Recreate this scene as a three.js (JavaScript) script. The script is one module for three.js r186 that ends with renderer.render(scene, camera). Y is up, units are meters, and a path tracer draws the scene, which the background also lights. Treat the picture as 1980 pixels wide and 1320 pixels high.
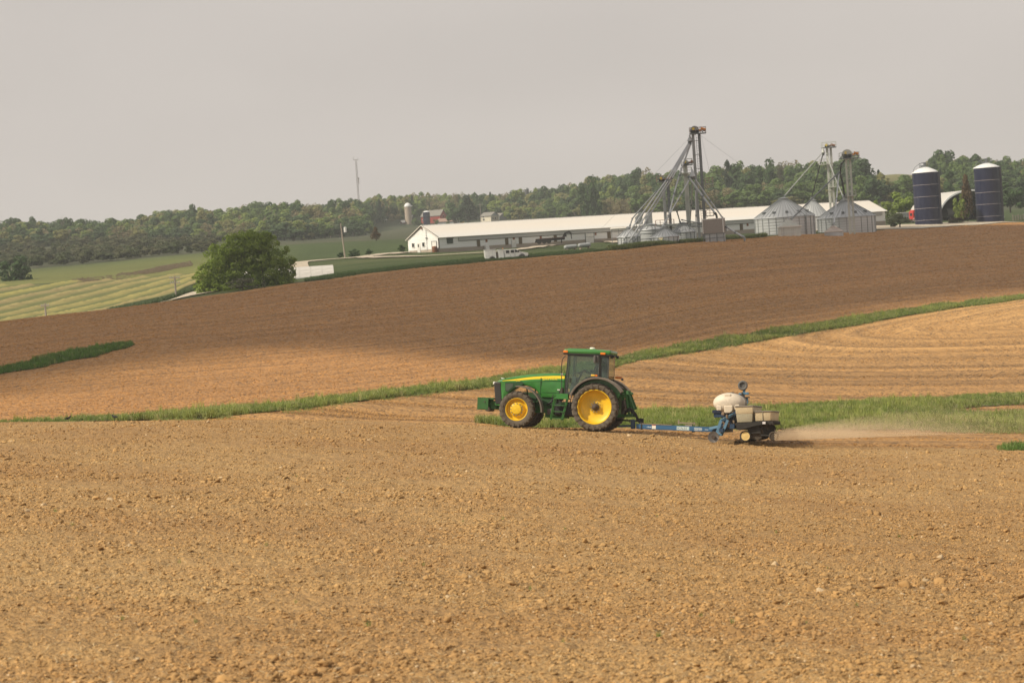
import * as THREE from 'three';
import { mergeGeometries, mergeVertices, toCreasedNormals } from 'three/addons/utils/BufferGeometryUtils.js';
import { RoundedBoxGeometry } from 'three/addons/geometries/RoundedBoxGeometry.js';
import { MarchingCubes } from 'three/addons/objects/MarchingCubes.js';
import { ImprovedNoise } from 'three/addons/math/ImprovedNoise.js';

// ------------------------------------------------------------ camera, sky, sun, exposure
const F = 5000, PW = 1980, PH = 1320;                 // focal length and frame of the photograph, in its pixels
const scene = new THREE.Scene();
const camera = new THREE.PerspectiveCamera(2 * Math.atan(PH / 2 / F) * 180 / Math.PI, PW / PH, 0.5, 12000);
camera.rotation.order = 'YXZ';
camera.position.set(0, 10, 0);
camera.rotation.set(-Math.atan(160 / F), 0, -3.8 * Math.PI / 180);
camera.focus = 108; camera.userData.fStop = 3.2;
camera.updateMatrixWorld(true);
scene.add(camera);

const renderer = new THREE.WebGLRenderer({ antialias: true });
renderer.setSize(1024, 682);
renderer.toneMapping = THREE.LinearToneMapping;
renderer.toneMappingExposure = 1.13;
renderer.shadowMap.enabled = true;

const SUN = new THREE.Vector3(-0.67, 0.66, 0.30).normalize();   // towards the sun: high, on the left, a little behind the viewer
const noise = new ImprovedNoise();
function fbm(x, y, z, oct = 4) { let s = 0, a = 0.5, f = 1; for (let i = 0; i < oct; i++) { s += a * noise.noise(x * f, y * f, z * f); a *= 0.5; f *= 2.03; } return s; }
let seed = 1234567;
function rnd() { seed = (seed + 0x6D2B79F5) | 0; let t = Math.imul(seed ^ seed >>> 15, 1 | seed); t = t + Math.imul(t ^ t >>> 7, 61 | t) ^ t; return ((t ^ t >>> 14) >>> 0) / 4294967296; }
const rr = (a, b) => a + (b - a) * rnd();

{ // hazy, thinly veiled sky: nearly even warm grey, faintly mottled, brighter round the sun
  const w = 1024, h = 512, d = new Float32Array(w * h * 4);
  for (let j = 0; j < h; j++) {
    const el = ((j + 0.5) / h - 0.5) * Math.PI, y = Math.sin(el), c = Math.cos(el);
    for (let i = 0; i < w; i++) {
      const az = ((i + 0.5) / w - 0.5) * 2 * Math.PI, x = Math.cos(az) * c, z = Math.sin(az) * c;
      const k = 4 * (j * w + i);
      const m = fbm(x * 5 + 7, y * 17, z * 5, 6);
      const sun = Math.max(0, x * SUN.x + y * SUN.y + z * SUN.z);
      const up = Math.max(0, y);
      let s = (1 + 0.13 * m) * (1 - 0.04 * Math.min(1, up * 5) + 0.02 * up) + 0.45 * Math.pow(sun, 8);
      let r = 0.560, g = 0.512, b = 0.474;
      r -= 0.012 * Math.min(1, up * 5); b += 0.004 * Math.min(1, up * 5);
      if (y < -0.01) { const t = Math.min(1, (-y - 0.01) * 8); r = r + (0.24 - r) * t; g = g + (0.17 - g) * t; b = b + (0.10 - b) * t; s = 1; }
      d[k] = r * s; d[k + 1] = g * s; d[k + 2] = b * s; d[k + 3] = 1;
    }
  }
  const t = new THREE.DataTexture(d, w, h, THREE.RGBAFormat, THREE.FloatType);
  t.mapping = THREE.EquirectangularReflectionMapping; t.magFilter = THREE.LinearFilter; t.minFilter = THREE.LinearFilter; t.needsUpdate = true;
  scene.background = t; scene.environment = t;
}
const sun = new THREE.DirectionalLight(new THREE.Color().setRGB(1, 0.89, 0.70), 4.0);
sun.position.copy(SUN).multiplyScalar(900).add(new THREE.Vector3(0, 0, -250));
sun.target.position.set(0, 0, -250); scene.add(sun.target);
sun.castShadow = true; sun.shadow.radius = 2.2; sun.shadow.mapSize.set(4096, 4096);
Object.assign(sun.shadow.camera, { left: -450, right: 450, top: 450, bottom: -450, near: 1, far: 2500 });
scene.add(sun);
scene.fog = new THREE.FogExp2(new THREE.Color().setRGB(0.90, 0.94, 0.96), 0.00019);

// ------------------------------------------------------------ helpers
const V = (x, y, z) => new THREE.Vector3(x, y, z);
const camQ = camera.getWorldQuaternion(new THREE.Quaternion()), camP = camera.position.clone(), camQi = camQ.clone().invert();
const at = (px, py, d) => V((px - PW / 2) / F * d, -(py - PH / 2) / F * d, -d).applyQuaternion(camQ).add(camP);   // a sight line of the photograph, d metres along the view
function toPx(p) { const q = p.clone().sub(camP).applyQuaternion(camQi); return [PW / 2 - q.x / q.z * F, PH / 2 + q.y / q.z * F, -q.z]; }
const C = (r, g, b) => new THREE.Color().setRGB(r, g, b);
const clamp = (x, a, b) => Math.min(b, Math.max(a, x)), lerp = (a, b, t) => a + (b - a) * t;
const sstep = (a, b, x) => { const t = clamp((x - a) / (b - a), 0, 1); return t * t * (3 - 2 * t); };
const used = {};
function numbered(n) { const k = used[n] = (used[n] ?? -1) + 1; return k ? `${n}_${String(k).padStart(3, '0')}` : n; }
function tag(o, label, category, group, kind) {
  if (label) o.userData.label = label; if (category) o.userData.category = category;
  if (group) o.userData.group = group; if (kind) o.userData.kind = kind;
  return o;
}
function thing(name, label, category, group) { const o = new THREE.Group(); o.name = numbered(name); scene.add(o); return tag(o, label, category, group); }
function mesh(name, geo, mat, parent) {
  const g = Array.isArray(geo) ? merge(geo) : geo;
  const m = new THREE.Mesh(g, mat); m.castShadow = m.receiveShadow = true;
  m.name = parent ? name : numbered(name); (parent || scene).add(m); return m;
}
function merge(list) {
  const a = list.map(g => { let q = g.index ? g.toNonIndexed() : g.clone(); for (const k of Object.keys(q.attributes)) if (!['position', 'normal', 'uv'].includes(k)) q.deleteAttribute(k); return q; });
  return a.length === 1 ? a[0] : mergeGeometries(a, false);
}
function copy(o, label, group) {
  const c = o.clone(); c.name = numbered(o.name.replace(/_\d{3}$/, '')); c.userData = { ...o.userData }; scene.add(c);
  if (label) c.userData.label = label; if (group) c.userData.group = group; return c;
}
// geometries in local coordinates
function box(w, h, d, x = 0, y = 0, z = 0, rx = 0, ry = 0, rz = 0) { const g = new THREE.BoxGeometry(w, h, d); if (rx || ry || rz) g.applyMatrix4(new THREE.Matrix4().makeRotationFromEuler(new THREE.Euler(rx, ry, rz))); return g.translate(x, y, z); }
function rbox(w, h, d, r, x = 0, y = 0, z = 0, rx = 0, ry = 0, rz = 0) { const g = new RoundedBoxGeometry(w, h, d, 2, Math.min(r, w / 2.01, h / 2.01, d / 2.01)); if (rx || ry || rz) g.applyMatrix4(new THREE.Matrix4().makeRotationFromEuler(new THREE.Euler(rx, ry, rz))); return g.translate(x, y, z); }
function rod(a, b, r0, r1 = r0, seg = 8) {   // a straight round bar from a to b
  const v = b.clone().sub(a), L = v.length(); const g = new THREE.CylinderGeometry(r1, r0, L, seg);
  g.applyQuaternion(new THREE.Quaternion().setFromUnitVectors(V(0, 1, 0), v.normalize())); const m = a.clone().add(b).multiplyScalar(0.5); return g.translate(m.x, m.y, m.z);
}
function beam(a, b, w, h) {   // a square bar from a to b
  const v = b.clone().sub(a), L = v.length(), g = new THREE.BoxGeometry(w, h, L);
  const m4 = new THREE.Matrix4().lookAt(a, b, V(0, 1, 0.001)); g.applyMatrix4(m4); const m = a.clone().add(b).multiplyScalar(0.5); return g.translate(m.x, m.y, m.z);
}
function tube(pts, r, seg = 24, rad = 6) { return new THREE.TubeGeometry(new THREE.CatmullRomCurve3(pts, false, 'centripetal'), seg, r, rad, false); }
const cyl = (r0, r1, h, seg, x = 0, y = 0, z = 0) => new THREE.CylinderGeometry(r1, r0, h, seg).translate(x, y + h / 2, z);
function lathe(pts, seg = 32) { return new THREE.LatheGeometry(pts.map(p => new THREE.Vector2(p[0], p[1])), seg); }
function extrude(pts, depth, bevel = 0) {
  const s = new THREE.Shape(pts.map(p => new THREE.Vector2(p[0], p[1])));
  return new THREE.ExtrudeGeometry(s, { depth, bevelEnabled: bevel > 0, bevelSize: bevel, bevelThickness: bevel, bevelOffset: -bevel, bevelSegments: 2, curveSegments: 8, steps: 1 });
}
// textures: tile of noise values, sized in metres by repeat
function dataTex(n, fn, srgb = false) {
  const d = new Uint8Array(n * n * 4);
  for (let j = 0; j < n; j++) for (let i = 0; i < n; i++) { const c = fn(i / n, j / n), k = 4 * (j * n + i); d[k] = clamp(c[0], 0, 1) * 255; d[k + 1] = clamp(c[1], 0, 1) * 255; d[k + 2] = clamp(c[2], 0, 1) * 255; d[k + 3] = 255; }
  const t = new THREE.DataTexture(d, n, n); t.wrapS = t.wrapT = THREE.RepeatWrapping; t.magFilter = THREE.LinearFilter; t.minFilter = THREE.LinearMipmapLinearFilter; t.generateMipmaps = true;
  if (srgb) t.colorSpace = THREE.SRGBColorSpace; t.needsUpdate = true; return t;
}
const TAU = Math.PI * 2;
// a noise that tiles: points of a torus
function tnoise(u, v, f, s = 0) { const R = f / TAU; return noise.noise(R * Math.cos(TAU * u) + 11.3 + s, R * Math.sin(TAU * u) + R * Math.cos(TAU * v) * 1.0 + 3.7 - s, R * Math.sin(TAU * v) + 5.1 + s * 2); }
function tfbm(u, v, f, o, s = 0) { let r = 0, a = 0.5; for (let i = 0; i < o; i++) { r += a * tnoise(u, v, f, s + i * 17); a *= 0.55; f *= 2; } return r; }
const mat = (c, rough = 0.8, o = {}) => new THREE.MeshStandardMaterial({ color: c, roughness: rough, ...o });

// ------------------------------------------------------------ the land: heights along every bearing
// Each line is a contour one can follow across the photograph (edge of a field, crest, foot of a wood): [x, y, metres away].
const LINES = {
  near: [[0, 1320, 26], [990, 1320, 26], [1980, 1320, 26]],
  mid: [[0, 930, 62], [990, 968, 62], [1980, 1036, 60]],
  crest: [[-200, 824, 112], [0, 816, 112], [300, 813, 111], [640, 812, 110], [900, 822, 107], [1000, 828, 105.6], [1150, 834, 105.2], [1250, 839, 105], [1400, 852, 104.5], [1550, 860, 104], [1700, 864, 103], [1980, 870, 101], [2200, 876, 100]],
  wetNear: [[-200, 842, 122], [0, 832, 121], [500, 826, 119], [900, 827, 116], [1000, 828, 115], [1240, 826, 115], [1400, 828, 116], [1600, 830, 118], [1800, 833, 120], [1980, 836, 122], [2200, 842, 124]],
  wetFar: [[-200, 836, 124], [0, 826, 124], [500, 820, 124], [900, 815, 128], [1000, 814, 130], [1100, 810, 134], [1240, 802, 140], [1300, 797, 143], [1500, 786, 150], [1600, 782, 154], [1800, 771, 160], [1980, 763, 165], [2200, 754, 170]],
  stripNear: [[-200, 833, 126], [0, 823, 126.5], [200, 815, 127], [433, 807, 128], [650, 782, 137], [900, 755, 157], [1171, 713, 187], [1240, 698, 194], [1427, 668, 215], [1614, 636, 235], [1800, 603, 255], [1980, 579, 275], [2200, 552, 300]],
  stripFar: [[-200, 830, 130], [0, 819, 131], [150, 811, 132], [267, 805, 134], [433, 793, 138], [650, 775, 148], [900, 741, 168], [1080, 714, 187], [1171, 701, 198], [1240, 684, 206], [1427, 649, 227], [1614, 622, 248], [1800, 592, 270], [1980, 573, 290], [2200, 548, 316]],
  slope: [[-200, 750, 185], [0, 718, 192], [260, 668, 215], [650, 638, 235], [1000, 601, 270], [1400, 546, 325], [1980, 502, 385], [2200, 490, 400]],
  brow: [[-200, 643, 290], [0, 621, 300], [200, 599, 313], [400, 574, 328], [600, 546, 345], [800, 521, 362], [940, 507, 375], [1100, 493, 396], [1200, 484, 412], [1300, 473, 430], [1400, 465, 445], [1500, 457, 460], [1600, 452, 474], [1700, 447, 495], [1800, 439, 510], [1900, 434, 520], [1980, 431, 525], [2200, 424, 535]],
  yard: [[-200, 640, 345], [0, 628, 350], [200, 606, 352], [328, 584, 352], [378, 561, 372], [450, 551, 380], [560, 539, 388], [680, 512, 410], [800, 498, 430], [1000, 483, 450], [1180, 472, 470], [1440, 455, 500], [1672, 441, 520], [1800, 436, 530], [1980, 429, 540], [2200, 420, 550]],
  foot: [[-200, 560, 500], [0, 553, 510], [200, 541, 515], [375, 528, 515], [560, 503, 500], [700, 495, 490], [800, 486, 492], [850, 486, 495], [1180, 467, 512], [1440, 450, 535], [1672, 434, 556], [1800, 431, 565], [1980, 424, 570], [2200, 415, 575]],
  rise: [[-200, 537, 690], [0, 527, 690], [100, 516, 690], [200, 508, 690], [320, 495, 690], [420, 488, 680], [560, 472, 660], [790, 462, 650], [1000, 455, 660], [1400, 436, 690], [1700, 415, 720], [1980, 405, 740], [2200, 398, 760]],
  wood: [[-200, 492, 950], [0, 482, 960], [150, 472, 980], [300, 469, 980], [420, 464, 960], [560, 466, 900], [700, 456, 1000], [800, 437, 1230], [950, 429, 1230], [1100, 424, 1100], [1200, 417, 1000], [1400, 405, 900], [1700, 390, 860], [1980, 384, 860], [2200, 376, 860]],
  top: [[-200, 482, 1300], [0, 474, 1300], [150, 474, 1320], [240, 471, 1320], [340, 449, 1320], [420, 446, 1320], [560, 440, 1350], [700, 433, 1400], [800, 418, 1480], [950, 418, 1480], [1085, 404, 1400], [1200, 390, 1320], [1300, 388, 1250], [1420, 381, 1180], [1520, 382, 1150], [1600, 376, 1120], [1690, 341, 1120], [1765, 336, 1120], [1830, 360, 1150], [1980, 366, 1180], [2200, 366, 1180]],
};
const PHI = 0.28, NPHI = 281;
const bearing = (x, z) => Math.atan2(x, -z);
const lineR = {}, lineY = {};
for (const [k, pts] of Object.entries(LINES)) {
  const w = pts.map(([px, py, d]) => { const p = at(px, py, d); return [bearing(p.x, p.z), Math.hypot(p.x, p.z), p.y]; }).sort((a, b) => a[0] - b[0]);
  const R = new Float64Array(NPHI), Y = new Float64Array(NPHI);
  for (let i = 0; i < NPHI; i++) {
    const f = (i / (NPHI - 1) * 2 - 1) * PHI; let j = 0; while (j < w.length - 2 && w[j + 1][0] < f) j++;
    const t = clamp((f - w[j][0]) / (w[j + 1][0] - w[j][0]), 0, 1); R[i] = lerp(w[j][1], w[j + 1][1], t); Y[i] = lerp(w[j][2], w[j + 1][2], t);
  }
  const blur = a => { const o = a.slice(); for (let i = 0; i < NPHI; i++) { let s = 0, n = 0; for (let q = -3; q <= 3; q++) { const e = i + q; if (e >= 0 && e < NPHI) { s += a[e]; n++; } } o[i] = s / n; } return o; };
  lineR[k] = blur(R); lineY[k] = blur(Y);
}
const lerpAt = (a, f) => { const t = clamp((f / PHI + 1) / 2, 0, 1) * (NPHI - 1), i = Math.min(NPHI - 2, Math.floor(t)); return lerp(a[i], a[i + 1], t - i); };
const lineDist = (k, f) => lerpAt(lineR[k], f);
const KEYS = Object.keys(LINES);
const prof = [];   // per bearing: knots and slopes of a monotone cubic
for (let i = 0; i < NPHI; i++) {
  const r = [0, 6], y = [camP.y - 1.9, camP.y - 2.2];
  for (const k of KEYS) { r.push(Math.max(lineR[k][i], r[r.length - 1] + 2)); y.push(lineY[k][i]); }
  r.push(r[r.length - 1] + 350, 5200); y.push(y[y.length - 1] - 14, y[y.length - 1] - 22);
  const n = r.length, d = [], m = new Array(n).fill(0);
  for (let j = 0; j < n - 1; j++) d.push((y[j + 1] - y[j]) / (r[j + 1] - r[j]));
  m[0] = d[0]; m[n - 1] = d[n - 2];
  for (let j = 1; j < n - 1; j++) { if (d[j - 1] * d[j] <= 0) m[j] = 0; else { const h0 = r[j] - r[j - 1], h1 = r[j + 1] - r[j], w1 = 2 * h1 + h0, w2 = h1 + 2 * h0; m[j] = (w1 + w2) / (w1 / d[j - 1] + w2 / d[j]); } }
  prof.push({ r, y, m });
}
function profAt(i, r) {
  const p = prof[i], n = p.r.length; let j = 0; while (j < n - 2 && p.r[j + 1] < r) j++;
  const h = p.r[j + 1] - p.r[j], t = clamp((r - p.r[j]) / h, 0, 1), t2 = t * t, t3 = t2 * t;
  return p.y[j] * (2 * t3 - 3 * t2 + 1) + p.m[j] * h * (t3 - 2 * t2 + t) + p.y[j + 1] * (-2 * t3 + 3 * t2) + p.m[j + 1] * h * (t3 - t2);
}
function heightPolar(f, r) {
  const t = clamp((f / PHI + 1) / 2, 0, 1) * (NPHI - 1), i = Math.min(NPHI - 2, Math.floor(t));
  let y = lerp(profAt(i, r), profAt(i + 1, r), t - i);
  if (Math.abs(f) > PHI) { const o = (profAt(0, r) + profAt(NPHI - 1, r)) / 2; y = lerp(y, o, sstep(PHI, Math.PI, Math.abs(f))); }
  return y;
}
function H(x, z) { const r = Math.hypot(x, z), y = heightPolar(bearing(x, z), r); return y + undulate(x, z, r); }
function undulate(x, z, r) { const far = sstep(130, 500, r); return noise.noise(x * 0.09, 1.7, z * 0.09) * lerp(0.05, 0.18, far) * sstep(10, 40, r); }
// where the sight line through a point of the photograph meets the land, beyond dMin metres
function hit(px, py, dMin = 15, dMax = 1600) {
  let lo = dMin; const st = 1.004;
  for (let d = dMin * st; d < dMax; d *= st) { const p = at(px, py, d); if (p.y <= H(p.x, p.z)) { let a = lo, b = d; for (let k = 0; k < 24; k++) { const m = (a + b) / 2, q = at(px, py, m); if (q.y <= H(q.x, q.z)) b = m; else a = m; } return at(px, py, b); } lo = d; }
  return null;
}
// a point at px, d metres away, standing on the land
function stand(px, py, d) { const p = at(px, py, d); p.y = H(p.x, p.z); return p; }

// ------------------------------------------------------------ ground sheets
// a sheet between two distances along every bearing; keep(f, r, x, z) leaves cells out; paint(x, z, f, r) gives its colour
function sheet(name, rIn, rOut, nf, nr, o = {}) {
  const { f0 = -PHI, f1 = PHI, lift = 0, keep, paint, relief, uv, logr = true } = o;
  const pos = new Float32Array((nf + 1) * (nr + 1) * 3), col = new Float32Array((nf + 1) * (nr + 1) * 3), uvs = new Float32Array((nf + 1) * (nr + 1) * 2), ok = new Uint8Array((nf + 1) * (nr + 1));
  for (let i = 0; i <= nf; i++) {
    const f = lerp(f0, f1, i / nf), a = rIn(f), b = rOut(f), s = Math.sin(f), c = Math.cos(f);
    for (let j = 0; j <= nr; j++) {
      const t = j / nr, r = logr ? a * Math.pow(b / a, t) : lerp(a, b, t), x = r * s, z = -r * c, k = i * (nr + 1) + j;
      pos[k * 3] = x; pos[k * 3 + 1] = heightPolar(f, r) + undulate(x, z, r) + lift + (relief ? relief(x, z, r, f) : 0); pos[k * 3 + 2] = z;
      const q = paint(x, z, f, r); col[k * 3] = q[0]; col[k * 3 + 1] = q[1]; col[k * 3 + 2] = q[2];
      const w = uv ? uv(x, z, f, r) : [x, z]; uvs[k * 2] = w[0]; uvs[k * 2 + 1] = w[1];
      ok[k] = keep ? (keep(f, r, x, z) ? 1 : 0) : 1;
    }
  }
  const idx = [];
  for (let i = 0; i < nf; i++) for (let j = 0; j < nr; j++) {
    const k = i * (nr + 1) + j, l = k + nr + 1;
    if (!(ok[k] && ok[k + 1] && ok[l] && ok[l + 1])) continue;
    idx.push(k, l, k + 1, l, l + 1, k + 1);
  }
  const g = new THREE.BufferGeometry();
  g.setAttribute('position', new THREE.BufferAttribute(pos, 3)); g.setAttribute('color', new THREE.BufferAttribute(col, 3)); g.setAttribute('uv', new THREE.BufferAttribute(uvs, 2));
  g.setIndex(idx); g.computeVertexNormals();
  return mesh(name, g, o.mat);
}
// grain of bare soil: crumbs, pits and pale bits; one tile, used at several sizes
const soilGrain = dataTex(1024, (u, v) => {
  const a = tfbm(u, v, 26, 4), b = tnoise(u, v, 190, 3), c = tnoise(u, v, 80, 9);
  let s = 0.80 + 0.42 * a + 0.30 * b + 0.24 * c; if (c < -0.28) s -= 0.24; if (b > 0.40) s += 0.18;
  return [s, s * 0.99, s * 0.97];
});
const soilBump = dataTex(1024, (u, v) => { const s = 0.5 + 0.5 * tfbm(u, v, 40, 5, 4) + 0.18 * tnoise(u, v, 150, 8); return [s, s, s]; });
const rep = (t, x, y = x) => { const c = t.clone(); c.repeat.set(x, y); c.needsUpdate = true; return c; };
const soilNear = mat(0xffffff, 0.97, { vertexColors: true, map: rep(soilGrain, 1 / 3.1), bumpMap: rep(soilBump, 1 / 2.3), bumpScale: 0.05 });
const soilFar = mat(0xffffff, 0.97, { vertexColors: true, map: rep(soilGrain, 1 / 17, 1 / 43), bumpMap: rep(soilBump, 1 / 11, 1 / 26), bumpScale: 0.14 });

const SOIL = [0.408, 0.243, 0.094], SOILRED = [0.362, 0.202, 0.076], SOILPALE = [0.470, 0.302, 0.130];
const mix3 = (a, b, t) => [lerp(a[0], b[0], t), lerp(a[1], b[1], t), lerp(a[2], b[2], t)];
const scale3 = (a, s) => [a[0] * s, a[1] * s, a[2] * s];

// near field: rough, cloddy, slightly ridged across the view
function nearRelief(x, z, r, f = bearing(x, z)) {
  const rim = lineDist('crest', f), fade = 1 - sstep(rim - 2.2, rim + 0.5, r);
  const n1 = noise.noise(x * 1.3, 0, z * 1.3), n2 = noise.noise(x * 4.1 + 9, 3, z * 4.1), n3 = noise.noise(x * 10.5, 8, z * 10.5), n4 = noise.noise(x * 0.35 + 2, 5, z * 0.9);
  const rows = noise.noise(x * 0.22 + 4, 2, z * 2.1 + x * 0.25), n5 = r < 60 ? noise.noise(x * 21, 4, z * 21) : 0; return fade * (0.048 * n1 + 0.070 * n2 * (0.6 + n1) + 0.032 * rows + 0.034 * n3 + 0.016 * n5 + 0.03 * n4 - 0.035);
}
function nearPaint(x, z, f, r) {
  let c = mix3(SOIL, SOILPALE, clamp(0.35 + 1.9 * fbm(x * 0.05, 4, z * 0.05, 3) + 0.5 * noise.noise(x * 0.9, 2, z * 0.9), 0, 1));
  const d = fbm(x * 0.16 + 31, 2, z * 0.11, 3); c = mix3(c, SOILRED, clamp(0.15 + d * 1.5, 0, 0.55));
  return scale3(c, 1.10 + 0.16 * noise.noise(x * 3.2, 7, z * 3.2) + 0.10 * noise.noise(x * 0.3, 1, z * 1.9));
}

const last = () => scene.children[scene.children.length - 1];
const EDGE = 0.235;
sheet('foreground_field', f => 21, f => lineDist('crest', f) + 0.6, 640, 480, { mat: soilNear, relief: nearRelief, paint: nearPaint, f0: -EDGE, f1: EDGE });
tag(last(), 'rough tilled brown soil of the near field, full of clods', 'field', null, 'structure');

// middle field: finely worked, its passes turning in nested hairpins round the head of the slope
const hairA = hit(1900, 626, 200), hairB = hit(1300, 727, 130), hairDir = hairB.clone().sub(hairA).setY(0).normalize();
function passDist(x, z) { const dx = x - hairA.x, dz = z - hairA.z, al = dx * hairDir.x + dz * hairDir.z, pe = dx * -hairDir.z + dz * hairDir.x; return al > 0 ? Math.hypot(al / 1.9, pe) : Math.abs(pe); }
function midPaint(x, z, f, r) {
  const v = passDist(x, z) + 0.30 * noise.noise(x * 0.05, 3, z * 0.05);
  let s = 1 + 0.34 * noise.noise(v * 1.1, 1, 0.5) + 0.30 * noise.noise(v * 0.42, 9, 2) + 0.24 * noise.noise(v * 2.4, 4, x * 0.01);
  const g = v / 4.6 - Math.floor(v / 4.6); s -= 0.20 * (sstep(0.0, 0.06, g) - sstep(0.1, 0.16, g));
  s += 0.10 * fbm(x * 0.04, 3, z * 0.04, 3);
  const rise = sstep(160, 250, r) * sstep(0.02, 0.12, f);
  let c = mix3(SOILRED, mix3(SOIL, SOILPALE, 0.25), clamp(0.45 + rise * 0.5 + 0.5 * fbm(x * 0.02 + 5, 1, z * 0.02, 2), 0, 1));
  const k = s * (1.05 + 0.28 * rise); return [c[0] * k, c[1] * k * 0.94, c[2] * k * 0.84];
}
function passRelief(x, z, r, f) { const under = -0.07 * (1 - sstep(lineDist('crest', f) + 0.8, lineDist('crest', f) + 3.5, r)); const v = passDist(x, z); return under + 0.02 * Math.sin(v * TAU / 4.6) + 0.03 * noise.noise(v * 1.1, 1, 0.5); }
sheet('middle_field', f => lineDist('crest', f) - 3, f => lineDist('stripNear', f) + 4, 420, 330, { mat: soilFar, paint: midPaint, relief: passRelief, f0: -EDGE, f1: EDGE });
tag(last(), 'smooth worked brown soil between the two green strips, with hairpin passes', 'field', null, 'structure');

// upper field: passes follow the long slope up to the brow
const upT = (f, r) => (r - lineDist('stripFar', f)) / (lineDist('brow', f) - lineDist('stripFar', f));
function upPaint(x, z, f, r) {
  const v = upT(f, r) * 190 + 2.5 * noise.noise(x * 0.02, 8, z * 0.02), a = f * 60;
  let s = 1 + 0.20 * noise.noise(v * 0.8, 2, a * 0.10) + 0.20 * noise.noise(v * 0.27, 6, a * 0.08) + 0.22 * noise.noise(v * 2.1, 5, a * 0.06);
  const g = v / 9.2 - Math.floor(v / 9.2); s -= 0.22 * (sstep(0, 0.05, g) - sstep(0.07, 0.13, g)) * (0.6 + noise.noise(Math.floor(v / 9.2) * 3.7, a * 0.2, 0));
  s += 0.12 * fbm(x * 0.018, 3, z * 0.018, 3);
  const c = mix3(SOILRED, SOIL, clamp(0.35 + 0.9 * fbm(x * 0.012 + 3, 1, z * 0.012, 2), 0, 1));
  return [c[0] * s * 1.20, c[1] * s * 1.08, c[2] * s * 1.00];
}
sheet('upper_field', f => lineDist('stripNear', f) + 3, f => lineDist('brow', f) + 6, 420, 360, { mat: soilFar, paint: upPaint, f0: -EDGE, f1: EDGE });
tag(last(), 'long bare brown slope rising behind the green strip to the farm', 'field', null, 'structure');

// everything green beyond the brow, up over the wooded ridge
const grassGrain = dataTex(512, (u, v) => { const s = 0.82 + 0.35 * tfbm(u, v, 30, 4) + 0.15 * tnoise(u, v, 120, 5); return [s, s, s * 0.95]; });
const grassMat = mat(0xffffff, 0.95, { vertexColors: true, map: rep(grassGrain, 1 / 23, 1 / 13), bumpMap: rep(soilBump, 1 / 11, 1 / 7), bumpScale: 0.25 });
const MOWN = [0.046, 0.080, 0.006], CROP = [0.052, 0.088, 0.014], CROPLIT = [0.225, 0.235, 0.052], SCRUB = [0.058, 0.075, 0.032], WOODFLOOR = [0.045, 0.062, 0.024], DRY = [0.24, 0.19, 0.105];
function landPaint(x, z, f, r) {
  const n = fbm(x * 0.03, 2, z * 0.03, 3), n2 = fbm(x * 0.008 + 9, 4, z * 0.008, 3);
  const foot = lineDist('foot', f), rise = lineDist('rise', f), wood = lineDist('wood', f), top = lineDist('top', f);
  const left = 1 - sstep(-0.115, -0.075, f);
  let c = mix3(MOWN, mix3(MOWN, DRY, 0.22), clamp(0.3 + n * 1.6, 0, 1));
  c = mix3(c, mix3(CROP, CROPLIT, left * clamp(1.0 - (r - foot) / (rise - foot) * 0.75, 0, 1)), sstep(foot - 6, foot + 6, r));
  c = mix3(c, mix3(SCRUB, [0.085, 0.090, 0.045], clamp(0.5 + n * 2, 0, 1)), sstep(rise - 6, rise + 10, r));
  c = mix3(c, WOODFLOOR, sstep(wood - 25, wood + 15, r));
  c = mix3(c, [0.22, 0.21, 0.085], sstep(0.136, 0.142, f) * (1 - sstep(0.163, 0.168, f)) * sstep(top - 140, top - 100, r));
  return scale3(c, 1 + 0.35 * n + 0.2 * n2);
}
sheet('pasture', f => lineDist('brow', f) + 5, f => 2600, 260, 330, { mat: grassMat, paint: landPaint, f0: -EDGE, f1: EDGE });
tag(last(), 'green grassland and hills beyond the ploughed slope', 'pasture', null, 'structure');

// the rest of the land, out of the picture on every side, to the horizon
{
  const g = new THREE.BufferGeometry(), pos = [], col = [], uv = [], idx = [], nf = 150, nr = 90;
  const add = (fa, fb, ra, rb, nf, nr) => {
    const b0 = pos.length / 3;
    for (let i = 0; i <= nf; i++) for (let j = 0; j <= nr; j++) {
      const f = lerp(fa, fb, i / nf), r = ra * Math.pow(rb / ra, j / nr), x = r * Math.sin(f), z = -r * Math.cos(f), q = f > Math.PI ? f - TAU : f;
      pos.push(x, heightPolar(q, r) + undulate(x, z, r), z); uv.push(x, z);
      const e = clamp(q, -EDGE, EDGE), c = r < lineDist('brow', e) ? mix3(SOIL, SOILRED, clamp(0.5 + fbm(x * 0.01, 1, z * 0.01), 0, 1)) : landPaint(x, z, e, r); col.push(...c);
    }
    for (let i = 0; i < nf; i++) for (let j = 0; j < nr; j++) { const k = b0 + i * (nr + 1) + j, l = k + nr + 1; idx.push(k, l, k + 1, l, l + 1, k + 1); }
  };
  add(EDGE, TAU - EDGE, 1.0, 5000, nf, nr); add(-EDGE, EDGE, 1.0, 21.0, 60, 24); add(-EDGE, EDGE, 2600, 5000, 30, 6);
  g.setAttribute('position', new THREE.Float32BufferAttribute(pos, 3)); g.setAttribute('color', new THREE.Float32BufferAttribute(col, 3)); g.setAttribute('uv', new THREE.Float32BufferAttribute(uv, 2)); g.setIndex(idx); g.computeVertexNormals();
  tag(mesh('ground', g, soilFar), 'open farmland round about', 'ground', null, 'structure');
}

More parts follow.
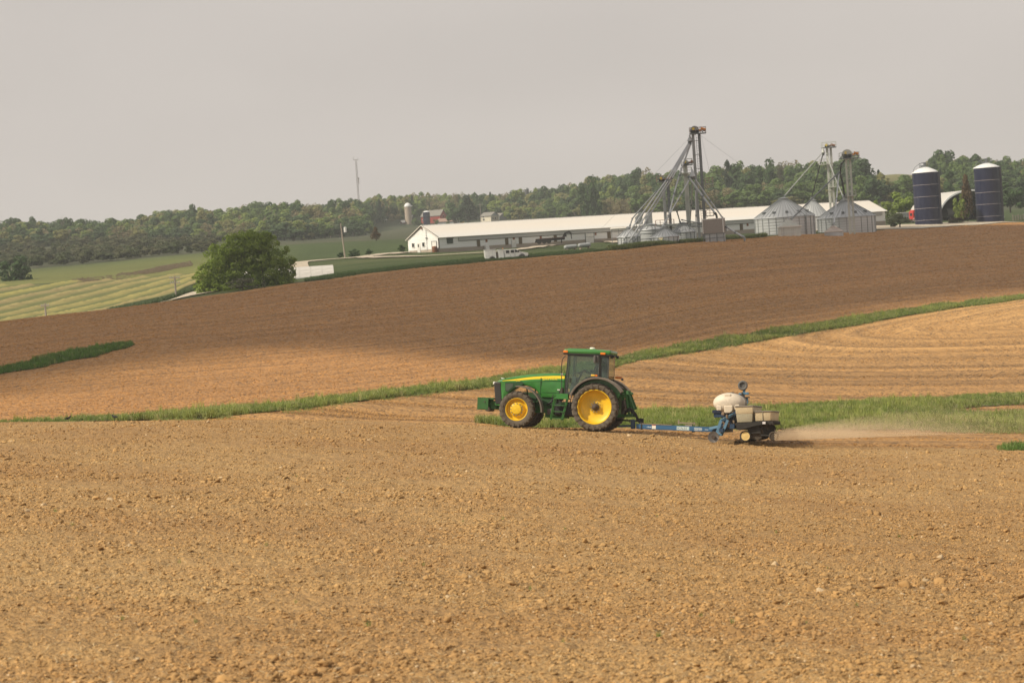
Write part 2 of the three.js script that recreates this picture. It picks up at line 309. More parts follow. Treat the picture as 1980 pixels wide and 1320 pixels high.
// ------------------------------------------------------------ the cloud that shades the slope: it drifts high on the left, behind the viewer's shoulder
{
  const edge = [[-200, 776], [0, 736], [330, 685], [560, 648], [660, 636], [760, 650], [860, 672], [960, 692], [1100, 688], [1240, 662], [1500, 622], [1750, 572], [1980, 545], [2200, 520]];
  const limit = px => { let j = 0; while (j < edge.length - 2 && edge[j + 1][0] < px) j++; return lerp(edge[j][1], edge[j + 1][1], clamp((px - edge[j][0]) / (edge[j + 1][0] - edge[j][0]), 0, 1)); };
  const puff = new THREE.IcosahedronGeometry(1, 2), list = [];
  for (let i = 0; i < 60000 && list.length < 4700; i++) {
    const f = rr(-0.27, 0.27), r = Math.sqrt(lerp(130 * 130, 520 * 520, rnd())), x = r * Math.sin(f), z = -r * Math.cos(f), p = V(x, H(x, z), z), [px, py] = toPx(p);
    const soft = lerp(9, 16, sstep(600, 1500, px)), inn = sstep(-soft, soft, limit(px) - py) * (px > 1100 ? 0.85 : 1);
    const back = lineDist('brow', f) - 2, out = 1 - sstep(back - 12, back + 12, r);
    const thin = clamp(0.80 + 0.9 * fbm(x * 0.012, 3, z * 0.02, 3) - 0.22 * sstep(1150, 1900, px), 0.35, 1);
    if (rnd() > inn * out * thin) continue;
    const t = rr(400, 470) / SUN.y, s = rr(3.2, 6.0);
    list.push({ p: p.addScaledVector(SUN, t), s: V(s * rr(0.9, 1.4), s * rr(0.7, 1), s * rr(0.9, 1.4)), ry: rnd() * TAU });
  }
  const im = new THREE.InstancedMesh(puff, new THREE.MeshStandardMaterial({ color: C(0.9, 0.9, 0.9), roughness: 1 }), list.length), m = new THREE.Matrix4(), q = new THREE.Quaternion();
  list.forEach((o, i) => { q.setFromEuler(new THREE.Euler(0, o.ry, 0)); im.setMatrixAt(i, m.compose(o.p, q, o.s)); });
  im.name = 'cloud'; im.castShadow = true; scene.add(im); tag(im, 'drifting cloud high over the fields, shading the upper slope', 'cloud', null, 'stuff');
}

// ------------------------------------------------------------ overlays on the land
function inPoly(poly, x, y) { let c = false; for (let i = 0, j = poly.length - 1; i < poly.length; j = i++) { const [xi, yi] = poly[i], [xj, yj] = poly[j]; if ((yi > y) !== (yj > y) && x < (xj - xi) * (y - yi) / (yj - yi) + xi) c = !c; } return c; }
// outlines on the ground, found where the photograph's sight lines meet the land, as [x, z] corners
const outline = (pts, dMin) => pts.map(([px, py, d]) => { const p = d ? stand(px, py, d) : (hit(px, py, dMin) || stand(px, py, dMin * 1.3)); return [p.x, p.z]; });

const EDGE_WOBBLE = (x, z) => 1.5 * noise.noise(x * 0.11, 2, z * 0.11) + 0.9 * noise.noise(x * 0.45, 6, z * 0.45);
const phiOf = (px, k = 'stripNear') => { const l = LINES[k]; let j = 0; while (j < l.length - 2 && l[j + 1][0] < px) j++; const t = clamp((px - l[j][0]) / (l[j + 1][0] - l[j][0]), 0, 1); const p = at(px, lerp(l[j][1], l[j + 1][1], t), lerp(l[j][2], l[j + 1][2], t)); return bearing(p.x, p.z); };
const fWet = phiOf(925, 'wetNear'), wedge = outline([[1800, 797], [1850, 791], [1900, 787], [1985, 783], [2060, 780], [2060, 797], [1985, 801], [1900, 802]], 110);
const inStrip = (f, r, x, z) => { const e = EDGE_WOBBLE(x, z), grow = sstep(phiOf(-40), phiOf(430), f); return r > lineDist('stripNear', f) + e + (1 - grow) * 1.5 && r < lineDist('stripFar', f) + e * 0.8; };
const inWet = (f, r, x, z) => { const e = EDGE_WOBBLE(x, z); const tp = 1 - sstep(fWet, fWet + 0.03, f); if (tp > 0 && r < lineDist('wetFar', f) - 14 * (1 - tp) - 2.5) return false; if (f < fWet + 0.004 * noise.noise(r * 0.5, 3, 1)) return false; return r > lineDist('wetNear', f) + e * 0.8 && r < lineDist('wetFar', f) + e && !inPoly(wedge, x, z); };
const islandPoly = outline([[-60, 740], [0, 724], [60, 714], [130, 700], [190, 688], [240, 675], [262, 668], [258, 664], [200, 670], [130, 682], [60, 700], [-60, 722]], 150);
const inIsland = (f, r, x, z) => inPoly(islandPoly, x + 0.6 * noise.noise(x * 0.3, 1, z * 0.3), z + 0.8 * noise.noise(x * 0.3, 4, z * 0.3));
const TURF = [0.150, 0.165, 0.050];
const turfPaint = (x, z) => { const n = fbm(x * 0.12, 2, z * 0.12, 3); return scale3(mix3(TURF, [0.18, 0.17, 0.07], clamp(0.2 + n, 0, 1)), 1 + 0.4 * n); };
sheet('grass_strip', f => lineDist('stripNear', f) - 2.5, f => lineDist('stripFar', f) + 2.5, 700, 30, { mat: grassMat, lift: 0.05, keep: inStrip, paint: turfPaint, f0: -EDGE, f1: EDGE });
tag(last(), 'turf of the long green strip that crosses the field from lower left to upper right', 'grass strip', null, 'structure');
sheet('grass_strip', f => lineDist('wetNear', f) - 2.5, f => lineDist('wetFar', f) + 2.5, 500, 70, { mat: grassMat, lift: 0.05, keep: inWet, paint: turfPaint, f0: fWet - 0.01, f1: EDGE });
tag(last(), 'turf of the green waterway behind the tractor and planter', 'grass strip', null, 'structure');
sheet('grass_strip', f => 165, f => 235, 240, 120, { mat: grassMat, lift: 0.05, keep: inIsland, paint: turfPaint, f0: -EDGE, f1: -0.12 });
tag(last(), 'turf of the short dark green strip at the left edge of the upper slope', 'grass strip', null, 'structure');

// blades of grass: tufts of bent tapering leaves
const leafMat = (c) => new THREE.MeshPhysicalMaterial({ color: c, roughness: 0.95, transmission: 0.35, thickness: 0, side: THREE.DoubleSide, specularIntensity: 0.3 });
function tuftGeometry(n, spread, lean) {
  const p = [], idx = [];
  for (let i = 0; i < n; i++) {
    const a = rnd() * TAU, q = spread * Math.sqrt(rnd()), bx = q * Math.cos(a), bz = q * Math.sin(a), h = rr(0.55, 1), b = rnd() * TAU, l = lean * rr(0.2, 1), w = rr(0.018, 0.035), dx = Math.cos(b) * l, dz = Math.sin(b) * l, wx = -Math.sin(b) * w, wz = Math.cos(b) * w, k = p.length / 3;
    p.push(bx - wx, 0, bz - wz, bx + wx, 0, bz + wz, bx + dx * 0.35 - wx * 0.8, h * 0.6, bz + dz * 0.35 - wz * 0.8, bx + dx * 0.35 + wx * 0.8, h * 0.6, bz + dz * 0.35 + wz * 0.8, bx + dx, h, bz + dz);
    idx.push(k, k + 1, k + 2, k + 1, k + 3, k + 2, k + 2, k + 3, k + 4);
  }
  const g = new THREE.BufferGeometry(); g.setAttribute('position', new THREE.Float32BufferAttribute(p, 3)); g.setIndex(idx); g.computeVertexNormals(); const N = g.attributes.normal; for (let i = 0; i < N.count; i++) { const v = V(N.getX(i) * 0.35, Math.abs(N.getY(i)) * 0.35 + 0.9, N.getZ(i) * 0.35).normalize(); N.setXYZ(i, v.x, v.y, v.z); } return g;
}
const tuftA = tuftGeometry(22, 0.34, 0.45), tuftLow = tuftGeometry(16, 0.4, 0.6);
const M4 = new THREE.Matrix4(), Q4 = new THREE.Quaternion(), E4 = new THREE.Euler();
function scatter(name, geo, material, list, label, category) {
  const im = new THREE.InstancedMesh(geo, material, list.length); im.name = numbered(name); im.castShadow = im.receiveShadow = true;
  list.forEach((o, i) => { E4.set(o.rx || 0, o.ry || 0, o.rz || 0); Q4.setFromEuler(E4); M4.compose(o.p, Q4, o.s); im.setMatrixAt(i, M4); if (o.c) im.setColorAt(i, o.c); });
  scene.add(im); return tag(im, label, category, null, 'stuff');
}
function tuftsIn(rIn, rOut, f0, f1, inside, per, hFn, tone) {
  const list = []; const n = Math.round(per * (f1 - f0));
  for (let i = 0; i < n; i++) {
    const f = rr(f0, f1), a = rIn(f), b = rOut(f), r = Math.sqrt(lerp(a * a, b * b, rnd())); if (rnd() > (b * b - a * a) / 9000) continue;
    const x = r * Math.sin(f), z = -r * Math.cos(f); if (!inside(f, r, x, z)) continue;
    const patch = fbm(x * 0.16 + 3, 7, z * 0.16, 3) * 1.3, ed = sstep(0, 0.16, Math.min((r - a) / (b - a), (b - r) / (b - a))), h = hFn(x, z) * (0.45 + 0.55 * ed) * (0.6 + 0.9 * Math.pow(rnd(), 2)) * Math.max(0.4, 1 + 1.1 * patch), wd = h * rr(0.9, 1.4);
    if (patch < -0.22 && rnd() < 0.65) continue;
    const tall = rnd() < 0.05, t = clamp(0.5 + patch * 1.6 + rr(-0.35, 0.35), 0, 1), c = scale3(tone(t), tall ? 1.25 : rr(0.75, 1.15));
    if (tall) { list.push({ p: V(x, H(x, z) + 0.03, z), s: V(wd * 0.7, h * 1.7, wd * 0.7), ry: rnd() * TAU, rx: rr(-0.15, 0.15), rz: rr(-0.1, 0.25), c: C(...c) }); continue; }
    list.push({ p: V(x, H(x, z) + 0.03, z), s: V(wd, h, wd), ry: rnd() * TAU, rx: rr(-0.12, 0.12), rz: rr(-0.05, 0.2), c: C(...c) });
  }
  return list;
}
const greens = (t) => mix3(mix3([0.140, 0.210, 0.032], [0.290, 0.325, 0.075], t), [0.46, 0.42, 0.19], rnd() < 0.16 ? rr(0.3, 0.9) : 0);
const greensDark = (t) => mix3(mix3([0.085, 0.190, 0.022], [0.150, 0.260, 0.038], t), [0.36, 0.36, 0.12], rnd() < 0.12 ? 0.6 : 0);
scatter('grass', tuftA, leafMat(0xffffff), tuftsIn(f => lineDist('stripNear', f) - 2, f => lineDist('stripFar', f) + 2, -EDGE, EDGE, inStrip, 150000, (x, z) => 0.27, greens), 'tall green grass of the long strip across the field', 'grass');
scatter('grass', tuftA, leafMat(0xffffff), tuftsIn(f => lineDist('wetNear', f) - 2, f => lineDist('wetFar', f) + 2, fWet - 0.005, EDGE, inWet, 230000, (x, z) => 0.29, greens), 'tall green grass of the waterway behind the tractor and planter', 'grass');
scatter('grass', tuftA, leafMat(0xffffff), tuftsIn(f => 165, f => 235, -EDGE, -0.12, inIsland, 230000, (x, z) => 0.30, greensDark), 'dark green grass of the short strip at the left edge', 'grass');
{ // the strips feather out into the soil
  const l = [], rim = (n, near, far, f0, f1, inside) => { for (let i = 0; i < n; i++) { const f = rr(f0, f1), k = rnd() < 0.5 ? near : far, e = (rnd() + rnd() + rnd() - 1.5) * 3.2, r = lineDist(k, f) + EDGE_WOBBLE(lineDist(k, f) * Math.sin(f), -lineDist(k, f) * Math.cos(f)) * 0.9 + e, x = r * Math.sin(f), z = -r * Math.cos(f); if (inside(f, r, x, z) || fbm(x * 0.2, 4, z * 0.2, 2) < -0.05) continue; const h = rr(0.06, 0.2) * Math.max(0.4, 1 - Math.abs(e) / 3.5); l.push({ p: V(x, H(x, z), z), s: V(h * 1.8, h, h * 1.8), ry: rnd() * TAU, c: C(...greens(rnd())) }); } };
  rim(9000, 'stripNear', 'stripFar', phiOf(0), EDGE, inStrip); rim(9000, 'wetNear', 'wetFar', fWet, EDGE, inWet);
  scatter('grass', tuftLow, leafMat(0xffffff), l, 'thin short grass straggling from the green strips into the soil', 'grass');
}
{ // weeds at the right edge of the near field, and the rank grass along the brow before the farm
  const l = [];
  for (let i = 0; i < 160; i++) { const p = hit(rr(1930, 2010), 866 + rr(-3, 5), 60); if (!p) continue; const k = sstep(1925, 1965, toPx(p)[0]); const h = rr(0.10, 0.26) * (0.5 + k); l.push({ p, s: V(h * 1.3, h, h * 1.3), ry: rnd() * TAU, c: C(...greensDark(rnd())) }); }
  for (let i = 0; i < 46; i++) { const p = hit(rr(60, 1900), rr(900, 1250), 20); if (!p || rnd() < 0.5) continue; const h = rr(0.05, 0.10); l.push({ p, s: V(h, h, h), ry: rnd() * TAU, c: C(...greensDark(rnd())) }); }
  scatter('weeds', tuftLow, leafMat(0xffffff), l, 'low green weeds sprouting in the near tilled soil', 'weeds');
  const m = [];
  for (let i = 0; i < 16000; i++) {
    const px = rr(590, 1480), f = phiOf(px, 'brow'), r = lineDist('brow', f) + rr(3, 9) + (px < 1150 ? rr(0, 14) : 0), x = r * Math.sin(f), z = -r * Math.cos(f);
    const h = (px > 1180 ? rr(0.45, 0.8) : rr(0.2, 0.35)) * (1 + 0.5 * noise.noise(x * 0.2, 3, z * 0.2)); m.push({ p: V(x, H(x, z), z), s: V(h * 1.5, h, h * 1.5), ry: rnd() * TAU, c: C(...scale3(px > 1180 ? greens(rnd() * 0.5) : greensDark(rnd() * 0.5), px > 1180 ? 0.75 : 0.5)) });
  }
  scatter('grass', tuftLow, leafMat(0xffffff), m, 'rank green grass along the brow in front of the farm', 'grass');
}

// the clods of the near field: lumps of soil pressed into the surface, with straw and pale stones
function lump(detail, rough, flat, s) {
  let g = new THREE.IcosahedronGeometry(1, detail); g.deleteAttribute('uv'); g.deleteAttribute('normal'); g = mergeVertices(g, 1e-4);
  const p = g.attributes.position; for (let i = 0; i < p.count; i++) { const x = p.getX(i), y = p.getY(i), z = p.getZ(i), k = 1 + rough * noise.noise(x * 1.4 + s, y * 1.4, z * 1.4 - s) + rough * 0.6 * noise.noise(x * 3 + s, y * 3, z * 3); p.setXYZ(i, x * k, y * k * flat, z * k); }
  g.computeVertexNormals(); return g;
}
{
  const soil = mat(0xffffff, 0.98), shapes = [lump(1, 0.95, 0.62, 1), lump(1, 1.15, 0.75, 5), lump(1, 0.85, 0.5, 9)], lists = [[], [], []];
  const N = 460000;
  for (let i = 0; i < N; i++) {
    const f = rr(-0.216, 0.216), rC = lineDist('crest', f), u = rnd(), r = 23 * Math.pow(rC / 23, Math.pow(u, 0.72)), x = r * Math.sin(f), z = -r * Math.cos(f);
    const den = 0.45 + 1.5 * fbm(x * 0.25, 5, z * 0.25, 3) + 0.35 * noise.noise(x * 0.06, 2, z * 0.03) + 0.4 * noise.noise(x * 1.1, 6, z * 0.8); if (rnd() > den * 1.2 + 0.14) continue;
    let s = 0.006 + 0.015 * Math.pow(rnd(), 2.6); const q = rnd() - 0.10 * Math.max(0, 0.7 - den);
    if (q > 0.92) s = rr(0.018, 0.034); if (q > 0.985) s = rr(0.034, 0.056); if (q > 0.9975) s = rr(0.056, 0.078); 
    s *= lerp(1.0, 1.3, sstep(30, 100, r));
    const base = nearPaint(x, z, f, r), k = rr(0.74, 1.18), c = rnd() < 0.022 ? mix3(base, [0.66, 0.52, 0.34], 0.7) : base, hi = s > 0.03 ? 1.15 : 1, dk = s > 0.022 ? 0.86 : 1;
    lists[i % 3].push({ p: V(x, heightPolar(f, r) + undulate(x, z, r) + nearRelief(x, z, r) + s * rr(-0.30, 0.22), z), s: V(s * rr(0.8, 1.5), s * rr(0.7, 1.15) * hi, s * rr(0.8, 1.3)), rx: rr(-0.5, 0.5), ry: rnd() * TAU, rz: rr(-0.5, 0.5), c: C(...scale3(c, k * dk)) });
  }
  // the farther fields: coarser crumbs and a scatter of lumps
  const far = (n, f0, f1, rin, rout, paint, s0, s1, pw) => {
    for (let i = 0; i < n; i++) {
      const f = rr(f0, f1), a = rin(f), b = rout(f), r = a * Math.pow(b / a, Math.pow(rnd(), pw)), x = r * Math.sin(f), z = -r * Math.cos(f); if (inStrip(f, r, x, z) || inWet(f, r, x, z) || (f < -0.12 && inIsland(f, r, x, z))) continue;
      const s = lerp(s0, s1, Math.pow(rnd(), 3)) * (0.6 + r / 260), c = scale3(paint(x, z, f, r), rr(0.80, 1.10));
      lists[i % 3].push({ p: V(x, H(x, z) + s * rr(-0.1, 0.3), z), s: V(s * rr(0.9, 2.2), s * rr(0.6, 1.0), s * rr(0.8, 1.4)), ry: rr(-0.5, 0.5), c: C(...c) });
    }
  };
  far(70000, -0.12, 0.216, f => lineDist('crest', f), f => lineDist('stripNear', f), midPaint, 0.010, 0.036, 0.9);
  far(170000, -0.216, 0.216, f => lineDist('stripFar', f), f => lineDist('brow', f), upPaint, 0.012, 0.050, 0.85);
  const g = new THREE.Group(); g.name = 'soil_clods'; scene.add(g); tag(g, 'clods of brown soil strewn over the tilled fields', 'clods', null, 'stuff');
  lists.forEach((l, i) => { const m = scatter('clod_mass', shapes[i], soil, l); m.removeFromParent(); m.name = 'clod_mass'; g.add(m); });
  const straw = [], sg = box(1, 0.05, 0.07);
  for (let i = 0; i < 12000; i++) { const f = rr(-0.216, 0.216), rC = lineDist('crest', f), r = 23 * Math.pow(rC / 23, Math.pow(rnd(), 0.8)), x = r * Math.sin(f), z = -r * Math.cos(f), L = rr(0.03, 0.13); straw.push({ p: V(x, heightPolar(f, r) + undulate(x, z, r) + nearRelief(x, z, r) + 0.015, z), s: V(L, rr(0.04, 0.1), rr(0.04, 0.1)), ry: rnd() * TAU, rz: rr(-0.4, 0.4), c: C(...scale3([0.66, 0.52, 0.30], rr(0.6, 1.05))) }); }
  const sm = scatter('straw', sg, mat(0xffffff, 0.8), straw, 'bits of pale straw lying on the near soil', 'straw');
}

// ------------------------------------------------------------ fields and roads beyond the brow
const hayA = hit(0, 606, 352, 900), hayB = hit(290, 538, 352, 900), hayDir = hayB.clone().sub(hayA).setY(0).normalize();
const hayV = (x, z) => (x - hayA.x) * -hayDir.z + (z - hayA.z) * hayDir.x;
const hayPoly = outline([[-300, 690, 352], [-300, 562, 520], [0, 553, 508], [90, 553, 500], [140, 545, 512], [230, 540, 510], [375, 528, 512], [430, 526, 500], [395, 541, 440], [330, 556, 400], [290, 575, 372], [205, 610, 345]], 340);
const hayRow = (x, z) => { const v = hayV(x, z) / 6.6 + 0.10 * noise.noise(x * 0.05, 1, z * 0.05); return v - Math.floor(v); };
sheet('hay_field', f => lineDist('brow', f) + 8, f => 560, 260, 330, {
  mat: grassMat, lift: 0.10, f0: -0.24, f1: -0.10, keep: (f, r, x, z) => inPoly(hayPoly, x, z),
  relief: (x, z) => { const g = hayRow(x, z), w = Math.exp(-Math.pow((g - 0.5) / 0.12, 2)); return 0.38 * w * (0.8 + 0.5 * noise.noise(x * 0.6, 2, z * 0.6)); },
  paint: (x, z) => { const g = hayRow(x, z), w = Math.exp(-Math.pow((g - 0.5) / 0.24, 2)), n = noise.noise(x * 0.35, 3, z * 0.35), b = noise.noise(Math.floor(hayV(x, z) / 6.6) * 5.1, 2, 3); return scale3(mix3([0.150, 0.175, 0.045], mix3([0.50, 0.44, 0.135], [0.44, 0.34, 0.16], clamp(0.5 + b * 2, 0, 1)), w), 1 + 0.25 * n); },
});
tag(last(), 'mown hay field with yellow windrows on the left', 'hay field', null, 'structure');

const gravel = mat(0xffffff, 0.95, { vertexColors: true, map: rep(soilGrain, 1 / 9) });
const gravelPaint = (x, z) => { const n = fbm(x * 0.2, 3, z * 0.2, 3); return scale3([0.56, 0.49, 0.39], 1 + 0.3 * n); };
// a road of a given width along ground points
function road(name, pts, width, label, category, lift = 0.14) {
  const cv = new THREE.CatmullRomCurve3(pts, false, 'centripetal'), n = Math.ceil(cv.getLength() / 2), pos = [], uv = [], col = [], idx = [], m = 4;
  for (let i = 0; i <= n; i++) {
    const p = cv.getPointAt(i / n), t = cv.getTangentAt(i / n), w = typeof width === 'function' ? width(i / n) : width, sx = -t.z, sz = t.x, L = Math.hypot(sx, sz);
    for (let j = 0; j <= m; j++) { const k = (j / m - 0.5) * w + 0.25 * noise.noise(i * 0.7, j * 3, 1), x = p.x + sx / L * k, z = p.z + sz / L * k; pos.push(x, H(x, z) + lift + 0.05 * (1 - Math.abs(j - 2) / 2), z); uv.push(x, z); col.push(...gravelPaint(x, z)); }
    if (i < n) for (let j = 0; j < m; j++) { const a = i * (m + 1) + j, b = a + m + 1; idx.push(a, a + 1, b, b, a + 1, b + 1); }
  }
  const g = new THREE.BufferGeometry(); g.setAttribute('position', new THREE.Float32BufferAttribute(pos, 3)); g.setAttribute('uv', new THREE.Float32BufferAttribute(uv, 2)); g.setAttribute('color', new THREE.Float32BufferAttribute(col, 3)); g.setIndex(idx); g.computeVertexNormals();
  const o = mesh(name, g, gravel); return tag(o, label, category, null, 'structure');
}
const G = (px, py, d0 = 345) => hit(px, py, d0, 1400) || stand(px, py, d0 * 1.2);

// ------------------------------------------------------------ trees
const barkMat = mat(C(0.085, 0.068, 0.05), 0.95), barkGrey = mat(C(0.16, 0.14, 0.12), 0.95);
// a crown: many small leaf sprays spread over and through a set of unequal boughs, with gaps between them
function crownGeometry(o) {
  const { boughs = 14, leaves = 1500, size = 0.07, shape = 'round', shell = 0.55, squash = 1 } = o, B = [], p = [], idx = [];
  for (let i = 0; i < boughs; i++) {
    let a = rnd() * TAU, y = rr(0, 1), w;
    if (shape === 'cone') w = (1 - y) * 0.42; else if (shape === 'column') w = 0.18 * Math.sin(Math.PI * clamp(y * 0.9 + 0.08, 0, 1)); else w = 0.40 * Math.sqrt(Math.max(0.02, 1 - Math.pow((y - 0.45) / 0.6, 2)));
    const q = w * Math.sqrt(rnd()) * (shape === 'round' ? 1 : 0.8);
    B.push([Math.cos(a) * q, lerp(0.20, 0.90, y), Math.sin(a) * q, (shape === 'cone' ? 0.07 + 0.10 * (1 - y) : rr(0.10, 0.20)) * (shape === 'column' ? 0.7 : 1)]);
  }
  if (shape === 'round') B.push([0, 0.55, 0, 0.26]);
  for (let i = 0; i < leaves; i++) {
    const b = B[Math.floor(rnd() * B.length)], u = rr(-1, 1), a = rnd() * TAU, q = Math.sqrt(1 - u * u), R = b[3] * (rnd() < shell ? rr(0.85, 1.1) : Math.cbrt(rnd()));
    const cx = b[0] + q * Math.cos(a) * R, cy = b[1] + u * R * 0.85 * squash, cz = b[2] + q * Math.sin(a) * R, s = size * rr(0.6, 1.3);
    // a spray: two leaf-shaped faces meeting at an angle
    const n = V(q * Math.cos(a), u + 0.3, q * Math.sin(a)).add(V(rr(-1, 1), rr(-1, 1), rr(-1, 1)).multiplyScalar(0.9)).normalize(), t = V(rr(-1, 1), rr(-1, 1), rr(-1, 1)).cross(n).normalize(), e = n.clone().cross(t), k = p.length / 3;
    const P = (ax, ay, az) => p.push(cx + (t.x * ax + e.x * ay + n.x * az) * s, cy + (t.y * ax + e.y * ay + n.y * az) * s, cz + (t.z * ax + e.z * ay + n.z * az) * s);
    P(-0.5, 0, 0); P(0, -0.36, -0.16); P(0.5, 0, 0); P(0, 0.36, -0.16); P(0, 0, 0.1);
    idx.push(k, k + 1, k + 4, k + 1, k + 2, k + 4, k + 2, k + 3, k + 4, k + 3, k, k + 4);
  }
  const g = new THREE.BufferGeometry(); g.setAttribute('position', new THREE.Float32BufferAttribute(p, 3)); g.setIndex(idx); g.computeVertexNormals(); g.userData.boughs = B; return g;
}
function trunkGeometry(B, r = 0.022, top = 0.55, limbs = 7) {
  const l = [rod(V(0, -0.06, 0), V(0.01, top * 0.5, 0.005), r * 1.25, r * 0.8, 7), rod(V(0.01, top * 0.5, 0.005), V(0, top, 0.01), r * 0.8, r * 0.35, 6)];
  B.slice(0, limbs).forEach(b => { const y = clamp(b[1] - 0.25, 0.14, top * 0.9); l.push(rod(V(0.005, y, 0), V(b[0] * 0.9, b[1], b[2] * 0.9), r * 0.45, r * 0.12, 5)); });
  return merge(l);
}
function bareGeometry() {   // a leafless tree: forking twigs
  const l = [], grow = (a, d, L, r, n) => { const b = a.clone().add(d.clone().multiplyScalar(L)); l.push(rod(a, b, r, r * 0.6, n > 2 ? 5 : 3)); if (n === 0) return; const k = n > 3 ? 3 : rnd() < 0.5 ? 3 : 2; for (let i = 0; i < k; i++) grow(b, d.clone().add(V(rr(-0.75, 0.75), rr(-0.1, 0.35), rr(-0.75, 0.75))).normalize(), L * rr(0.62, 0.82), r * 0.6, n - 1); };
  grow(V(0, -0.05, 0), V(0, 1, 0), 0.28, 0.02, 5); return merge(l);
}
const LEAF = {
  dark: leafMat(C(0.058, 0.105, 0.036)), mid: leafMat(C(0.118, 0.182, 0.050)), bright: leafMat(C(0.205, 0.265, 0.060)), olive: leafMat(C(0.215, 0.215, 0.078)),
  tan: leafMat(C(0.235, 0.200, 0.105)), grey: leafMat(C(0.135, 0.135, 0.085)), spruce: leafMat(C(0.035, 0.060, 0.032)), brown: leafMat(C(0.120, 0.085, 0.045)), willow: leafMat(C(0.150, 0.175, 0.095)),
  lush: leafMat(C(0.200, 0.275, 0.045)), blossom: leafMat(C(0.66, 0.60, 0.52)), rust: leafMat(C(0.21, 0.125, 0.075)),
};
const CROWN = { round: [], tall: [], cone: [], loose: [] };
for (let i = 0; i < 4; i++) CROWN.round.push(crownGeometry({ boughs: 15, leaves: 1150, size: 0.10 }));
for (let i = 0; i < 3; i++) CROWN.tall.push(crownGeometry({ boughs: 12, leaves: 900, size: 0.085, shape: 'column' }));
for (let i = 0; i < 2; i++) CROWN.cone.push(crownGeometry({ boughs: 40, leaves: 1300, size: 0.075, shape: 'cone' }));
for (let i = 0; i < 3; i++) CROWN.loose.push(crownGeometry({ boughs: 15, leaves: 620, size: 0.075, shell: 0.8 }));
const TRUNK = {}; for (const k of Object.keys(CROWN)) TRUNK[k] = CROWN[k].map(g => trunkGeometry(g.userData.boughs));
const BARE = [bareGeometry(), bareGeometry()];
// a tree of height h and crown width w standing at p; its parts are trunk and crown
function tree(p, h, w, kind, leaf, label, group, i = 0, name = 'tree', bark = barkMat) {
  const t = thing(name, label, name.includes('shrub') || name.includes('bush') ? 'bush' : 'tree', group);
  if (kind === 'bare') { const m = mesh('branches', BARE[i % 2], barkGrey, t); }
  else { const k = i % CROWN[kind].length; mesh('trunk', TRUNK[kind][k], bark, t); mesh('crown', CROWN[kind][k], LEAF[leaf], t); }
  t.position.copy(p); t.scale.set(w / 0.9, h, w / 0.9); t.rotation.y = i * 2.399; return t;
}
// by its top and foot in the photograph
function treePx(px, topY, footY, wPx, d, kind, leaf, label, i = 0, name = 'tree', group) {
  const p = stand(px, footY, d), h = Math.max(1, (toPx(p)[1] - topY) / F * d); return tree(p, h, wPx / F * d, kind, leaf, label, group, i, name);
}

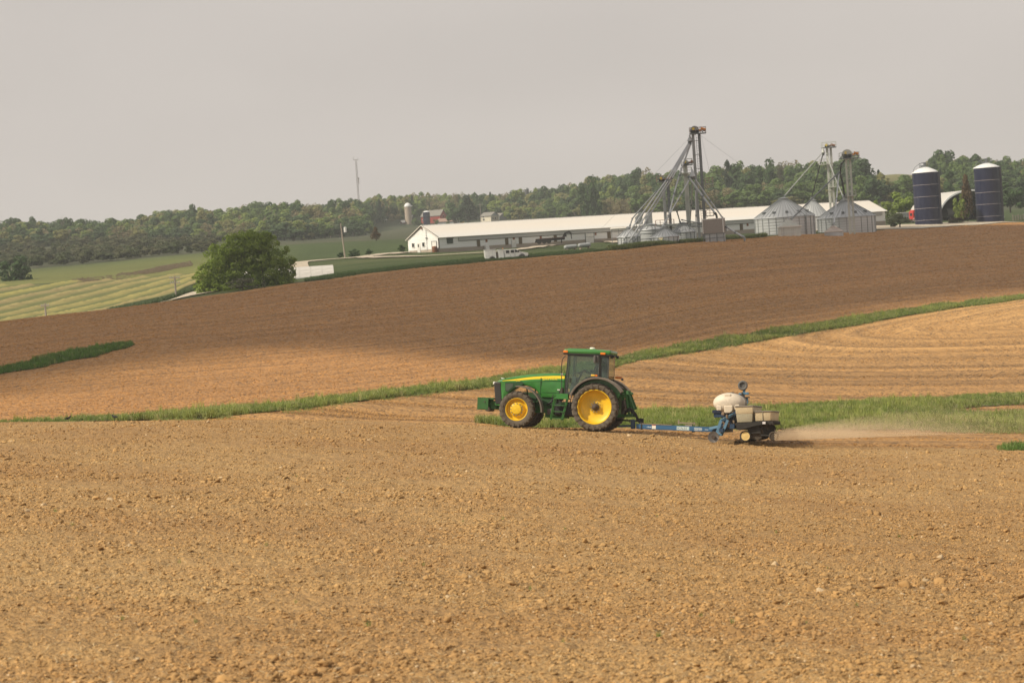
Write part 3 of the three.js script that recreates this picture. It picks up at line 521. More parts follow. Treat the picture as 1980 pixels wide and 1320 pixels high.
// the wood on the ridge: the trees in front and along the skyline one by one, the mass between as one
{
  const cand = [];
  const spots = [];
  for (let tries = 0; tries < 26000; tries++) {
    const f = rr(-0.222, 0.222), w = lineDist('wood', f), t = lineDist('top', f), r = Math.sqrt(lerp((w - 12) * (w - 12), (t + 45) * (t + 45), rnd())), x = r * Math.sin(f), z = -r * Math.cos(f);
    if (f > 0.136 && f < 0.166 && r > t - 230) continue;                    // the open hilltop
    const farm = lineDist('wood', f); if (f > -0.0535 && f < 0.002 && r < farm + (f < -0.02 ? 135 : 75)) continue;   // the far farmyard
    const q = 7.4; let ok = true; const cx = Math.floor(x / q), cz = Math.floor(z / q);
    for (let a = -1; a <= 1 && ok; a++) for (let b = -1; b <= 1; b++) { const s = cand[`${cx + a},${cz + b}`]; if (s && (s[0] - x) ** 2 + (s[1] - z) ** 2 < 42) { ok = false; break; } }
    if (!ok) continue; cand[`${cx},${cz}`] = [x, z];
    const low = noise.noise(x * 0.012, 3, z * 0.012);
    let kind = 'round', leaf = 'mid'; const u = rnd() + low * 0.5, left = f < -0.06, right = f > 0.05;
    if (u < 0.30) leaf = 'dark'; else if (u < 0.58) leaf = 'mid'; else if (u < 0.76) leaf = right ? 'mid' : 'bright'; else if (u < 0.9) leaf = 'olive'; else { leaf = 'tan'; kind = 'loose'; }
    if (right && leaf === 'olive' && rnd() < 0.5) leaf = 'dark';
    if (f < -0.15 && rnd() < 0.6) leaf = 'dark';
    if (rnd() < 0.03) kind = 'bare'; else if (rnd() < 0.02) { kind = 'cone'; leaf = 'spruce'; }
    const e = clamp((r - w) / (t - w), 0, 1), sc = lerp(0.62, 1, sstep(0, 0.35, e)), big = right ? 1.02 : 0.95;
    const h = rr(7.5, 12.5) * big * sc * (1 + 0.45 * noise.noise(x * 0.028, 9, z * 0.028)) * (r > t ? 1.05 : 1) * (f < -0.10 ? 0.86 : 1), wd = kind === 'cone' ? h * 0.45 : rr(7.5, 12) * big * lerp(0.8, 1, sc);
    spots.push({ x, z, f, r, e, h, wd, kind, leaf, front: r - w });
  }
  spots.sort((a, b) => a.front - b.front);
  const singles = [], rest = [];
  const sky = spots.filter(s => s.e > 0.93 && s.r <= lineDist('top', s.f) + 8), front = spots.filter(s => s.e <= 0.93);
  sky.slice(0, 130).forEach(s => singles.push(s)); front.slice(0, 285 - singles.length).forEach(s => singles.push(s));
  const one = new Set(singles); spots.forEach(s => { if (!one.has(s)) rest.push(s); });
  const word = { dark: 'dark green', mid: 'mid green', bright: 'fresh light green', olive: 'olive green budding', tan: 'tan budding half-leafed', spruce: 'blackish conifer' };
  singles.forEach((s, i) => {
    const sk = s.e > 0.93, lab = s.kind === 'bare' ? (sk ? 'leafless grey tree on the skyline of the wooded ridge' : 'leafless grey tree at the foot of the wooded ridge') : `${word[s.leaf]} tree ${sk ? 'on the skyline' : 'at the foot'} of the wooded ridge`;
    const q = toPx(V(s.x, H(s.x, s.z), s.z))[0], full = lab + (q < 380 ? ', beyond the hay field' : q < 600 ? ', behind the big tree' : q < 770 ? ', near the radio mast' : q < 1000 ? ', near the far red barn' : q < 1190 ? ', above the long barn' : q < 1430 ? ', behind the left elevators' : q < 1700 ? ', behind the large bins' : ', behind the navy silos');
    tree(V(s.x, H(s.x, s.z), s.z), s.h, s.wd, s.kind, s.leaf, full, full.replace(' tree ', ' trees '), i, 'tree');
  });
  const g = new THREE.Group(); g.name = 'woodland'; scene.add(g); tag(g, 'dense spring woodland covering the ridge behind the farm', 'woodland', null, 'stuff');
  const by = {}; rest.forEach((s, i) => { const k = s.kind === 'bare' ? 'bare' : s.kind + (i % 2); (by[k] ||= []).push({ p: V(s.x, H(s.x, s.z), s.z), s: V(s.wd / 0.9, s.h, s.wd / 0.9), ry: rnd() * TAU, c: s.kind === 'bare' ? C(1, 1, 1) : LEAF[s.leaf].color }); });
  for (const [k, l] of Object.entries(by)) { const m = scatter('tree_mass', k === 'bare' ? BARE[0] : CROWN[k.slice(0, -1)][+k.slice(-1)], k === 'bare' ? barkGrey : leafMat(0xffffff), l); m.removeFromParent(); m.name = 'tree_mass'; g.add(m); }
}

// ------------------------------------------------------------ materials of the farm
const corrBump = dataTex(64, (u, v) => { const s = 0.5 + 0.5 * Math.sin(v * TAU * 8); return [s, s, s]; });
const ribBump = dataTex(64, (u, v) => { const s = Math.pow(0.5 + 0.5 * Math.sin(u * TAU * 4), 6); return [s, s, s]; });
const wearTex = dataTex(512, (u, v) => { const s = 0.88 + 0.22 * tfbm(u, v, 6, 4, 3) + 0.10 * tnoise(u, v * 0.2, 60, 2); return [s, s, s]; });
const stainTex = dataTex(512, (u, v) => { const st = tnoise(u * 1, v * 0.08, 40, 2), a = tfbm(u, v, 5, 4, 6); const s = 0.86 + 0.2 * a + 0.16 * st, k = clamp(a * 2 - 0.35, 0, 1) * 0.3; return [s, s * (1 - k * 0.5), s * (1 - k)]; });
const galv = mat(C(0.56, 0.58, 0.60), 0.45, { metalness: 0.3, map: rep(wearTex, 1 / 6), bumpMap: rep(corrBump, 1, 1 / 0.9), bumpScale: 0.03 });
const galvFlat = mat(C(0.50, 0.52, 0.545), 0.45, { metalness: 0.3, map: rep(wearTex, 1 / 5) });
const galvDark = mat(C(0.20, 0.22, 0.235), 0.55, { metalness: 0.45, map: rep(wearTex, 1 / 4) });
const galvMid = mat(C(0.32, 0.34, 0.35), 0.5, { metalness: 0.45, map: rep(wearTex, 1 / 4) });
const steelPale = mat(C(0.52, 0.54, 0.50), 0.55, { metalness: 0.25 });
const whiteRoof = mat(C(0.80, 0.79, 0.76), 0.5, { map: rep(stainTex, 1 / 40, 1 / 8), bumpMap: rep(ribBump, 1 / 3, 1), bumpScale: 0.03 });
const whiteWall = mat(C(0.86, 0.87, 0.87), 0.6, { map: rep(wearTex, 1 / 26, 1 / 6), bumpMap: rep(corrBump, 1, 1 / 2.4), bumpScale: 0.02 });
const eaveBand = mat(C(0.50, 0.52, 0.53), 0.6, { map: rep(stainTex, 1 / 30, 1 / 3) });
const concrete = mat(C(0.42, 0.36, 0.30), 0.95, { map: rep(stainTex, 1 / 7, 1 / 2.5) });
const darkTrim = mat(C(0.05, 0.045, 0.045), 0.7), brownPanel = mat(C(0.145, 0.115, 0.075), 0.9), rust = mat(C(0.23, 0.095, 0.045), 0.85);
const whitePaint = mat(C(0.78, 0.77, 0.74), 0.5, { map: rep(wearTex, 1 / 3) }), glassDark = mat(C(0.03, 0.035, 0.04), 0.12, { metalness: 0.0 });
const orangePaint = mat(C(0.72, 0.26, 0.03), 0.5), redRail = mat(C(0.30, 0.20, 0.17), 0.7), yellowPaint = mat(C(0.80, 0.58, 0.04), 0.5), blackPaint = mat(C(0.022, 0.022, 0.024), 0.55), rubber = mat(C(0.035, 0.033, 0.031), 0.9);
const redPaint = mat(C(0.50, 0.035, 0.028), 0.45), redBarn = mat(C(0.34, 0.055, 0.045), 0.85), greyRoof = mat(C(0.22, 0.21, 0.19), 0.85), greyWall = mat(C(0.30, 0.32, 0.32), 0.75);
const chrome = mat(C(0.6, 0.6, 0.6), 0.25, { metalness: 0.9 });

// ------------------------------------------------------------ roads
road('gravel_road', [G(-40, 640, 352), stand(250, 596, 340), stand(330, 584, 345), stand(385, 569, 352), stand(470, 545, 375), stand(560, 517, 420), hit(590, 506, 395), hit(650, 501.5, 395), hit(705, 497, 395), hit(755, 490, 400), stand(792, 484, 478)], t => t < 0.45 ? 9 : 5, 'pale gravel road climbing from behind the big tree to the long barn', 'road', 0.16);
road('gravel_drive', [hit(700, 498, 395), hit(760, 497.5, 395), hit(860, 494, 395), hit(940, 489.5, 400), hit(1010, 483, 405), hit(1060, 476, 410), hit(1110, 469, 415), hit(1160, 464, 420), stand(1230, 460, 478)], t => lerp(3.2, 9, sstep(0.55, 0.95, t)), 'narrow pale gravel drive curving across the grass to the grain bins', 'road', 0.20);
{ // gravel yard round the bins and silos, seen between them
  const pts = [[1050, 1200, 6], [1690, 1990, 16]];
  road('gravel_yard', [stand(1660, 447, 505), stand(1730, 441, 520), stand(1800, 436, 530), stand(1860, 433, 540), stand(1930, 430, 545)], 26, 'pale gravel yard around the blue silos', 'yard', 0.12);
}
{ // dark hedge bank beside the road, left of the big tree
  const l = []; for (let i = 0; i < 5200; i++) { const t = rnd(), px = lerp(215, 395, t), py = lerp(592, 552, t) - rnd() * lerp(3, 17, t) * 0.8, p = stand(px, py, lerp(338, 372, t) + rr(0, 16)); const s = rr(0.35, 0.8); l.push({ p, s: V(s * 1.6, s, s * 1.6), ry: rnd() * TAU, c: C(...mix3([0.045, 0.085, 0.022], [0.075, 0.12, 0.03], rnd())) }); }
  scatter('hedge_bank', tuftLow, leafMat(0xffffff), l, 'dark green overgrown bank beside the gravel road', 'hedge bank');
  const d = []; const dryPts = [[140, 543, 250, 533], [225, 533, 300, 522], [270, 528, 330, 516], [300, 521, 370, 508]];
  for (let i = 0; i < 4200; i++) { const q = dryPts[i % 4], t = rnd(), p = hit(lerp(q[0], q[2], t), lerp(q[1], q[3], t) + rr(-3, 6), 352); if (!p) continue; if (rnd() > 0.30 + fbm(p.x * 0.05, 2, p.z * 0.05, 3) * 2.2) continue; const s = rr(0.2, 0.55); d.push({ p, s: V(s * 1.6, s * 0.9, s * 1.6), ry: rnd() * TAU, c: C(...mix3([0.23, 0.165, 0.10], [0.16, 0.12, 0.07], rnd())) }); }
  scatter('dry_scrub', tuftLow, leafMat(0xffffff), d, 'dry pinkish brown scrub along the top of the hay field', 'scrub');
}

// ------------------------------------------------------------ the long white barn
{
  const A = at(849, 488, 480); A.y = H(A.x, A.z);
  const B0 = at(818, 437, 484.5), B1 = at(1672, 388, 550);
  const ax = B1.clone().sub(B0).setY(0).normalize(), L = 114, Wd = 10.2, eave = 2.85, ridge = 5.1, fnd = 0.75;
  const t = thing('poultry_barn', 'very long low white metal barn with a bright white roof', 'barn');
  t.position.set(A.x, at(849, 488, 480).y - 0.05, A.z); t.rotation.y = Math.atan2(-ax.z, ax.x); t.updateMatrixWorld(true);
  const inv = t.matrixWorld.clone().invert();
  // where a sight line meets the front wall: [along, up]
  const wallAt = (px, py) => { const o = camP.clone().applyMatrix4(inv), q = at(px, py, 100).applyMatrix4(inv).sub(o), k = (0 - o.z) / q.z; return [o.x + q.x * k, o.y + q.y * k]; };
  const gableAt = (px, py) => { const o = camP.clone().applyMatrix4(inv), q = at(px, py, 100).applyMatrix4(inv).sub(o), k = (0 - o.x) / q.x; return [o.z + q.z * k, o.y + q.y * k]; };
  mesh('foundation', [box(L, fnd + 1.2, 0.22, L / 2, fnd / 2 - 0.6, -0.1), box(0.22, fnd + 1.2, Wd - 0.4, 0.1, fnd / 2 - 0.6, -Wd / 2)], concrete, t);
  const gs = extrude([[0, fnd], [Wd, fnd], [Wd, eave], [Wd / 2, ridge], [0, eave]], 0.16).applyMatrix4(new THREE.Matrix4().makeRotationY(Math.PI / 2)).translate(-0.02, 0, 0);
  mesh('gable_wall', gs, whiteWall, t);
  mesh('side_wall', [box(L, eave - fnd, 0.16, L / 2, (eave + fnd) / 2, -0.06)], whiteWall, t);
  mesh('rear_wall', [box(L, eave, 0.16, L / 2, eave / 2, -Wd), box(0.16, eave, Wd - 0.3, L, eave / 2, -Wd / 2)], whiteWall, t);
  const sl = Math.hypot(Wd / 2 + 0.5, ridge - eave + 0.22), an = Math.atan2(ridge - eave + 0.1, Wd / 2);
  for (const s of [1, -1]) mesh('roof', box(L + 0.7, 0.1, sl, L / 2, (eave + ridge) / 2 + 0.06, s > 0 ? -Wd / 4 + 0.24 : -Wd * 0.75 - 0.24, s * an), whiteRoof, t);
  mesh('ridge_cap', box(L + 0.7, 0.09, 0.5, L / 2, ridge + 0.17, -Wd / 2), whiteRoof, t);
  const x0 = wallAt(886, 465)[0];
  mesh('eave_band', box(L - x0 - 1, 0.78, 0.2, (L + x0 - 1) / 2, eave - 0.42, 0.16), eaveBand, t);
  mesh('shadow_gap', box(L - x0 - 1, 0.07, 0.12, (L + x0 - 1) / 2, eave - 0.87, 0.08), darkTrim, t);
  mesh('verge_trim', [beam(V(-0.2, eave + 0.02, 0.3), V(-0.2, ridge + 0.16, -Wd / 2), 0.12, 0.2), beam(V(-0.2, eave + 0.02, -Wd - 0.3), V(-0.2, ridge + 0.16, -Wd / 2), 0.12, 0.2), box(0.16, eave - fnd, 0.16, 0.02, (eave + fnd) / 2, 0.05)], darkTrim, t);
  // brown curtain openings
  for (const [a, b] of [[921.5, 927], [976.5, 982], [1003, 1009], [1071, 1076.5], [1175, 1181.5], [1432.5, 1438]]) {
    const u = wallAt(a, 465)[0], v = wallAt(b, 465)[0], w = Math.max(0.7, v - u);
    mesh('opening', box(w, eave - 0.9 - fnd + 0.1, 0.1, u + w / 2, (eave - 0.9 + fnd) / 2, 0.06), brownPanel, t);
  }
  for (const [a, y] of [[940, 461.5], [993, 457.5], [1045, 454], [1151, 447], [1445, 424]]) { const [u, v] = wallAt(a, y); const w = mesh('window', box(0.42, 0.5, 0.08, u, clamp(v, fnd + 0.5, eave - 1.15), 0.06), rust, t); mesh('frame', [box(0.56, 0.07, 0.06, u, clamp(v, fnd + 0.5, eave - 1.15) + 0.28, 0.06), box(0.56, 0.07, 0.06, u, clamp(v, fnd + 0.5, eave - 1.15) - 0.28, 0.06)], whitePaint, w); }
  { const [u] = wallAt(869, 460), h = mesh('hatch', box(1.35, 0.95, 0.12, u, 2.05, 0.07), mat(C(0.075, 0.095, 0.085), 0.7), t); mesh('hatch_hood', box(1.5, 0.1, 0.4, u, 2.58, 0.2), darkTrim, h); }
  { const [u] = wallAt(993, 470), d = mesh('door', box(0.95, 1.5, 0.1, u, 0.85, 0.06), whitePaint, t); mesh('frame', [box(0.07, 1.55, 0.06, u - 0.52, 0.87, 0.07), box(0.07, 1.55, 0.06, u + 0.52, 0.87, 0.07)], eaveBand, d); }
  { const [u] = wallAt(1132, 460), [v] = wallAt(1147, 452), d = mesh('double_door', box(v - u, 1.9, 0.12, (u + v) / 2, 1.0, 0.08), whitePaint, t); mesh('frame', [box(v - u + 0.2, 0.08, 0.1, (u + v) / 2, 1.98, 0.11), box(0.08, 1.9, 0.1, u - 0.05, 1, 0.11), box(0.08, 1.9, 0.1, v + 0.05, 1, 0.11), box(v - u, 0.05, 0.05, (u + v) / 2, 1.2, 0.16)], galvDark, d); }
  // gable end: two windows, two doors, a service pipe
  const gb = (w, h, z, y, dx = -0.06) => box(0.1, h, w, dx, y, z);
  for (const px of [799.5, 819.5]) { const z = gableAt(px, 473)[0], w = mesh('window', gb(0.75, 0.75, z, 1.75), glassDark, t); mesh('frame', [gb(0.9, 0.09, z, 2.16, -0.09), gb(0.9, 0.09, z, 1.34, -0.09), gb(0.09, 0.8, z - 0.42, 1.75, -0.09), gb(0.09, 0.8, z + 0.42, 1.75, -0.09)], whitePaint, w); }
  { const z = gableAt(810, 475)[0], d = mesh('door', gb(0.95, 2.0, z, 1.05), whitePaint, t); mesh('pane', gb(0.32, 0.5, z, 1.6, -0.12), glassDark, d); }
  { const z = gableAt(840.5, 478)[0], d = mesh('door', gb(1.5, 2.1, z, 1.1), whitePaint, t); mesh('frame', [gb(1.7, 0.09, z, 2.2, -0.1), gb(0.09, 2.1, z - 0.8, 1.1, -0.1), gb(0.09, 2.1, z + 0.8, 1.1, -0.1)], galvDark, d); }
  { const z = gableAt(825.5, 460)[0]; mesh('service_pipe', [rod(V(-0.15, 0.6, z), V(-0.15, 4.4, z), 0.04), box(0.16, 0.16, 0.5, -0.15, 2.9, z)], galvDark, t); }
  mesh('gable_lamp', rbox(0.3, 0.25, 0.3, 0.05, -0.2, ridge - 0.35, -Wd / 2), rust, t);
  const lw = V(0, 0, 0).applyMatrix4(t.matrixWorld);
  // loading ramp wall before the gable
  const rp = thing('loading_ramp', 'low pale concrete ramp wall in front of the barn gable', 'ramp'); rp.position.copy(t.position); rp.rotation.y = t.rotation.y;
  const zr = gableAt(800, 490)[0], zl = gableAt(824, 490)[0];
  mesh('wall', [box(3.2, 1.1, 0.25, -1.9, -0.42, -0.6), box(0.25, 1.1, Wd - 2.4, -3.45, -0.42, -Wd / 2 + 0.5)], concrete, rp);
  mesh('deck', box(3.3, 0.12, Wd - 2.4, -1.8, 0.16, -Wd / 2 + 0.5), concrete, rp);
  const brl = thing('barrel', 'rusty brown barrel at the corner of the barn gable', 'barrel'); brl.position.copy(V(-0.75, 0.1, -0.35).applyMatrix4(t.matrixWorld));
  mesh('drum', lathe([[0, 0], [0.42, 0], [0.44, 0.1], [0.47, 0.55], [0.44, 1.05], [0.42, 1.15], [0, 1.17]], 16), rust, brl); mesh('hoop', [cyl(0.485, 0.485, 0.05, 16, 0, 0.4), cyl(0.485, 0.485, 0.05, 16, 0, 0.75)], darkTrim, brl);
  const ex = thing('fan_housing', 'small white fan housing against the foot of the long barn wall', 'fan housing'); ex.position.copy(V(wallAt(937.5, 472)[0], 0, 0.6).applyMatrix4(t.matrixWorld)); ex.position.y = H(ex.position.x, ex.position.z) ; ex.rotation.y = t.rotation.y; ex.scale.setScalar(0.62);
  mesh('hood', extrude([[-0.5, 0], [0.55, 0], [0.3, 1.2], [-0.5, 1.35]], 1.3).applyMatrix4(new THREE.Matrix4().makeRotationY(-Math.PI / 2)).translate(0.65, 0, 0), whitePaint, ex); mesh('grille', [0.2, 0.45, 0.7, 0.95].map(y => box(1.0, 0.05, 0.05, 0, y, 0.52 - y * 0.18, 0.2)), eaveBand, ex);
}

// ------------------------------------------------------------ round grain bins
const emblem = (() => { const c = document.createElement('canvas'); c.width = 128; c.height = 128; const g = c.getContext('2d'); g.fillStyle = '#9fa5aa'; g.fillRect(0, 0, 128, 128); g.fillStyle = '#f0d818'; g.fillRect(6, 10, 116, 70); g.fillStyle = '#ffffff'; g.fillRect(14, 20, 100, 50); g.fillStyle = '#e2b812'; g.font = 'bold 40px sans-serif'; g.fillRect(24, 34, 66, 10); g.fillStyle = '#d04a18'; g.fillRect(60, 44, 40, 9); g.fillStyle = '#f0d818'; g.beginPath(); g.arc(72, 88, 26, 0, 7); g.fill(); g.fillStyle = '#ffffff'; g.beginPath(); g.arc(72, 86, 15, 0, 7); g.fill(); const t = new THREE.CanvasTexture(c); t.colorSpace = THREE.SRGBColorSpace; return t; })();
// a bin standing at p: radius, wall height, roof rise; ribs on the roof, stiffeners on the wall
function bin(name, label, p, R, wall, roof, o = {}) {
  const { ribs = 28, stiff = 18, m = galv, rm = galvFlat, capR = 0.5, vents = 0, hoops, ladder } = o, t = thing(name, label, 'grain bin', o.group), base = o.base ?? 4;
  mesh('wall', new THREE.CylinderGeometry(R, R, wall + base, 48, 1, true).translate(0, (wall - base) / 2, 0), m, t);
  const rf = mesh('roof', lathe([[R + 0.14, wall - 0.12], [R + 0.14, wall], [capR, wall + roof], [0, wall + roof + 0.02]], 48), rm, t);
  mesh('rib', Array.from({ length: ribs }, (_, i) => { const a = i / ribs * TAU, c = Math.cos(a), s = Math.sin(a); return beam(V(c * (R + 0.1), wall + 0.05, s * (R + 0.1)), V(c * capR, wall + roof + 0.05, s * capR), 0.05, 0.09); }), galvMid, rf);
  if (stiff) mesh('stiffener', Array.from({ length: stiff }, (_, i) => { const a = (i + 0.5) / stiff * TAU; return box(0.09, wall + base, 0.07, Math.cos(a) * (R + 0.03), (wall - base) / 2, Math.sin(a) * (R + 0.03), 0, -a, 0); }), galvDark, t);
  mesh('eave_ring', [new THREE.TorusGeometry(R + 0.08, 0.055, 5, 48).rotateX(Math.PI / 2).translate(0, wall - 0.03, 0)], galvDark, t);
  if (hoops) for (const y of hoops) mesh('hoop', new THREE.TorusGeometry(R + 0.05, 0.08, 5, 48).rotateX(Math.PI / 2).translate(0, y, 0), galvDark, t);
  mesh('cap', [cyl(capR + 0.05, capR + 0.05, 0.35, 16, 0, wall + roof - 0.1), cyl(capR + 0.14, 0.08, 0.25, 16, 0, wall + roof + 0.25)], galvMid, t);
  for (let i = 0; i < vents; i++) { const a = Math.PI / 2 + (i - (vents - 1) / 2) * 0.52, q = R * 0.82, y = wall + roof * 0.2; mesh('roof_vent', merge([box(0.45, 0.4, 0.5, 0, 0.12, 0), box(0.5, 0.1, 0.62, 0, 0.36, 0.05)]).applyMatrix4(new THREE.Matrix4().makeRotationY(Math.PI / 2 - a)).translate(Math.cos(a) * q, y, Math.sin(a) * q), galvDark, t); }
  if (ladder !== undefined) { const a = ladder, tx = -Math.sin(a), tz = Math.cos(a), q = R + 0.2, pt = (k, y) => V(Math.cos(a) * q + tx * k, y, Math.sin(a) * q + tz * k); mesh('ladder', [rod(pt(-0.22, -1), pt(-0.22, wall + 0.4), 0.03, 0.03, 5), rod(pt(0.22, -1), pt(0.22, wall + 0.4), 0.03, 0.03, 5), ...Array.from({ length: Math.floor(wall / 0.35) + 3 }, (_, i) => rod(pt(-0.22, i * 0.35 - 1), pt(0.22, i * 0.35 - 1), 0.025, 0.025, 4))], galvDark, t); }
  t.position.copy(p); return t;
}
// by its outline in the photograph: centre, half width, eave, apex
function binPx(name, label, cx, half, eaveY, apexY, d, o = {}) {
  const e = at(cx, eaveY, d), R = half / F * d, g = H(e.x, e.z), roof = (eaveY - apexY) / F * d, p = V(e.x, g, e.z);
  return bin(name, label, p, R, e.y - g, roof, { base: 1.5, ...o });
}
binPx('grain_bin', 'large grey steel grain bin, the biggest on the left of the right-hand pair', 1517, 58, 419, 386, 478, { ribs: 40, stiff: 24, vents: 5, capR: 0.9, ladder: 0.95 });
binPx('grain_bin', 'large steel grain bin with an elevator before it, rightmost of all the bins', 1637, 55.5, 419, 389, 492, { ribs: 40, stiff: 24, vents: 4, capR: 0.9 });
binPx('grain_bin', 'frosty pale-roofed grain bin squeezed behind the two largest bins', 1574, 30, 418, 389, 520, { ribs: 26, stiff: 16, capR: 0.6 });
binPx('grain_bin', 'small steel bin with the yellow emblem on its wall', 1286, 27, 457, 441, 436, { ribs: 24, stiff: 16, capR: 0.35 });
binPx('grain_bin', 'small steel bin topped by a platform, rightmost of the left cluster', 1322, 24, 448, 434, 452, { ribs: 22, stiff: 15, capR: 0.8 });
binPx('grain_bin', 'small steel bin at the left end of the left cluster, beside the white tank', 1216, 22, 457, 443, 444, { ribs: 18, stiff: 12, capR: 0.35 });
binPx('grain_bin', 'taller hooped steel tank between the small bins of the left cluster', 1258, 23, 443, 437, 456, { ribs: 16, stiff: 0, capR: 1.2, m: galvFlat });
binPx('grain_bin', 'squat bin with only its ribbed cone roof showing above the brow', 1210, 27, 486, 471, 431, { ribs: 22, stiff: 0, capR: 0.3, base: 3 });
{ // hoops and ladder of the taller tank
  const t = scene.children.find(o => o.userData.label?.startsWith('taller hooped')), R = 23 / F * 456;
  for (const k of [451, 461, 471]) { const y = (443 - k) / F * 456 + (at(1258, 443, 456).y - t.position.y); mesh('hoop', new THREE.TorusGeometry(R + 0.04, 0.07, 5, 40).rotateX(Math.PI / 2).translate(0, y, 0), galvDark, t); }
  mesh('ladder', [rod(V(0.2, -1, R + 0.2), V(0.2, 3.4, R + 0.2), 0.035), rod(V(0.75, -1, R + 0.15), V(0.75, 3.4, R + 0.15), 0.035), ...Array.from({ length: 9 }, (_, i) => rod(V(0.2, i * 0.5 - 0.8, R + 0.2), V(0.75, i * 0.5 - 0.8, R + 0.15), 0.03, 0.03, 4))], galvDark, t);
  const b = scene.children.find(o => o.userData.label?.startsWith('small steel bin with the yellow')), Rb = 27 / F * 436, a = 1.93;
  const em = new THREE.CylinderGeometry(Rb + 0.06, Rb + 0.06, 0.66, 8, 1, true, Math.PI / 2 - a - 0.16, 0.32); mesh('emblem', em.translate(0, at(1272, 461, 436).y - b.position.y - 0.05, 0), new THREE.MeshStandardMaterial({ map: emblem, roughness: 0.6 }), b);
}

// ------------------------------------------------------------ bucket elevators with head platforms, and the spouts that fan out of them
const railing = (w, d, h, y, step = 0.8) => { const l = []; for (const [ax, az, bx, bz] of [[-w, -d, w, -d], [w, -d, w, d], [w, d, -w, d], [-w, d, -w, -d]]) { const n = Math.max(1, Math.round(Math.hypot(bx - ax, bz - az) / step)); for (let i = 0; i < n; i++) { const x = lerp(ax, bx, i / n), z = lerp(az, bz, i / n); l.push(rod(V(x, y, z), V(x, y + h, z), 0.025, 0.025, 4)); } l.push(rod(V(ax, y + h, az), V(bx, y + h, bz), 0.03, 0.03, 4), rod(V(ax, y + h * 0.5, az), V(bx, y + h * 0.5, bz), 0.02, 0.02, 4)); } return merge(l); };
function elevator(label, topPx, topY, d, o) {
  const top = at(topPx, topY, d), gy = H(top.x, top.z) - 1, h = top.y - gy, t = thing('bucket_elevator', label, 'grain elevator'); t.position.set(top.x, gy, top.z);
  const m = F / d; const { gap = 12, r = 0.28, headR = 0.7, wide = 3.2, off = 0.4, motor = orangePaint, pale, cage, plats = [], rail = redRail } = o, g = gap / m / 2;
  const mm = pale ? steelPale : galvMid;
  for (const s of [-1, 1]) { mesh('leg_tube', [box(r * 1.7, h, r * 1.5, s * g, h / 2, 0)], s < 0 ? mm : (pale ? steelPale : galvDark), t); }
  mesh('tie', Array.from({ length: Math.floor(h / 2.4) }, (_, i) => box(gap / m + 0.5, 0.1, 0.1, 0, 1.6 + i * 2.4, 0.28)), mm, t);
  mesh('ladder', [rod(V(g * 0.3 - 0.2, 0, 0.32), V(g * 0.3 - 0.2, h, 0.32), 0.03, 0.03, 4), rod(V(g * 0.3 + 0.2, 0, 0.32), V(g * 0.3 + 0.2, h, 0.32), 0.03, 0.03, 4), ...Array.from({ length: Math.floor(h / 0.45) }, (_, i) => rod(V(g * 0.3 - 0.2, i * 0.45, 0.32), V(g * 0.3 + 0.2, i * 0.45, 0.32), 0.022, 0.022, 4))], pale ? steelPale : galvDark, t);
  const hd = mesh('head', [new THREE.CylinderGeometry(headR, headR, 0.9, 24).rotateX(Math.PI / 2).translate(off - g, h + headR * 0.75, 0), box(headR * 2, headR * 0.9, 0.9, off - g, h + headR * 0.35, 0)], pale ? steelPale : galvMid, t);
  mesh('emblem', new THREE.CylinderGeometry(0.24, 0.24, 0.06, 12).rotateX(Math.PI / 2).translate(off - g - headR * 0.3, h + headR * 1.1, 0.47), yellowPaint, hd);
  const mo = mesh('motor', [new THREE.CylinderGeometry(0.24, 0.24, 0.85, 12).rotateZ(Math.PI / 2 - 0.35).translate(off - g + headR + 0.75, h + headR * 0.9, 0.2), box(0.45, 0.35, 0.4, off - g + headR + 0.2, h + headR * 0.7, 0.2)], motor, t);
  mesh('motor_mount', [box(1.3, 0.12, 0.6, off - g + headR + 0.5, h + headR * 0.45, 0.2), rod(V(off - g + headR + 0.6, h + 0.05, 0.2), V(off - g + headR + 0.6, h + headR * 0.5, 0.2), 0.05)], galvDark, mo);
  const pl = mesh('platform', box(wide, 0.16, 1.9, off, h - 0.02, 0), galvDark, t); mesh('railing', railing(wide / 2, 0.9, 1.05, h).translate(off, 0, 0), pale ? steelPale : rail, pl);
  for (const [py, w, dx] of plats) { const y = at(topPx, py, d).y - gy, q = mesh('platform', [box(w, 0.14, 1.6, dx, y, 0.3), beam(V(dx - w * 0.3, y, 0.3), V(0, y - 1.1, 0.1), 0.08, 0.08)], mm, t); mesh('railing', railing(w / 2, 0.75, 1.0, y).translate(dx, 0, 0.3), pale ? steelPale : rail, q); }
  return t;
}
elevator('tallest grey bucket elevator with an orange motor on its head platform', 1346, 258, 446, { gap: 12, headR: 0.75, wide: 2.75, off: 0.32, plats: [[357, 1.3, 1.7], [419, 1.3, 1.5]] });
elevator('shorter pale elevator with two stacked platforms, left of the tallest elevator', 1325, 319, 452, { gap: 4, headR: 0.5, wide: 1.9, off: 0.3, motor: rust, pale: true, r: 0.22, plats: [[335, 1.9, 0.1]] });
elevator('shortest dark elevator of the left cluster, its platform against the trees', 1287, 351, 450, { gap: 9, headR: 0.55, wide: 2.6, off: -0.2, plats: [[436, 3.2, -0.6]] });
elevator('pale slim elevator with a railed platform on top, behind the right-hand bins', 1603, 285, 512, { gap: 7.5, headR: 0.45, wide: 2.8, off: 0.0, pale: true, motor: rust, r: 0.24, plats: [[317, 1.7, -1.2], [362, 1.4, 0.2]] });
elevator('elevator with a big round grey head and orange motor, in front of the rightmost bin', 1640, 306, 478, { gap: 8, headR: 0.95, wide: 3.6, off: 0.25, pale: true, r: 0.2, plats: [[379, 1.6, 0.2]] });
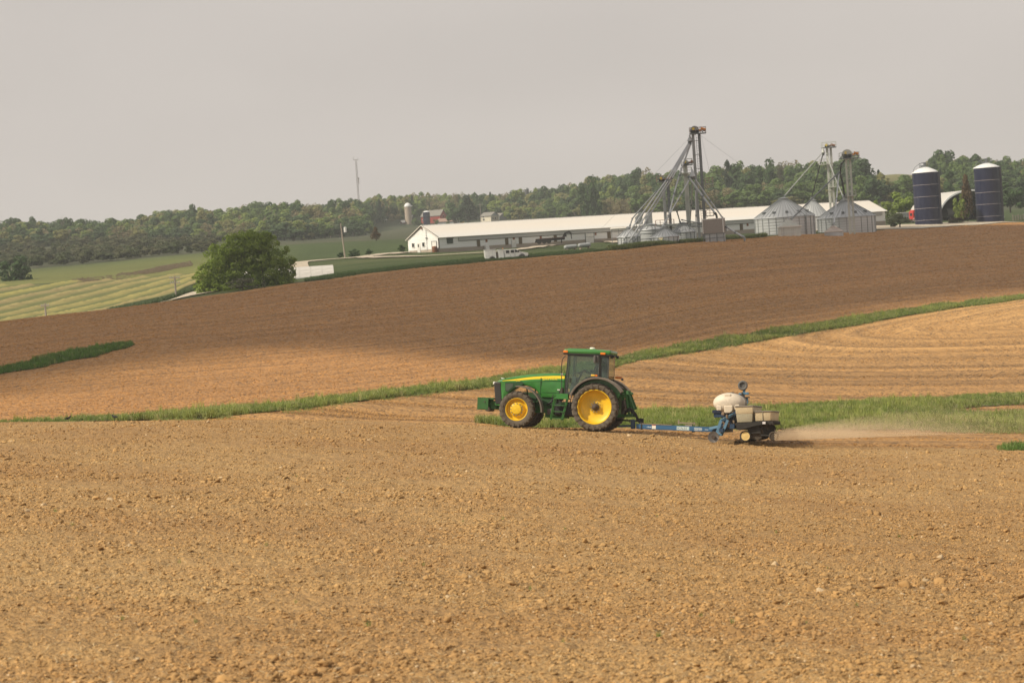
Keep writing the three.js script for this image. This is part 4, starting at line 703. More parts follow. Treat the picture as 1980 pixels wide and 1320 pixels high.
// distributors: the cones from which the spouts leave
function hopper(label, px, y0, y1, half, d, m = galvFlat) { const b = at(px, y1, d), h = (y1 - y0) / F * d, r = half / F * d, t = thing('distributor', label, 'distributor'); mesh('cone', lathe([[0.14, h + 0.3], [0.16, h], [r, h * 0.25], [r, 0.06]], 20), m, t); mesh('base', [cyl(r * 0.8, r, 0.12, 20, 0, -0.05), cyl(r * 0.4, r * 0.75, 0.45, 16, 0, -0.5)], galvDark, t); t.position.copy(b); return t; }
hopper('grey cone distributor just under the tallest elevator head', 1334.5, 264, 273, 5, 446);
hopper('grey cone distributor half way down the tallest elevator', 1339.5, 330, 342, 5.5, 443);
hopper('small pale distributor under the slim elevator head', 1592.5, 289, 296, 3.5, 510, steelPale);
function spout(label, pts, d, r, m = galvFlat, nozzle) {
  const n = pts.length, P = pts.map(([x, y, dd], i) => at(x, y, dd ?? (Array.isArray(d) ? lerp(d[0], d[1], i / (n - 1)) : d))), t = thing('grain_spout', label, 'spout');
  const pr = []; for (let i = 0; i < n - 1; i++) pr.push(rod(P[i], P[i + 1], r, r, 8)); mesh('pipe', pr, m, t);
  mesh('collar', P.slice(0, -1).map((p, i) => rod(p, p.clone().lerp(P[i + 1], 0.35 / p.distanceTo(P[i + 1])), r * 1.35, r * 1.35, 8)), galvDark, t);
  const a = P[n - 1], b = P[n - 2], e = a.clone().sub(b).normalize(); mesh('outlet', [rod(a.clone().addScaledVector(e, -0.5), a, r * 1.5, r * 1.1, 8), rod(a, a.clone().add(V(0, -0.6, 0)), r * 1.1, r, 8)], nozzle || galvMid, t);
  return t;
}
spout('leftmost of the three long grey spouts ending at the left-end bin', [[1333, 275], [1290, 346], [1207, 462]], [446, 436], 0.13);
spout('middle of the three long grey spouts ending at the left-end bin', [[1334, 276], [1294, 347], [1217, 466]], [446, 436], 0.13);
spout('rightmost of the three long grey spouts ending at the left-end bin', [[1335.5, 276], [1300, 344], [1226, 466]], [446, 437], 0.13);
spout('dark bent spout from the shortest elevator to the top of the left-end bin', [[1270, 369], [1223, 422], [1218, 437]], [450, 445], 0.12, galvMid);
spout('dark thin spout from the shortest elevator running beside the bent one', [[1272, 371], [1246, 408], [1237, 428]], [450, 456], 0.11, galvMid);
spout('grey spout from the tallest elevator to the bin with the emblem', [[1336, 277], [1314, 338], [1304, 373], [1294, 416], [1278, 443]], [446, 437], 0.14);
spout('slanting grey spout from the half-way distributor down to the left', [[1334, 346], [1318, 374], [1294, 416]], [443, 438], 0.12);
spout('short grey spout branching right to the bin topped by a platform', [[1302, 388], [1309, 408], [1315.5, 430]], [442, 452], 0.12);
spout('thick pale spout with a dark nozzle slanting right to above the grain dryer', [[1331, 341], [1358, 378], [1386, 416]], [443, 441], 0.17, galvFlat, blackPaint);
spout('thinner grey spout slanting right beside the thick one to the grain dryer', [[1343, 344], [1372, 386], [1400, 424]], [443, 443], 0.12);
spout('nearly upright grey spout from the half-way distributor', [[1339, 352], [1337, 395], [1334, 437]], [443, 448], 0.12);
spout('straight upright drop pipe in front of the tallest elevator', [[1345, 364], [1346, 415], [1347, 468]], [441, 441], 0.10);
spout('dark pipe lying across the tops of the small bins to the dryer', [[1318, 425], [1360, 432], [1404, 439]], [450, 440], 0.10, galvDark);
spout('second dark pipe lying lower across the small bins to the dryer', [[1286, 433], [1345, 437], [1404, 441]], [448, 438], 0.09, galvDark);
spout('grey auger sloping down to the grass right of the dryer', [[1404, 438], [1422, 449], [1440, 459]], [437, 432], 0.16);
spout('thin pale spout from the slim elevator to the peak of the largest bin', [[1591, 295], [1555, 335], [1517, 379]], [510, 479], 0.11, steelPale);
spout('thin black spout from the slim elevator to the pale-roofed bin', [[1592, 297], [1582, 335], [1569, 384]], [510, 520], 0.11, blackPaint);
spout('pale spout from the slim elevator to the peak of the rightmost bin', [[1599, 300], [1614, 340], [1631, 381]], [510, 494], 0.13, steelPale);
spout('dark grey spout slanting far left to the white hopper house', [[1624, 332], [1577, 378], [1530, 424]], [478, 462], 0.13, galvDark);
spout('grey spout going nearly straight down to the rust-speckled hopper house', [[1623, 334], [1618, 384], [1613, 434]], [478, 464], 0.14, galvFlat);
spout('black crooked spout under the big round elevator head', [[1636, 309], [1627, 317], [1625, 335], [1629, 350], [1634, 380]], [478, 490], 0.17, blackPaint);
{ // guy wires of the tallest elevator
  const W = [[[1353, 260], [1416, 306]], [[1332, 268], [1262, 340]], [[1356, 262], [1372, 330]]];
  W.forEach(([a, b], i) => { const e = b[0] - a[0], p = at(a[0], a[1], 446), q = at(a[0] + e * 2.6, a[1] + (b[1] - a[1]) * 2.6, 446); tag(mesh('guy_wire', rod(p, q, 0.014, 0.014, 4), galvDark), ['thin guy wire running right from the tallest elevator head', 'thin guy wire running left from the tallest elevator head', 'thin steep guy wire beside the tallest elevator'][i], 'guy wire'); });
}
// sloping-topped dust collectors on the hooped tank
for (const [px, lab] of [[1236, 'left of the two grey sloping-topped dust collectors behind the spouts'], [1255, 'right of the two grey sloping-topped dust collectors behind the spouts']]) {
  const t = thing('dust_collector', lab, 'dust collector'), d = 462, w = 14 / F * d, y0 = at(px, 433, d), hh = 20 / F * d;
  mesh('hood', extrude([[-w / 2, 0], [w / 2, 0], [w / 2, hh], [w / 4, hh + 0.25], [-w / 2, hh * 0.65]], w * 0.8, 0.03).translate(0, 0, -w * 0.4), galvMid, t);
  mesh('outlet_pipe', [rod(V(-w * 0.2, hh * 0.7, w * 0.3), V(-w * 0.55, hh * 0.2, w * 0.5), 0.14), cyl(0.2, 0.2, 0.4, 10, w * 0.1, hh * 0.9, 0)], galvDark, t);
  mesh('stand', [-1, 1].map(s => rod(V(s * w * 0.4, 0, 0), V(s * w * 0.4, -2.2, 0), 0.06)), galvDark, t); t.position.copy(y0);
}
{ // grain dryer: a panelled box on a dark frame
  const d = 437, a = at(1362, 451, d), b = at(1402, 449, d), w = 40 / F * d, h = 27 / F * d, t = thing('grain_dryer', 'boxy beige-grey panelled grain dryer on a dark steel frame', 'grain dryer');
  t.position.copy(at(1382, 450.5, d)); t.rotation.y = -0.28; const beige = mat(C(0.33, 0.295, 0.27), 0.6, { map: rep(wearTex, 1 / 3) });
  mesh('body', box(w, h, 1.9, 0, h / 2, 0), beige, t); for (let i = 0; i < 14; i++) mesh('panel', box(w / 14 - 0.05, h - 0.2, 0.06, -w / 2 + (i + 0.5) * w / 14, h / 2, 0.96), beige, t);
  mesh('trim', [box(w + 0.1, 0.14, 2.0, 0, h + 0.04, 0), box(0.14, h, 0.14, w / 2, h / 2, 0.98), box(0.14, h, 0.14, -w / 2, h / 2, 0.98)], whitePaint, t);
  mesh('frame', [-0.5, -0.2, 0.15, 0.5].map(k => box(0.12, 1.9, 0.12, k * w, -0.95, 0.8)).concat([box(w + 0.3, 0.14, 0.14, 0, -0.07, 0.85), box(w, 0.1, 0.1, 0, -0.8, 0.85)]), galvDark, t);
  mesh('plenum', box(w - 0.3, 1.5, 1.4, 0.1, -0.95, 0), galvFlat, t);
}
{ // white tank on a stand at the left of the cluster
  const d = 452, t = thing('fuel_tank', 'white horizontal tank on a tall thin stand left of the small bins', 'tank'), c = at(1203, 441, d), L = 46 / F * d;
  mesh('shell', new THREE.CapsuleGeometry(0.19, L - 0.4, 6, 16).rotateZ(Math.PI / 2), mat(C(0.82, 0.78, 0.72), 0.5), t);
  mesh('stand', [-0.45, -0.15, 0.25].map(k => [rod(V(k * L, 0, 0.15), V(k * L, -3.1, 0.15), 0.035), rod(V(k * L, 0, -0.15), V(k * L, -3.1, -0.15), 0.035)]).flat(), galvDark, t); mesh('saddle', [-0.4, 0, 0.4].map(k => box(0.12, 0.1, 0.4, k * L, -0.18, 0)), galvDark, t);
  t.position.copy(c); t.rotation.y = 0.08;
}
// hopper houses before the right-hand bins
{
  const d = 462, c = at(1527.5, 455, d), w = 39 / F * d, h = (455 - 438) / F * d, t = thing('hopper_house', 'small white hopper house with a pyramid roof before the largest bin', 'hopper house'); t.position.copy(c); t.rotation.y = 0.1;
  mesh('wall', box(w, h + 1, w * 0.8, 0, (h - 1) / 2, 0), mat(C(0.62, 0.63, 0.60), 0.6, { map: rep(stainTex, 1 / 3), bumpMap: rep(corrBump, 1, 1 / 2), bumpScale: 0.02 }), t);
  mesh('eave', box(w * 1.08, 0.22, w * 0.9, 0, h, 0), whitePaint, t);
  mesh('roof', new THREE.CylinderGeometry(0.25, w * 0.66, 1.25, 4).rotateY(Math.PI / 4).scale(1, 1, 0.82).translate(0, h + 0.72, 0), mat(C(0.52, 0.52, 0.47), 0.6, { map: rep(stainTex, 1, 1) }), t); mesh('inlet', cyl(0.22, 0.18, 0.6, 10, 0, h + 1.2), galvFlat, t);
  const u = thing('hopper_house', 'rust-speckled conical hopper roof peeping over the brow before the rightmost bin', 'hopper house'); u.position.copy(at(1613, 450, 464));
  mesh('roof', lathe([[1.75, 0.12], [1.8, 0.22], [0.3, 1.25], [0, 1.3]], 14), mat(C(0.55, 0.47, 0.42), 0.8, { map: rep(stainTex, 3, 2) }), u); mesh('wall', new THREE.CylinderGeometry(1.7, 1.7, 2, 14).translate(0, -0.85, 0), galvFlat, u); mesh('inlet', cyl(0.22, 0.18, 0.5, 10, 0, 1.15), galvMid, u);
  mesh('patch', Array.from({ length: 16 }, (_, i) => { const a = i * 1.1, k = 0.3 + 0.6 * ((i * 0.37) % 1), R = lerp(1.72, 0.36, k), y = lerp(0.28, 1.24, k); return box(0.26, 0.03, 0.2, Math.cos(a) * R, y + 0.01, Math.sin(a) * R, 0, -a, 0).applyMatrix4(new THREE.Matrix4()); }), rust, u);
}

// ------------------------------------------------------------ navy tower silos
const navy = mat(C(0.009, 0.013, 0.046), 0.35, { map: rep(wearTex, 1 / 9, 1 / 9), bumpMap: rep(corrBump, 1, 1 / 12), bumpScale: 0.01 });
const domeWhite = mat(C(0.72, 0.74, 0.76), 0.5);
function silo(label, cx, half, topY, apexY, footY, d, hoopsY) {
  const p = at(cx, topY, d), R = half / F * d, g = H(p.x, p.z) - 1, hh = p.y - g, roof = (topY - apexY) / F * d, t = thing('tower_silo', label, 'silo'); t.position.set(p.x, g, p.z);
  mesh('wall', new THREE.CylinderGeometry(R, R, hh, 48, 1, true).translate(0, hh / 2, 0), navy, t);
  const rf = mesh('roof', lathe([[R + 0.08, hh - 0.05], [R + 0.1, hh + 0.08], [R * 0.72, hh + roof * 0.48], [R * 0.25, hh + roof * 0.9], [0, hh + roof]], 40), domeWhite, t);
  mesh('rib', Array.from({ length: 20 }, (_, i) => { const a = i / 20 * TAU, c = Math.cos(a), s = Math.sin(a); return beam(V(c * R, hh + 0.13, s * R), V(c * R * 0.25, hh + roof * 0.93, s * R * 0.25), 0.05, 0.05); }), galvFlat, rf);
  for (const y of hoopsY) mesh('hoop', new THREE.TorusGeometry(R + 0.02, 0.055, 5, 48).rotateX(Math.PI / 2).translate(0, at(cx, y, d).y - g, 0), mat(C(0.24, 0.22, 0.24), 0.5), t);
  mesh('seam', Array.from({ length: 14 }, (_, i) => { const a = i / 14 * TAU; return box(0.05, hh, 0.05, Math.cos(a) * R, hh / 2, Math.sin(a) * R, 0, -a, 0); }), navy, t);
  mesh('side_chute', [box(0.55, hh, 0.5, Math.cos(0.25) * (R + 0.1), hh / 2, Math.sin(0.25) * (R + 0.1))], mat(C(0.05, 0.055, 0.075), 0.4), t);
  mesh('top_gear', [railing(0.95, 0.7, 1.0, hh + roof - 0.25, 0.9), cyl(0.3, 0.3, 0.9, 10, 0.1, hh + roof - 0.1), box(0.6, 0.35, 0.5, -0.4, hh + roof + 0.1, 0), tube([V(-R * 0.95, hh + 0.2, 0.3), V(-R * 0.8, hh + roof * 0.9, 0.3), V(-0.6, hh + roof + 0.8, 0.3), V(0.3, hh + roof + 0.85, 0.3)], 0.05, 16, 5)], galvDark, rf);
  return t;
}
silo('navy blue tower silo with white dome roof, the left of the two', 1789, 24.5, 333.5, 322, 438, 540, [357.5, 380.5, 403, 426]);
silo('navy blue tower silo with white dome roof, the right of the two', 1908, 24.5, 324, 314.5, 432, 545, [348.5, 372, 395, 418.5]);

// ------------------------------------------------------------ arched shed between the silos
{
  const d = 590, c = at(1879, 428, d); c.y = H(c.x, c.z); const R = 66 / F * d, hh = (428 - 369) / F * d, Ld = 22, t = thing('arched_shed', 'open-fronted shed with a curved white roof between the silos', 'shed'); t.position.copy(c); t.rotation.y = 0.16;
  const arc = (r, h, n = 28) => Array.from({ length: n + 1 }, (_, i) => { const a = Math.PI * i / n; return [-Math.cos(a) * r, Math.pow(Math.sin(a), 0.85) * h]; });
  const o = arc(R, hh), i2 = arc(R - 0.22, hh - 0.22).reverse(); mesh('roof', extrude([...o, ...i2], Ld).translate(0, 0, -Ld), mat(C(0.50, 0.49, 0.47), 0.7), t);
  mesh('front_edge', extrude([...arc(R + 0.05, hh + 0.06), ...arc(R - 0.3, hh - 0.3).reverse()], 0.25).translate(0, 0, 0.02), domeWhite, t);
  for (let k = 0; k < 9; k++) mesh('rib', extrude([...arc(R - 0.24, hh - 0.24, 16), ...arc(R - 0.6, hh - 0.6, 16).reverse()], 0.14).translate(0, 0, -1.2 - k * 2.3), galvDark, t);
  mesh('rear_wall', extrude(arc(R - 0.3, hh - 0.3), 0.15).translate(0, 0, -Ld + 0.2), mat(C(0.16, 0.135, 0.125), 0.9), t);
  mesh('purlin', [0.25, 0.4, 0.6, 0.75].map(k => { const a = Math.PI * k; return rod(V(-Math.cos(a) * (R - 0.4), Math.sin(a) * (hh - 0.4), -0.3), V(-Math.cos(a) * (R - 0.4), Math.sin(a) * (hh - 0.4), -Ld + 0.4), 0.07, 0.07, 5); }), galvDark, t);
  // a tanker wagon parked inside
  const w = thing('tanker_wagon', 'dark grey tanker wagon parked inside the arched shed', 'wagon'); w.position.copy(t.localToWorld(V(-3.2, 0, -4))); w.position.y = c.y; w.rotation.y = 0.4;
  mesh('tank', new THREE.CylinderGeometry(1.15, 1.15, 3.4, 24).rotateZ(Math.PI / 2).translate(0, 1.95, 0), mat(C(0.12, 0.115, 0.11), 0.6), w); mesh('chassis', [box(4.2, 0.25, 1.2, 0, 0.85, 0), beam(V(2, 0.8, 0), V(3.6, 0.6, 0), 0.15, 0.15)], blackPaint, w);
  for (const s of [-1, 1]) for (const x of [-0.9, 0.7]) mesh('wheel', new THREE.CylinderGeometry(0.55, 0.55, 0.35, 20).rotateX(Math.PI / 2).translate(x, 0.55, s * 0.95), rubber, w);
}

// ------------------------------------------------------------ the old low barn beside the big tree
{
  const d = 376, a = at(576, 537, d), b = at(646, 533, d), t = thing('old_shed', 'low old shed with a patchy weathered white curved roof beside the big tree', 'shed'), L = 15, w = 6.2;
  const dir = b.clone().sub(a).setY(0).normalize(), gy = at(648, 549, d).y - 0.4; t.position.set(b.x, gy, b.z); t.rotation.y = Math.atan2(-dir.z, dir.x) + 0.10; t.updateMatrixWorld(true);
  const m = F / d, eave = (549 - 533) / m + 0.4, rise = (533 - 512) / m;
  const worn = mat(C(0.60, 0.58, 0.55), 0.75, { map: rep(dataTex(512, (u, v) => { const a = tfbm(u, v, 4, 5, 2), b = tnoise(u * 0.4, v, 50, 7); const s = 0.85 + 0.25 * b + 0.25 * a, k = clamp(a * 3 - 0.25, 0, 0.55); return [s * (1 - k * 0.35), s * (1 - k * 0.5), s * (1 - k * 0.6)]; }), 1 / 9, 1 / 4) });
  const prof = [[0, eave], [-0.4, eave + rise * 0.30], [-1.1, eave + rise * 0.70], [-1.9, eave + rise * 0.93], [-w / 2, eave + rise], [-w + 1.9, eave + rise * 0.93], [-w + 1.1, eave + rise * 0.70], [-w + 0.4, eave + rise * 0.30], [-w, eave]];
  for (let i = 0; i < prof.length - 1; i++) { const p = prof[i], q = prof[i + 1], n = 9; for (let k = 0; k < n; k++) { const len = L / n; mesh('roof_panel', beam(V(-L + (k + 0.5) * len, p[1], p[0]), V(-L + (k + 0.5) * len, q[1], q[0]), len - 0.02, 0.07).applyMatrix4(new THREE.Matrix4()), worn, t); } }
  const gw = extrude([[0.02, -0.6], [w - 0.02, -0.6], ...prof.slice().reverse().map(([z, y]) => [-z, y - 0.04])], 0.12).applyMatrix4(new THREE.Matrix4().makeRotationY(Math.PI / 2)); mesh('gable_wall', gw.translate(-0.12, 0, 0), mat(C(0.16, 0.15, 0.14), 0.9), t);
  mesh('front_wall', box(L, eave + 0.6, 0.12, -L / 2, (eave - 0.6) / 2, -0.08), mat(C(0.50, 0.51, 0.51), 0.8, { map: rep(stainTex, 1 / 6, 1 / 2) }), t);
  mesh('eave_board', box(L + 0.1, 0.16, 0.1, -L / 2, eave + 0.02, 0.06), whitePaint, t);
}

// ------------------------------------------------------------ poles, mast
function pole(label, px, topY, footY, d, o = {}) {
  const p = stand(px, footY, d), top = at(px + (o.lean || 0), topY, d), h = top.y - p.y, t = thing('utility_pole', label, 'utility pole'); t.position.copy(p);
  const w = mat(C(0.30, 0.26, 0.22), 0.9); mesh('post', rod(V(0, -0.5, 0), V((o.dx || 0), h, 0), 0.15, 0.11, 10), w, t);
  for (const y of o.arms || []) { const a = mesh('crossarm', box(o.armL || 2.2, 0.13, 0.11, 0, h - y, 0.12), w, t); mesh('insulator', [-0.9, -0.45, 0.45, 0.9].map(k => cyl(0.06, 0.05, 0.2, 8, k * (o.armL || 2.2) / 2.2, h - y + 0.06, 0.12)), mat(C(0.35, 0.36, 0.36), 0.3), a); }
  if (o.transformer) { const y = h - o.transformer; mesh('transformer', [cyl(0.27, 0.27, 0.85, 14, 0.36, y - 0.4, 0.05), cyl(0.29, 0.2, 0.1, 14, 0.36, y + 0.45, 0.05)], mat(C(0.62, 0.63, 0.63), 0.5), t); mesh('bracket', [box(0.4, 0.08, 0.08, 0.12, y, 0.05), rod(V(0.36, y + 0.55, 0.05), V(0.15, y + 0.9, 0), 0.025)], galvDark, t); }
  return t;
}
pole('tall grey utility pole with a transformer can, beside the gravel road behind the tractor field', 667, 431, 495, 478, { transformer: 1.3, dx: -0.42 });
pole('utility pole with two crossarms by the gravel road, left of the big tree', 341, 533, 590, 362, { arms: [0.3, 1.0], armL: 1.5 });
pole('small utility pole standing in the hay field at the far left', 88, 586, 612, 352, { arms: [0.35], armL: 1.2 });
pole('far utility pole with one crossarm behind the white house', 930, 393, 424, 1225, { arms: [0.6], armL: 2.6 });
{ // lattice mast
  const d = 1290, foot = stand(696, 432, d), top = at(688, 309, d), h = top.y - foot.y, t = thing('radio_mast', 'tall thin lattice radio mast rising above the wooded ridge', 'mast'); t.position.copy(foot); const m = mat(C(0.30, 0.27, 0.26), 0.7), r = 0.42, leg = i => [Math.cos(i * TAU / 3) * r, Math.sin(i * TAU / 3) * r];
  mesh('leg', [0, 1, 2].map(i => { const [x, z] = leg(i); return rod(V(x, 0, z), V(x, h, z), 0.09, 0.09, 5); }), m, t);
  const br = []; for (let k = 0; k < Math.floor(h / 1.1); k++) for (let i = 0; i < 3; i++) { const [x, z] = leg(i), [u, w] = leg((i + 1) % 3); br.push(rod(V(x, k * 1.1, z), V(u, k * 1.1 + 1.1, w), 0.045, 0.045, 4)); } mesh('bracing', br, m, t);
  mesh('antenna', [box(2.6, 0.2, 0.2, 0, h, 0), rod(V(-1.1, h, 0), V(-1.1, h + 1.5, 0), 0.08), rod(V(1.1, h - 0.6, 0), V(1.1, h + 0.9, 0), 0.08), rod(V(0.8, h * 0.62, 0.4), V(0.8, h * 0.72, 0.4), 0.16), cyl(0.5, 0.5, 0.4, 10, 0.7, h * 0.70, 0.5)], m, t);
}

// ------------------------------------------------------------ the far farm on the hill
function house(name, label, cat, px0, px1, baseY, wallPx, roofPx, d, wallM, roofM, o = {}) {
  const a = at(px0, baseY, d), b = at(px1, baseY, d), L = a.distanceTo(b), W2 = (o.depth || L * 0.6), m = F / d, hw = wallPx / m, hr = roofPx / m, t = thing(name, label, cat);
  t.position.copy(a.clone().lerp(b, 0.5)); t.rotation.y = o.turn || 0;
  mesh('wall', [box(L, hw + 1.5, W2, 0, (hw - 1.5) / 2, -W2 / 2)], wallM, t);
  const gs = [[-0.05, hw], [W2 + 0.05, hw], [W2 / 2, hw + hr]];
  mesh('gable', extrude(gs, L - 0.02).applyMatrix4(new THREE.Matrix4().makeRotationY(Math.PI / 2)).translate(-L / 2 + 0.01, -0.02, 0), o.gableM || wallM, t);
  const sl = Math.hypot(W2 / 2 + 0.4, hr + 0.1), an = Math.atan2(hr, W2 / 2);
  for (const s of [1, -1]) mesh('roof', box(L + 0.6, 0.16, sl, 0, hw + hr / 2 + 0.05, s > 0 ? -W2 / 4 + 0.15 : -W2 * 0.75 - 0.15, s * an), roofM, t);
  for (const [x, y, w, h] of o.windows || []) { const wm = mesh('window', box(w, h, 0.1, x * L / 2, y * hw, 0.03), glassDark, t); mesh('frame', [box(w + 0.2, 0.12, 0.08, x * L / 2, y * hw + h / 2, 0.05), box(w + 0.2, 0.12, 0.08, x * L / 2, y * hw - h / 2, 0.05)], whitePaint, wm); }
  for (const [z, y, w, h] of o.sideWindows || []) { const wm = mesh('window', box(0.1, h, w, L / 2 + 0.03, y * hw, -W2 * z), glassDark, t); mesh('frame', [box(0.08, 0.12, w + 0.2, L / 2 + 0.05, y * hw + h / 2, -W2 * z)], whitePaint, wm); }
  if (o.door) mesh('door', box(o.door[1], o.door[2], 0.1, o.door[0] * L / 2, o.door[2] / 2, 0.04), o.doorM || darkTrim, t);
  return t;
}
house('red_barn', 'faded red barn with a grey roof on the far hill', 'barn', 813, 853, 432, 14, 11, 1275, redBarn, greyRoof, { depth: 8.5, turn: -0.38, windows: [[-0.8, 0.5, 0.8, 0.8]], sideWindows: [[0.5, 0.9, 1, 1]], door: [0.4, 2.2, 2.4], doorM: mat(C(0.27, 0.05, 0.04), 0.9) });
house('farmhouse', 'cream white house with a grey roof on the far hill, right of the dark spruce', 'house', 928, 951, 429, 11, 7, 1245, mat(C(0.72, 0.66, 0.54), 0.8), greyRoof, { depth: 8, turn: -0.5, windows: [[-0.4, 0.45, 0.9, 0.9], [-0.45, 0.9, 0.7, 0.7]], sideWindows: [[0.25, 0.6, 0.8, 1], [0.55, 0.6, 0.8, 1]], gableM: mat(C(0.40, 0.43, 0.44), 0.8) });
house('farmhouse_wing', 'grey-walled wing joined to the right of the cream house', 'house', 951, 967, 428, 9, 6, 1258, greyWall, greyRoof, { depth: 7, turn: -0.5, windows: [[-0.3, 0.6, 0.8, 0.9], [0.4, 0.6, 0.8, 0.9]] });
house('grey_shed', 'low grey shed with a rusty roof below the red barn', 'shed', 846, 886, 433, 5, 6, 1235, greyWall, mat(C(0.30, 0.20, 0.16), 0.9), { depth: 6, turn: -0.2, door: [0.75, 1.8, 1.2] });
house('red_shed', 'tiny red shed with a white roof left of the concrete silo', 'shed', 778, 790, 435, 5, 4, 1270, redBarn, whiteRoof, { depth: 4, turn: 0.3, windows: [[0.4, 0.5, 0.5, 0.5]] });
house('white_house', 'white house among the trees behind the tallest elevator', 'house', 1311, 1321, 362, 8, 5, 1150, whitePaint, whiteRoof, { depth: 6, turn: -0.4, windows: [[-0.3, 0.6, 0.6, 0.7], [0.4, 0.6, 0.6, 0.7]] });
house('pale_shed', 'small pale gable of a shed behind the blossoming bush near the left silo', 'shed', 1692, 1706, 424, 16, 8, 640, mat(C(0.50, 0.44, 0.38), 0.85), greyRoof, { depth: 3, turn: 0.9, windows: [[0.2, 0.5, 0.5, 0.6]] });
house('white_house', 'tiny white house roof on the skyline between the two navy silos', 'house', 1841, 1851, 331, 5, 4, 1060, whitePaint, whiteRoof, { depth: 5, turn: 0.2, windows: [[0.3, 0.5, 0.5, 0.5]] });
{ // concrete stave silo and small navy silo by the red barn
  const d = 1262, p = stand(790.5, 436, d), m = F / d, h = (436 - 399) / m, y0 = at(790, 436, d).y - p.y, R = 6.6 / m, t = thing('concrete_silo', 'tall grey-brown concrete silo with a white dome beside the far red barn', 'silo'); p.y += y0; t.position.copy(p);
  mesh('shaft', new THREE.CylinderGeometry(R, R * 1.03, h + 2, 28).translate(0, h / 2 - 1, 0), mat(C(0.50, 0.42, 0.35), 0.9, { map: rep(stainTex, 4, 3) }), t);
  mesh('hoop', Array.from({ length: 14 }, (_, i) => new THREE.TorusGeometry(R * 1.015, 0.04, 4, 28).rotateX(Math.PI / 2).translate(0, (i + 0.5) * h / 14, 0)), mat(C(0.22, 0.19, 0.17), 0.8), t);
  mesh('dome', new THREE.SphereGeometry(R * 1.03, 24, 8, 0, TAU, 0, Math.PI / 2).scale(1, 1.0, 1).translate(0, h, 0), domeWhite, t); mesh('dome_rim', [cyl(R * 1.1, R * 1.1, 0.35, 24, 0, h - 0.2), box(0.7, 0.5, 0.6, R * 1.15, h + 0.1, 0)], whitePaint, t);
  const q = at(825.5, 432, 1255), u = thing('small_silo', 'short navy silo with a white top standing before the far red barn', 'silo'), r = 6.6 / m, hh = 22 / m; u.position.copy(q);
  mesh('wall', new THREE.CylinderGeometry(r, r, hh + 1.5, 24).translate(0, hh / 2 - 0.75, 0), navy, u); mesh('roof', lathe([[r + 0.08, hh], [r * 0.5, hh + 0.5], [0, hh + 0.65]], 24), domeWhite, u); mesh('hoop', [0.35, 0.68].map(k => new THREE.TorusGeometry(r + 0.01, 0.05, 4, 24).rotateX(Math.PI / 2).translate(0, hh * k, 0)), galvDark, u);
  // dark twin silos on the ridge
  for (const [px, top, half, lab] of [[1018, 366, 4.6, 'taller dark silo of the pair poking out of the woods on the ridge'], [1031, 371, 4.4, 'shorter dark silo of the pair poking out of the woods on the ridge']]) {
    const d2 = 1390, s = at(px, top, d2), g = H(s.x, s.z), k = thing('ridge_silo', lab, 'silo'), R2 = half / F * d2; k.position.set(s.x, g - 1, s.z);
    mesh('shaft', new THREE.CylinderGeometry(R2, R2, s.y - g + 1, 20).translate(0, (s.y - g + 1) / 2, 0), mat(C(0.075, 0.08, 0.09), 0.7), k); mesh('dome', new THREE.SphereGeometry(R2, 16, 6, 0, TAU, 0, Math.PI / 2).scale(1, 0.7, 1).translate(0, s.y - g + 1, 0), galvMid, k);
  }
  const hb = thing('hay_stack', 'small yellow stack between the grey shed and the dark spruce', 'hay stack'); hb.position.copy(at(893, 432, 1238)); mesh('bales', [box(2.6, 0.5, 1, -0.2, 0.3, 0), box(2.2, 0.4, 1, 0.1, 0.75, 0)], mat(C(0.55, 0.38, 0.13), 0.95), hb);
}

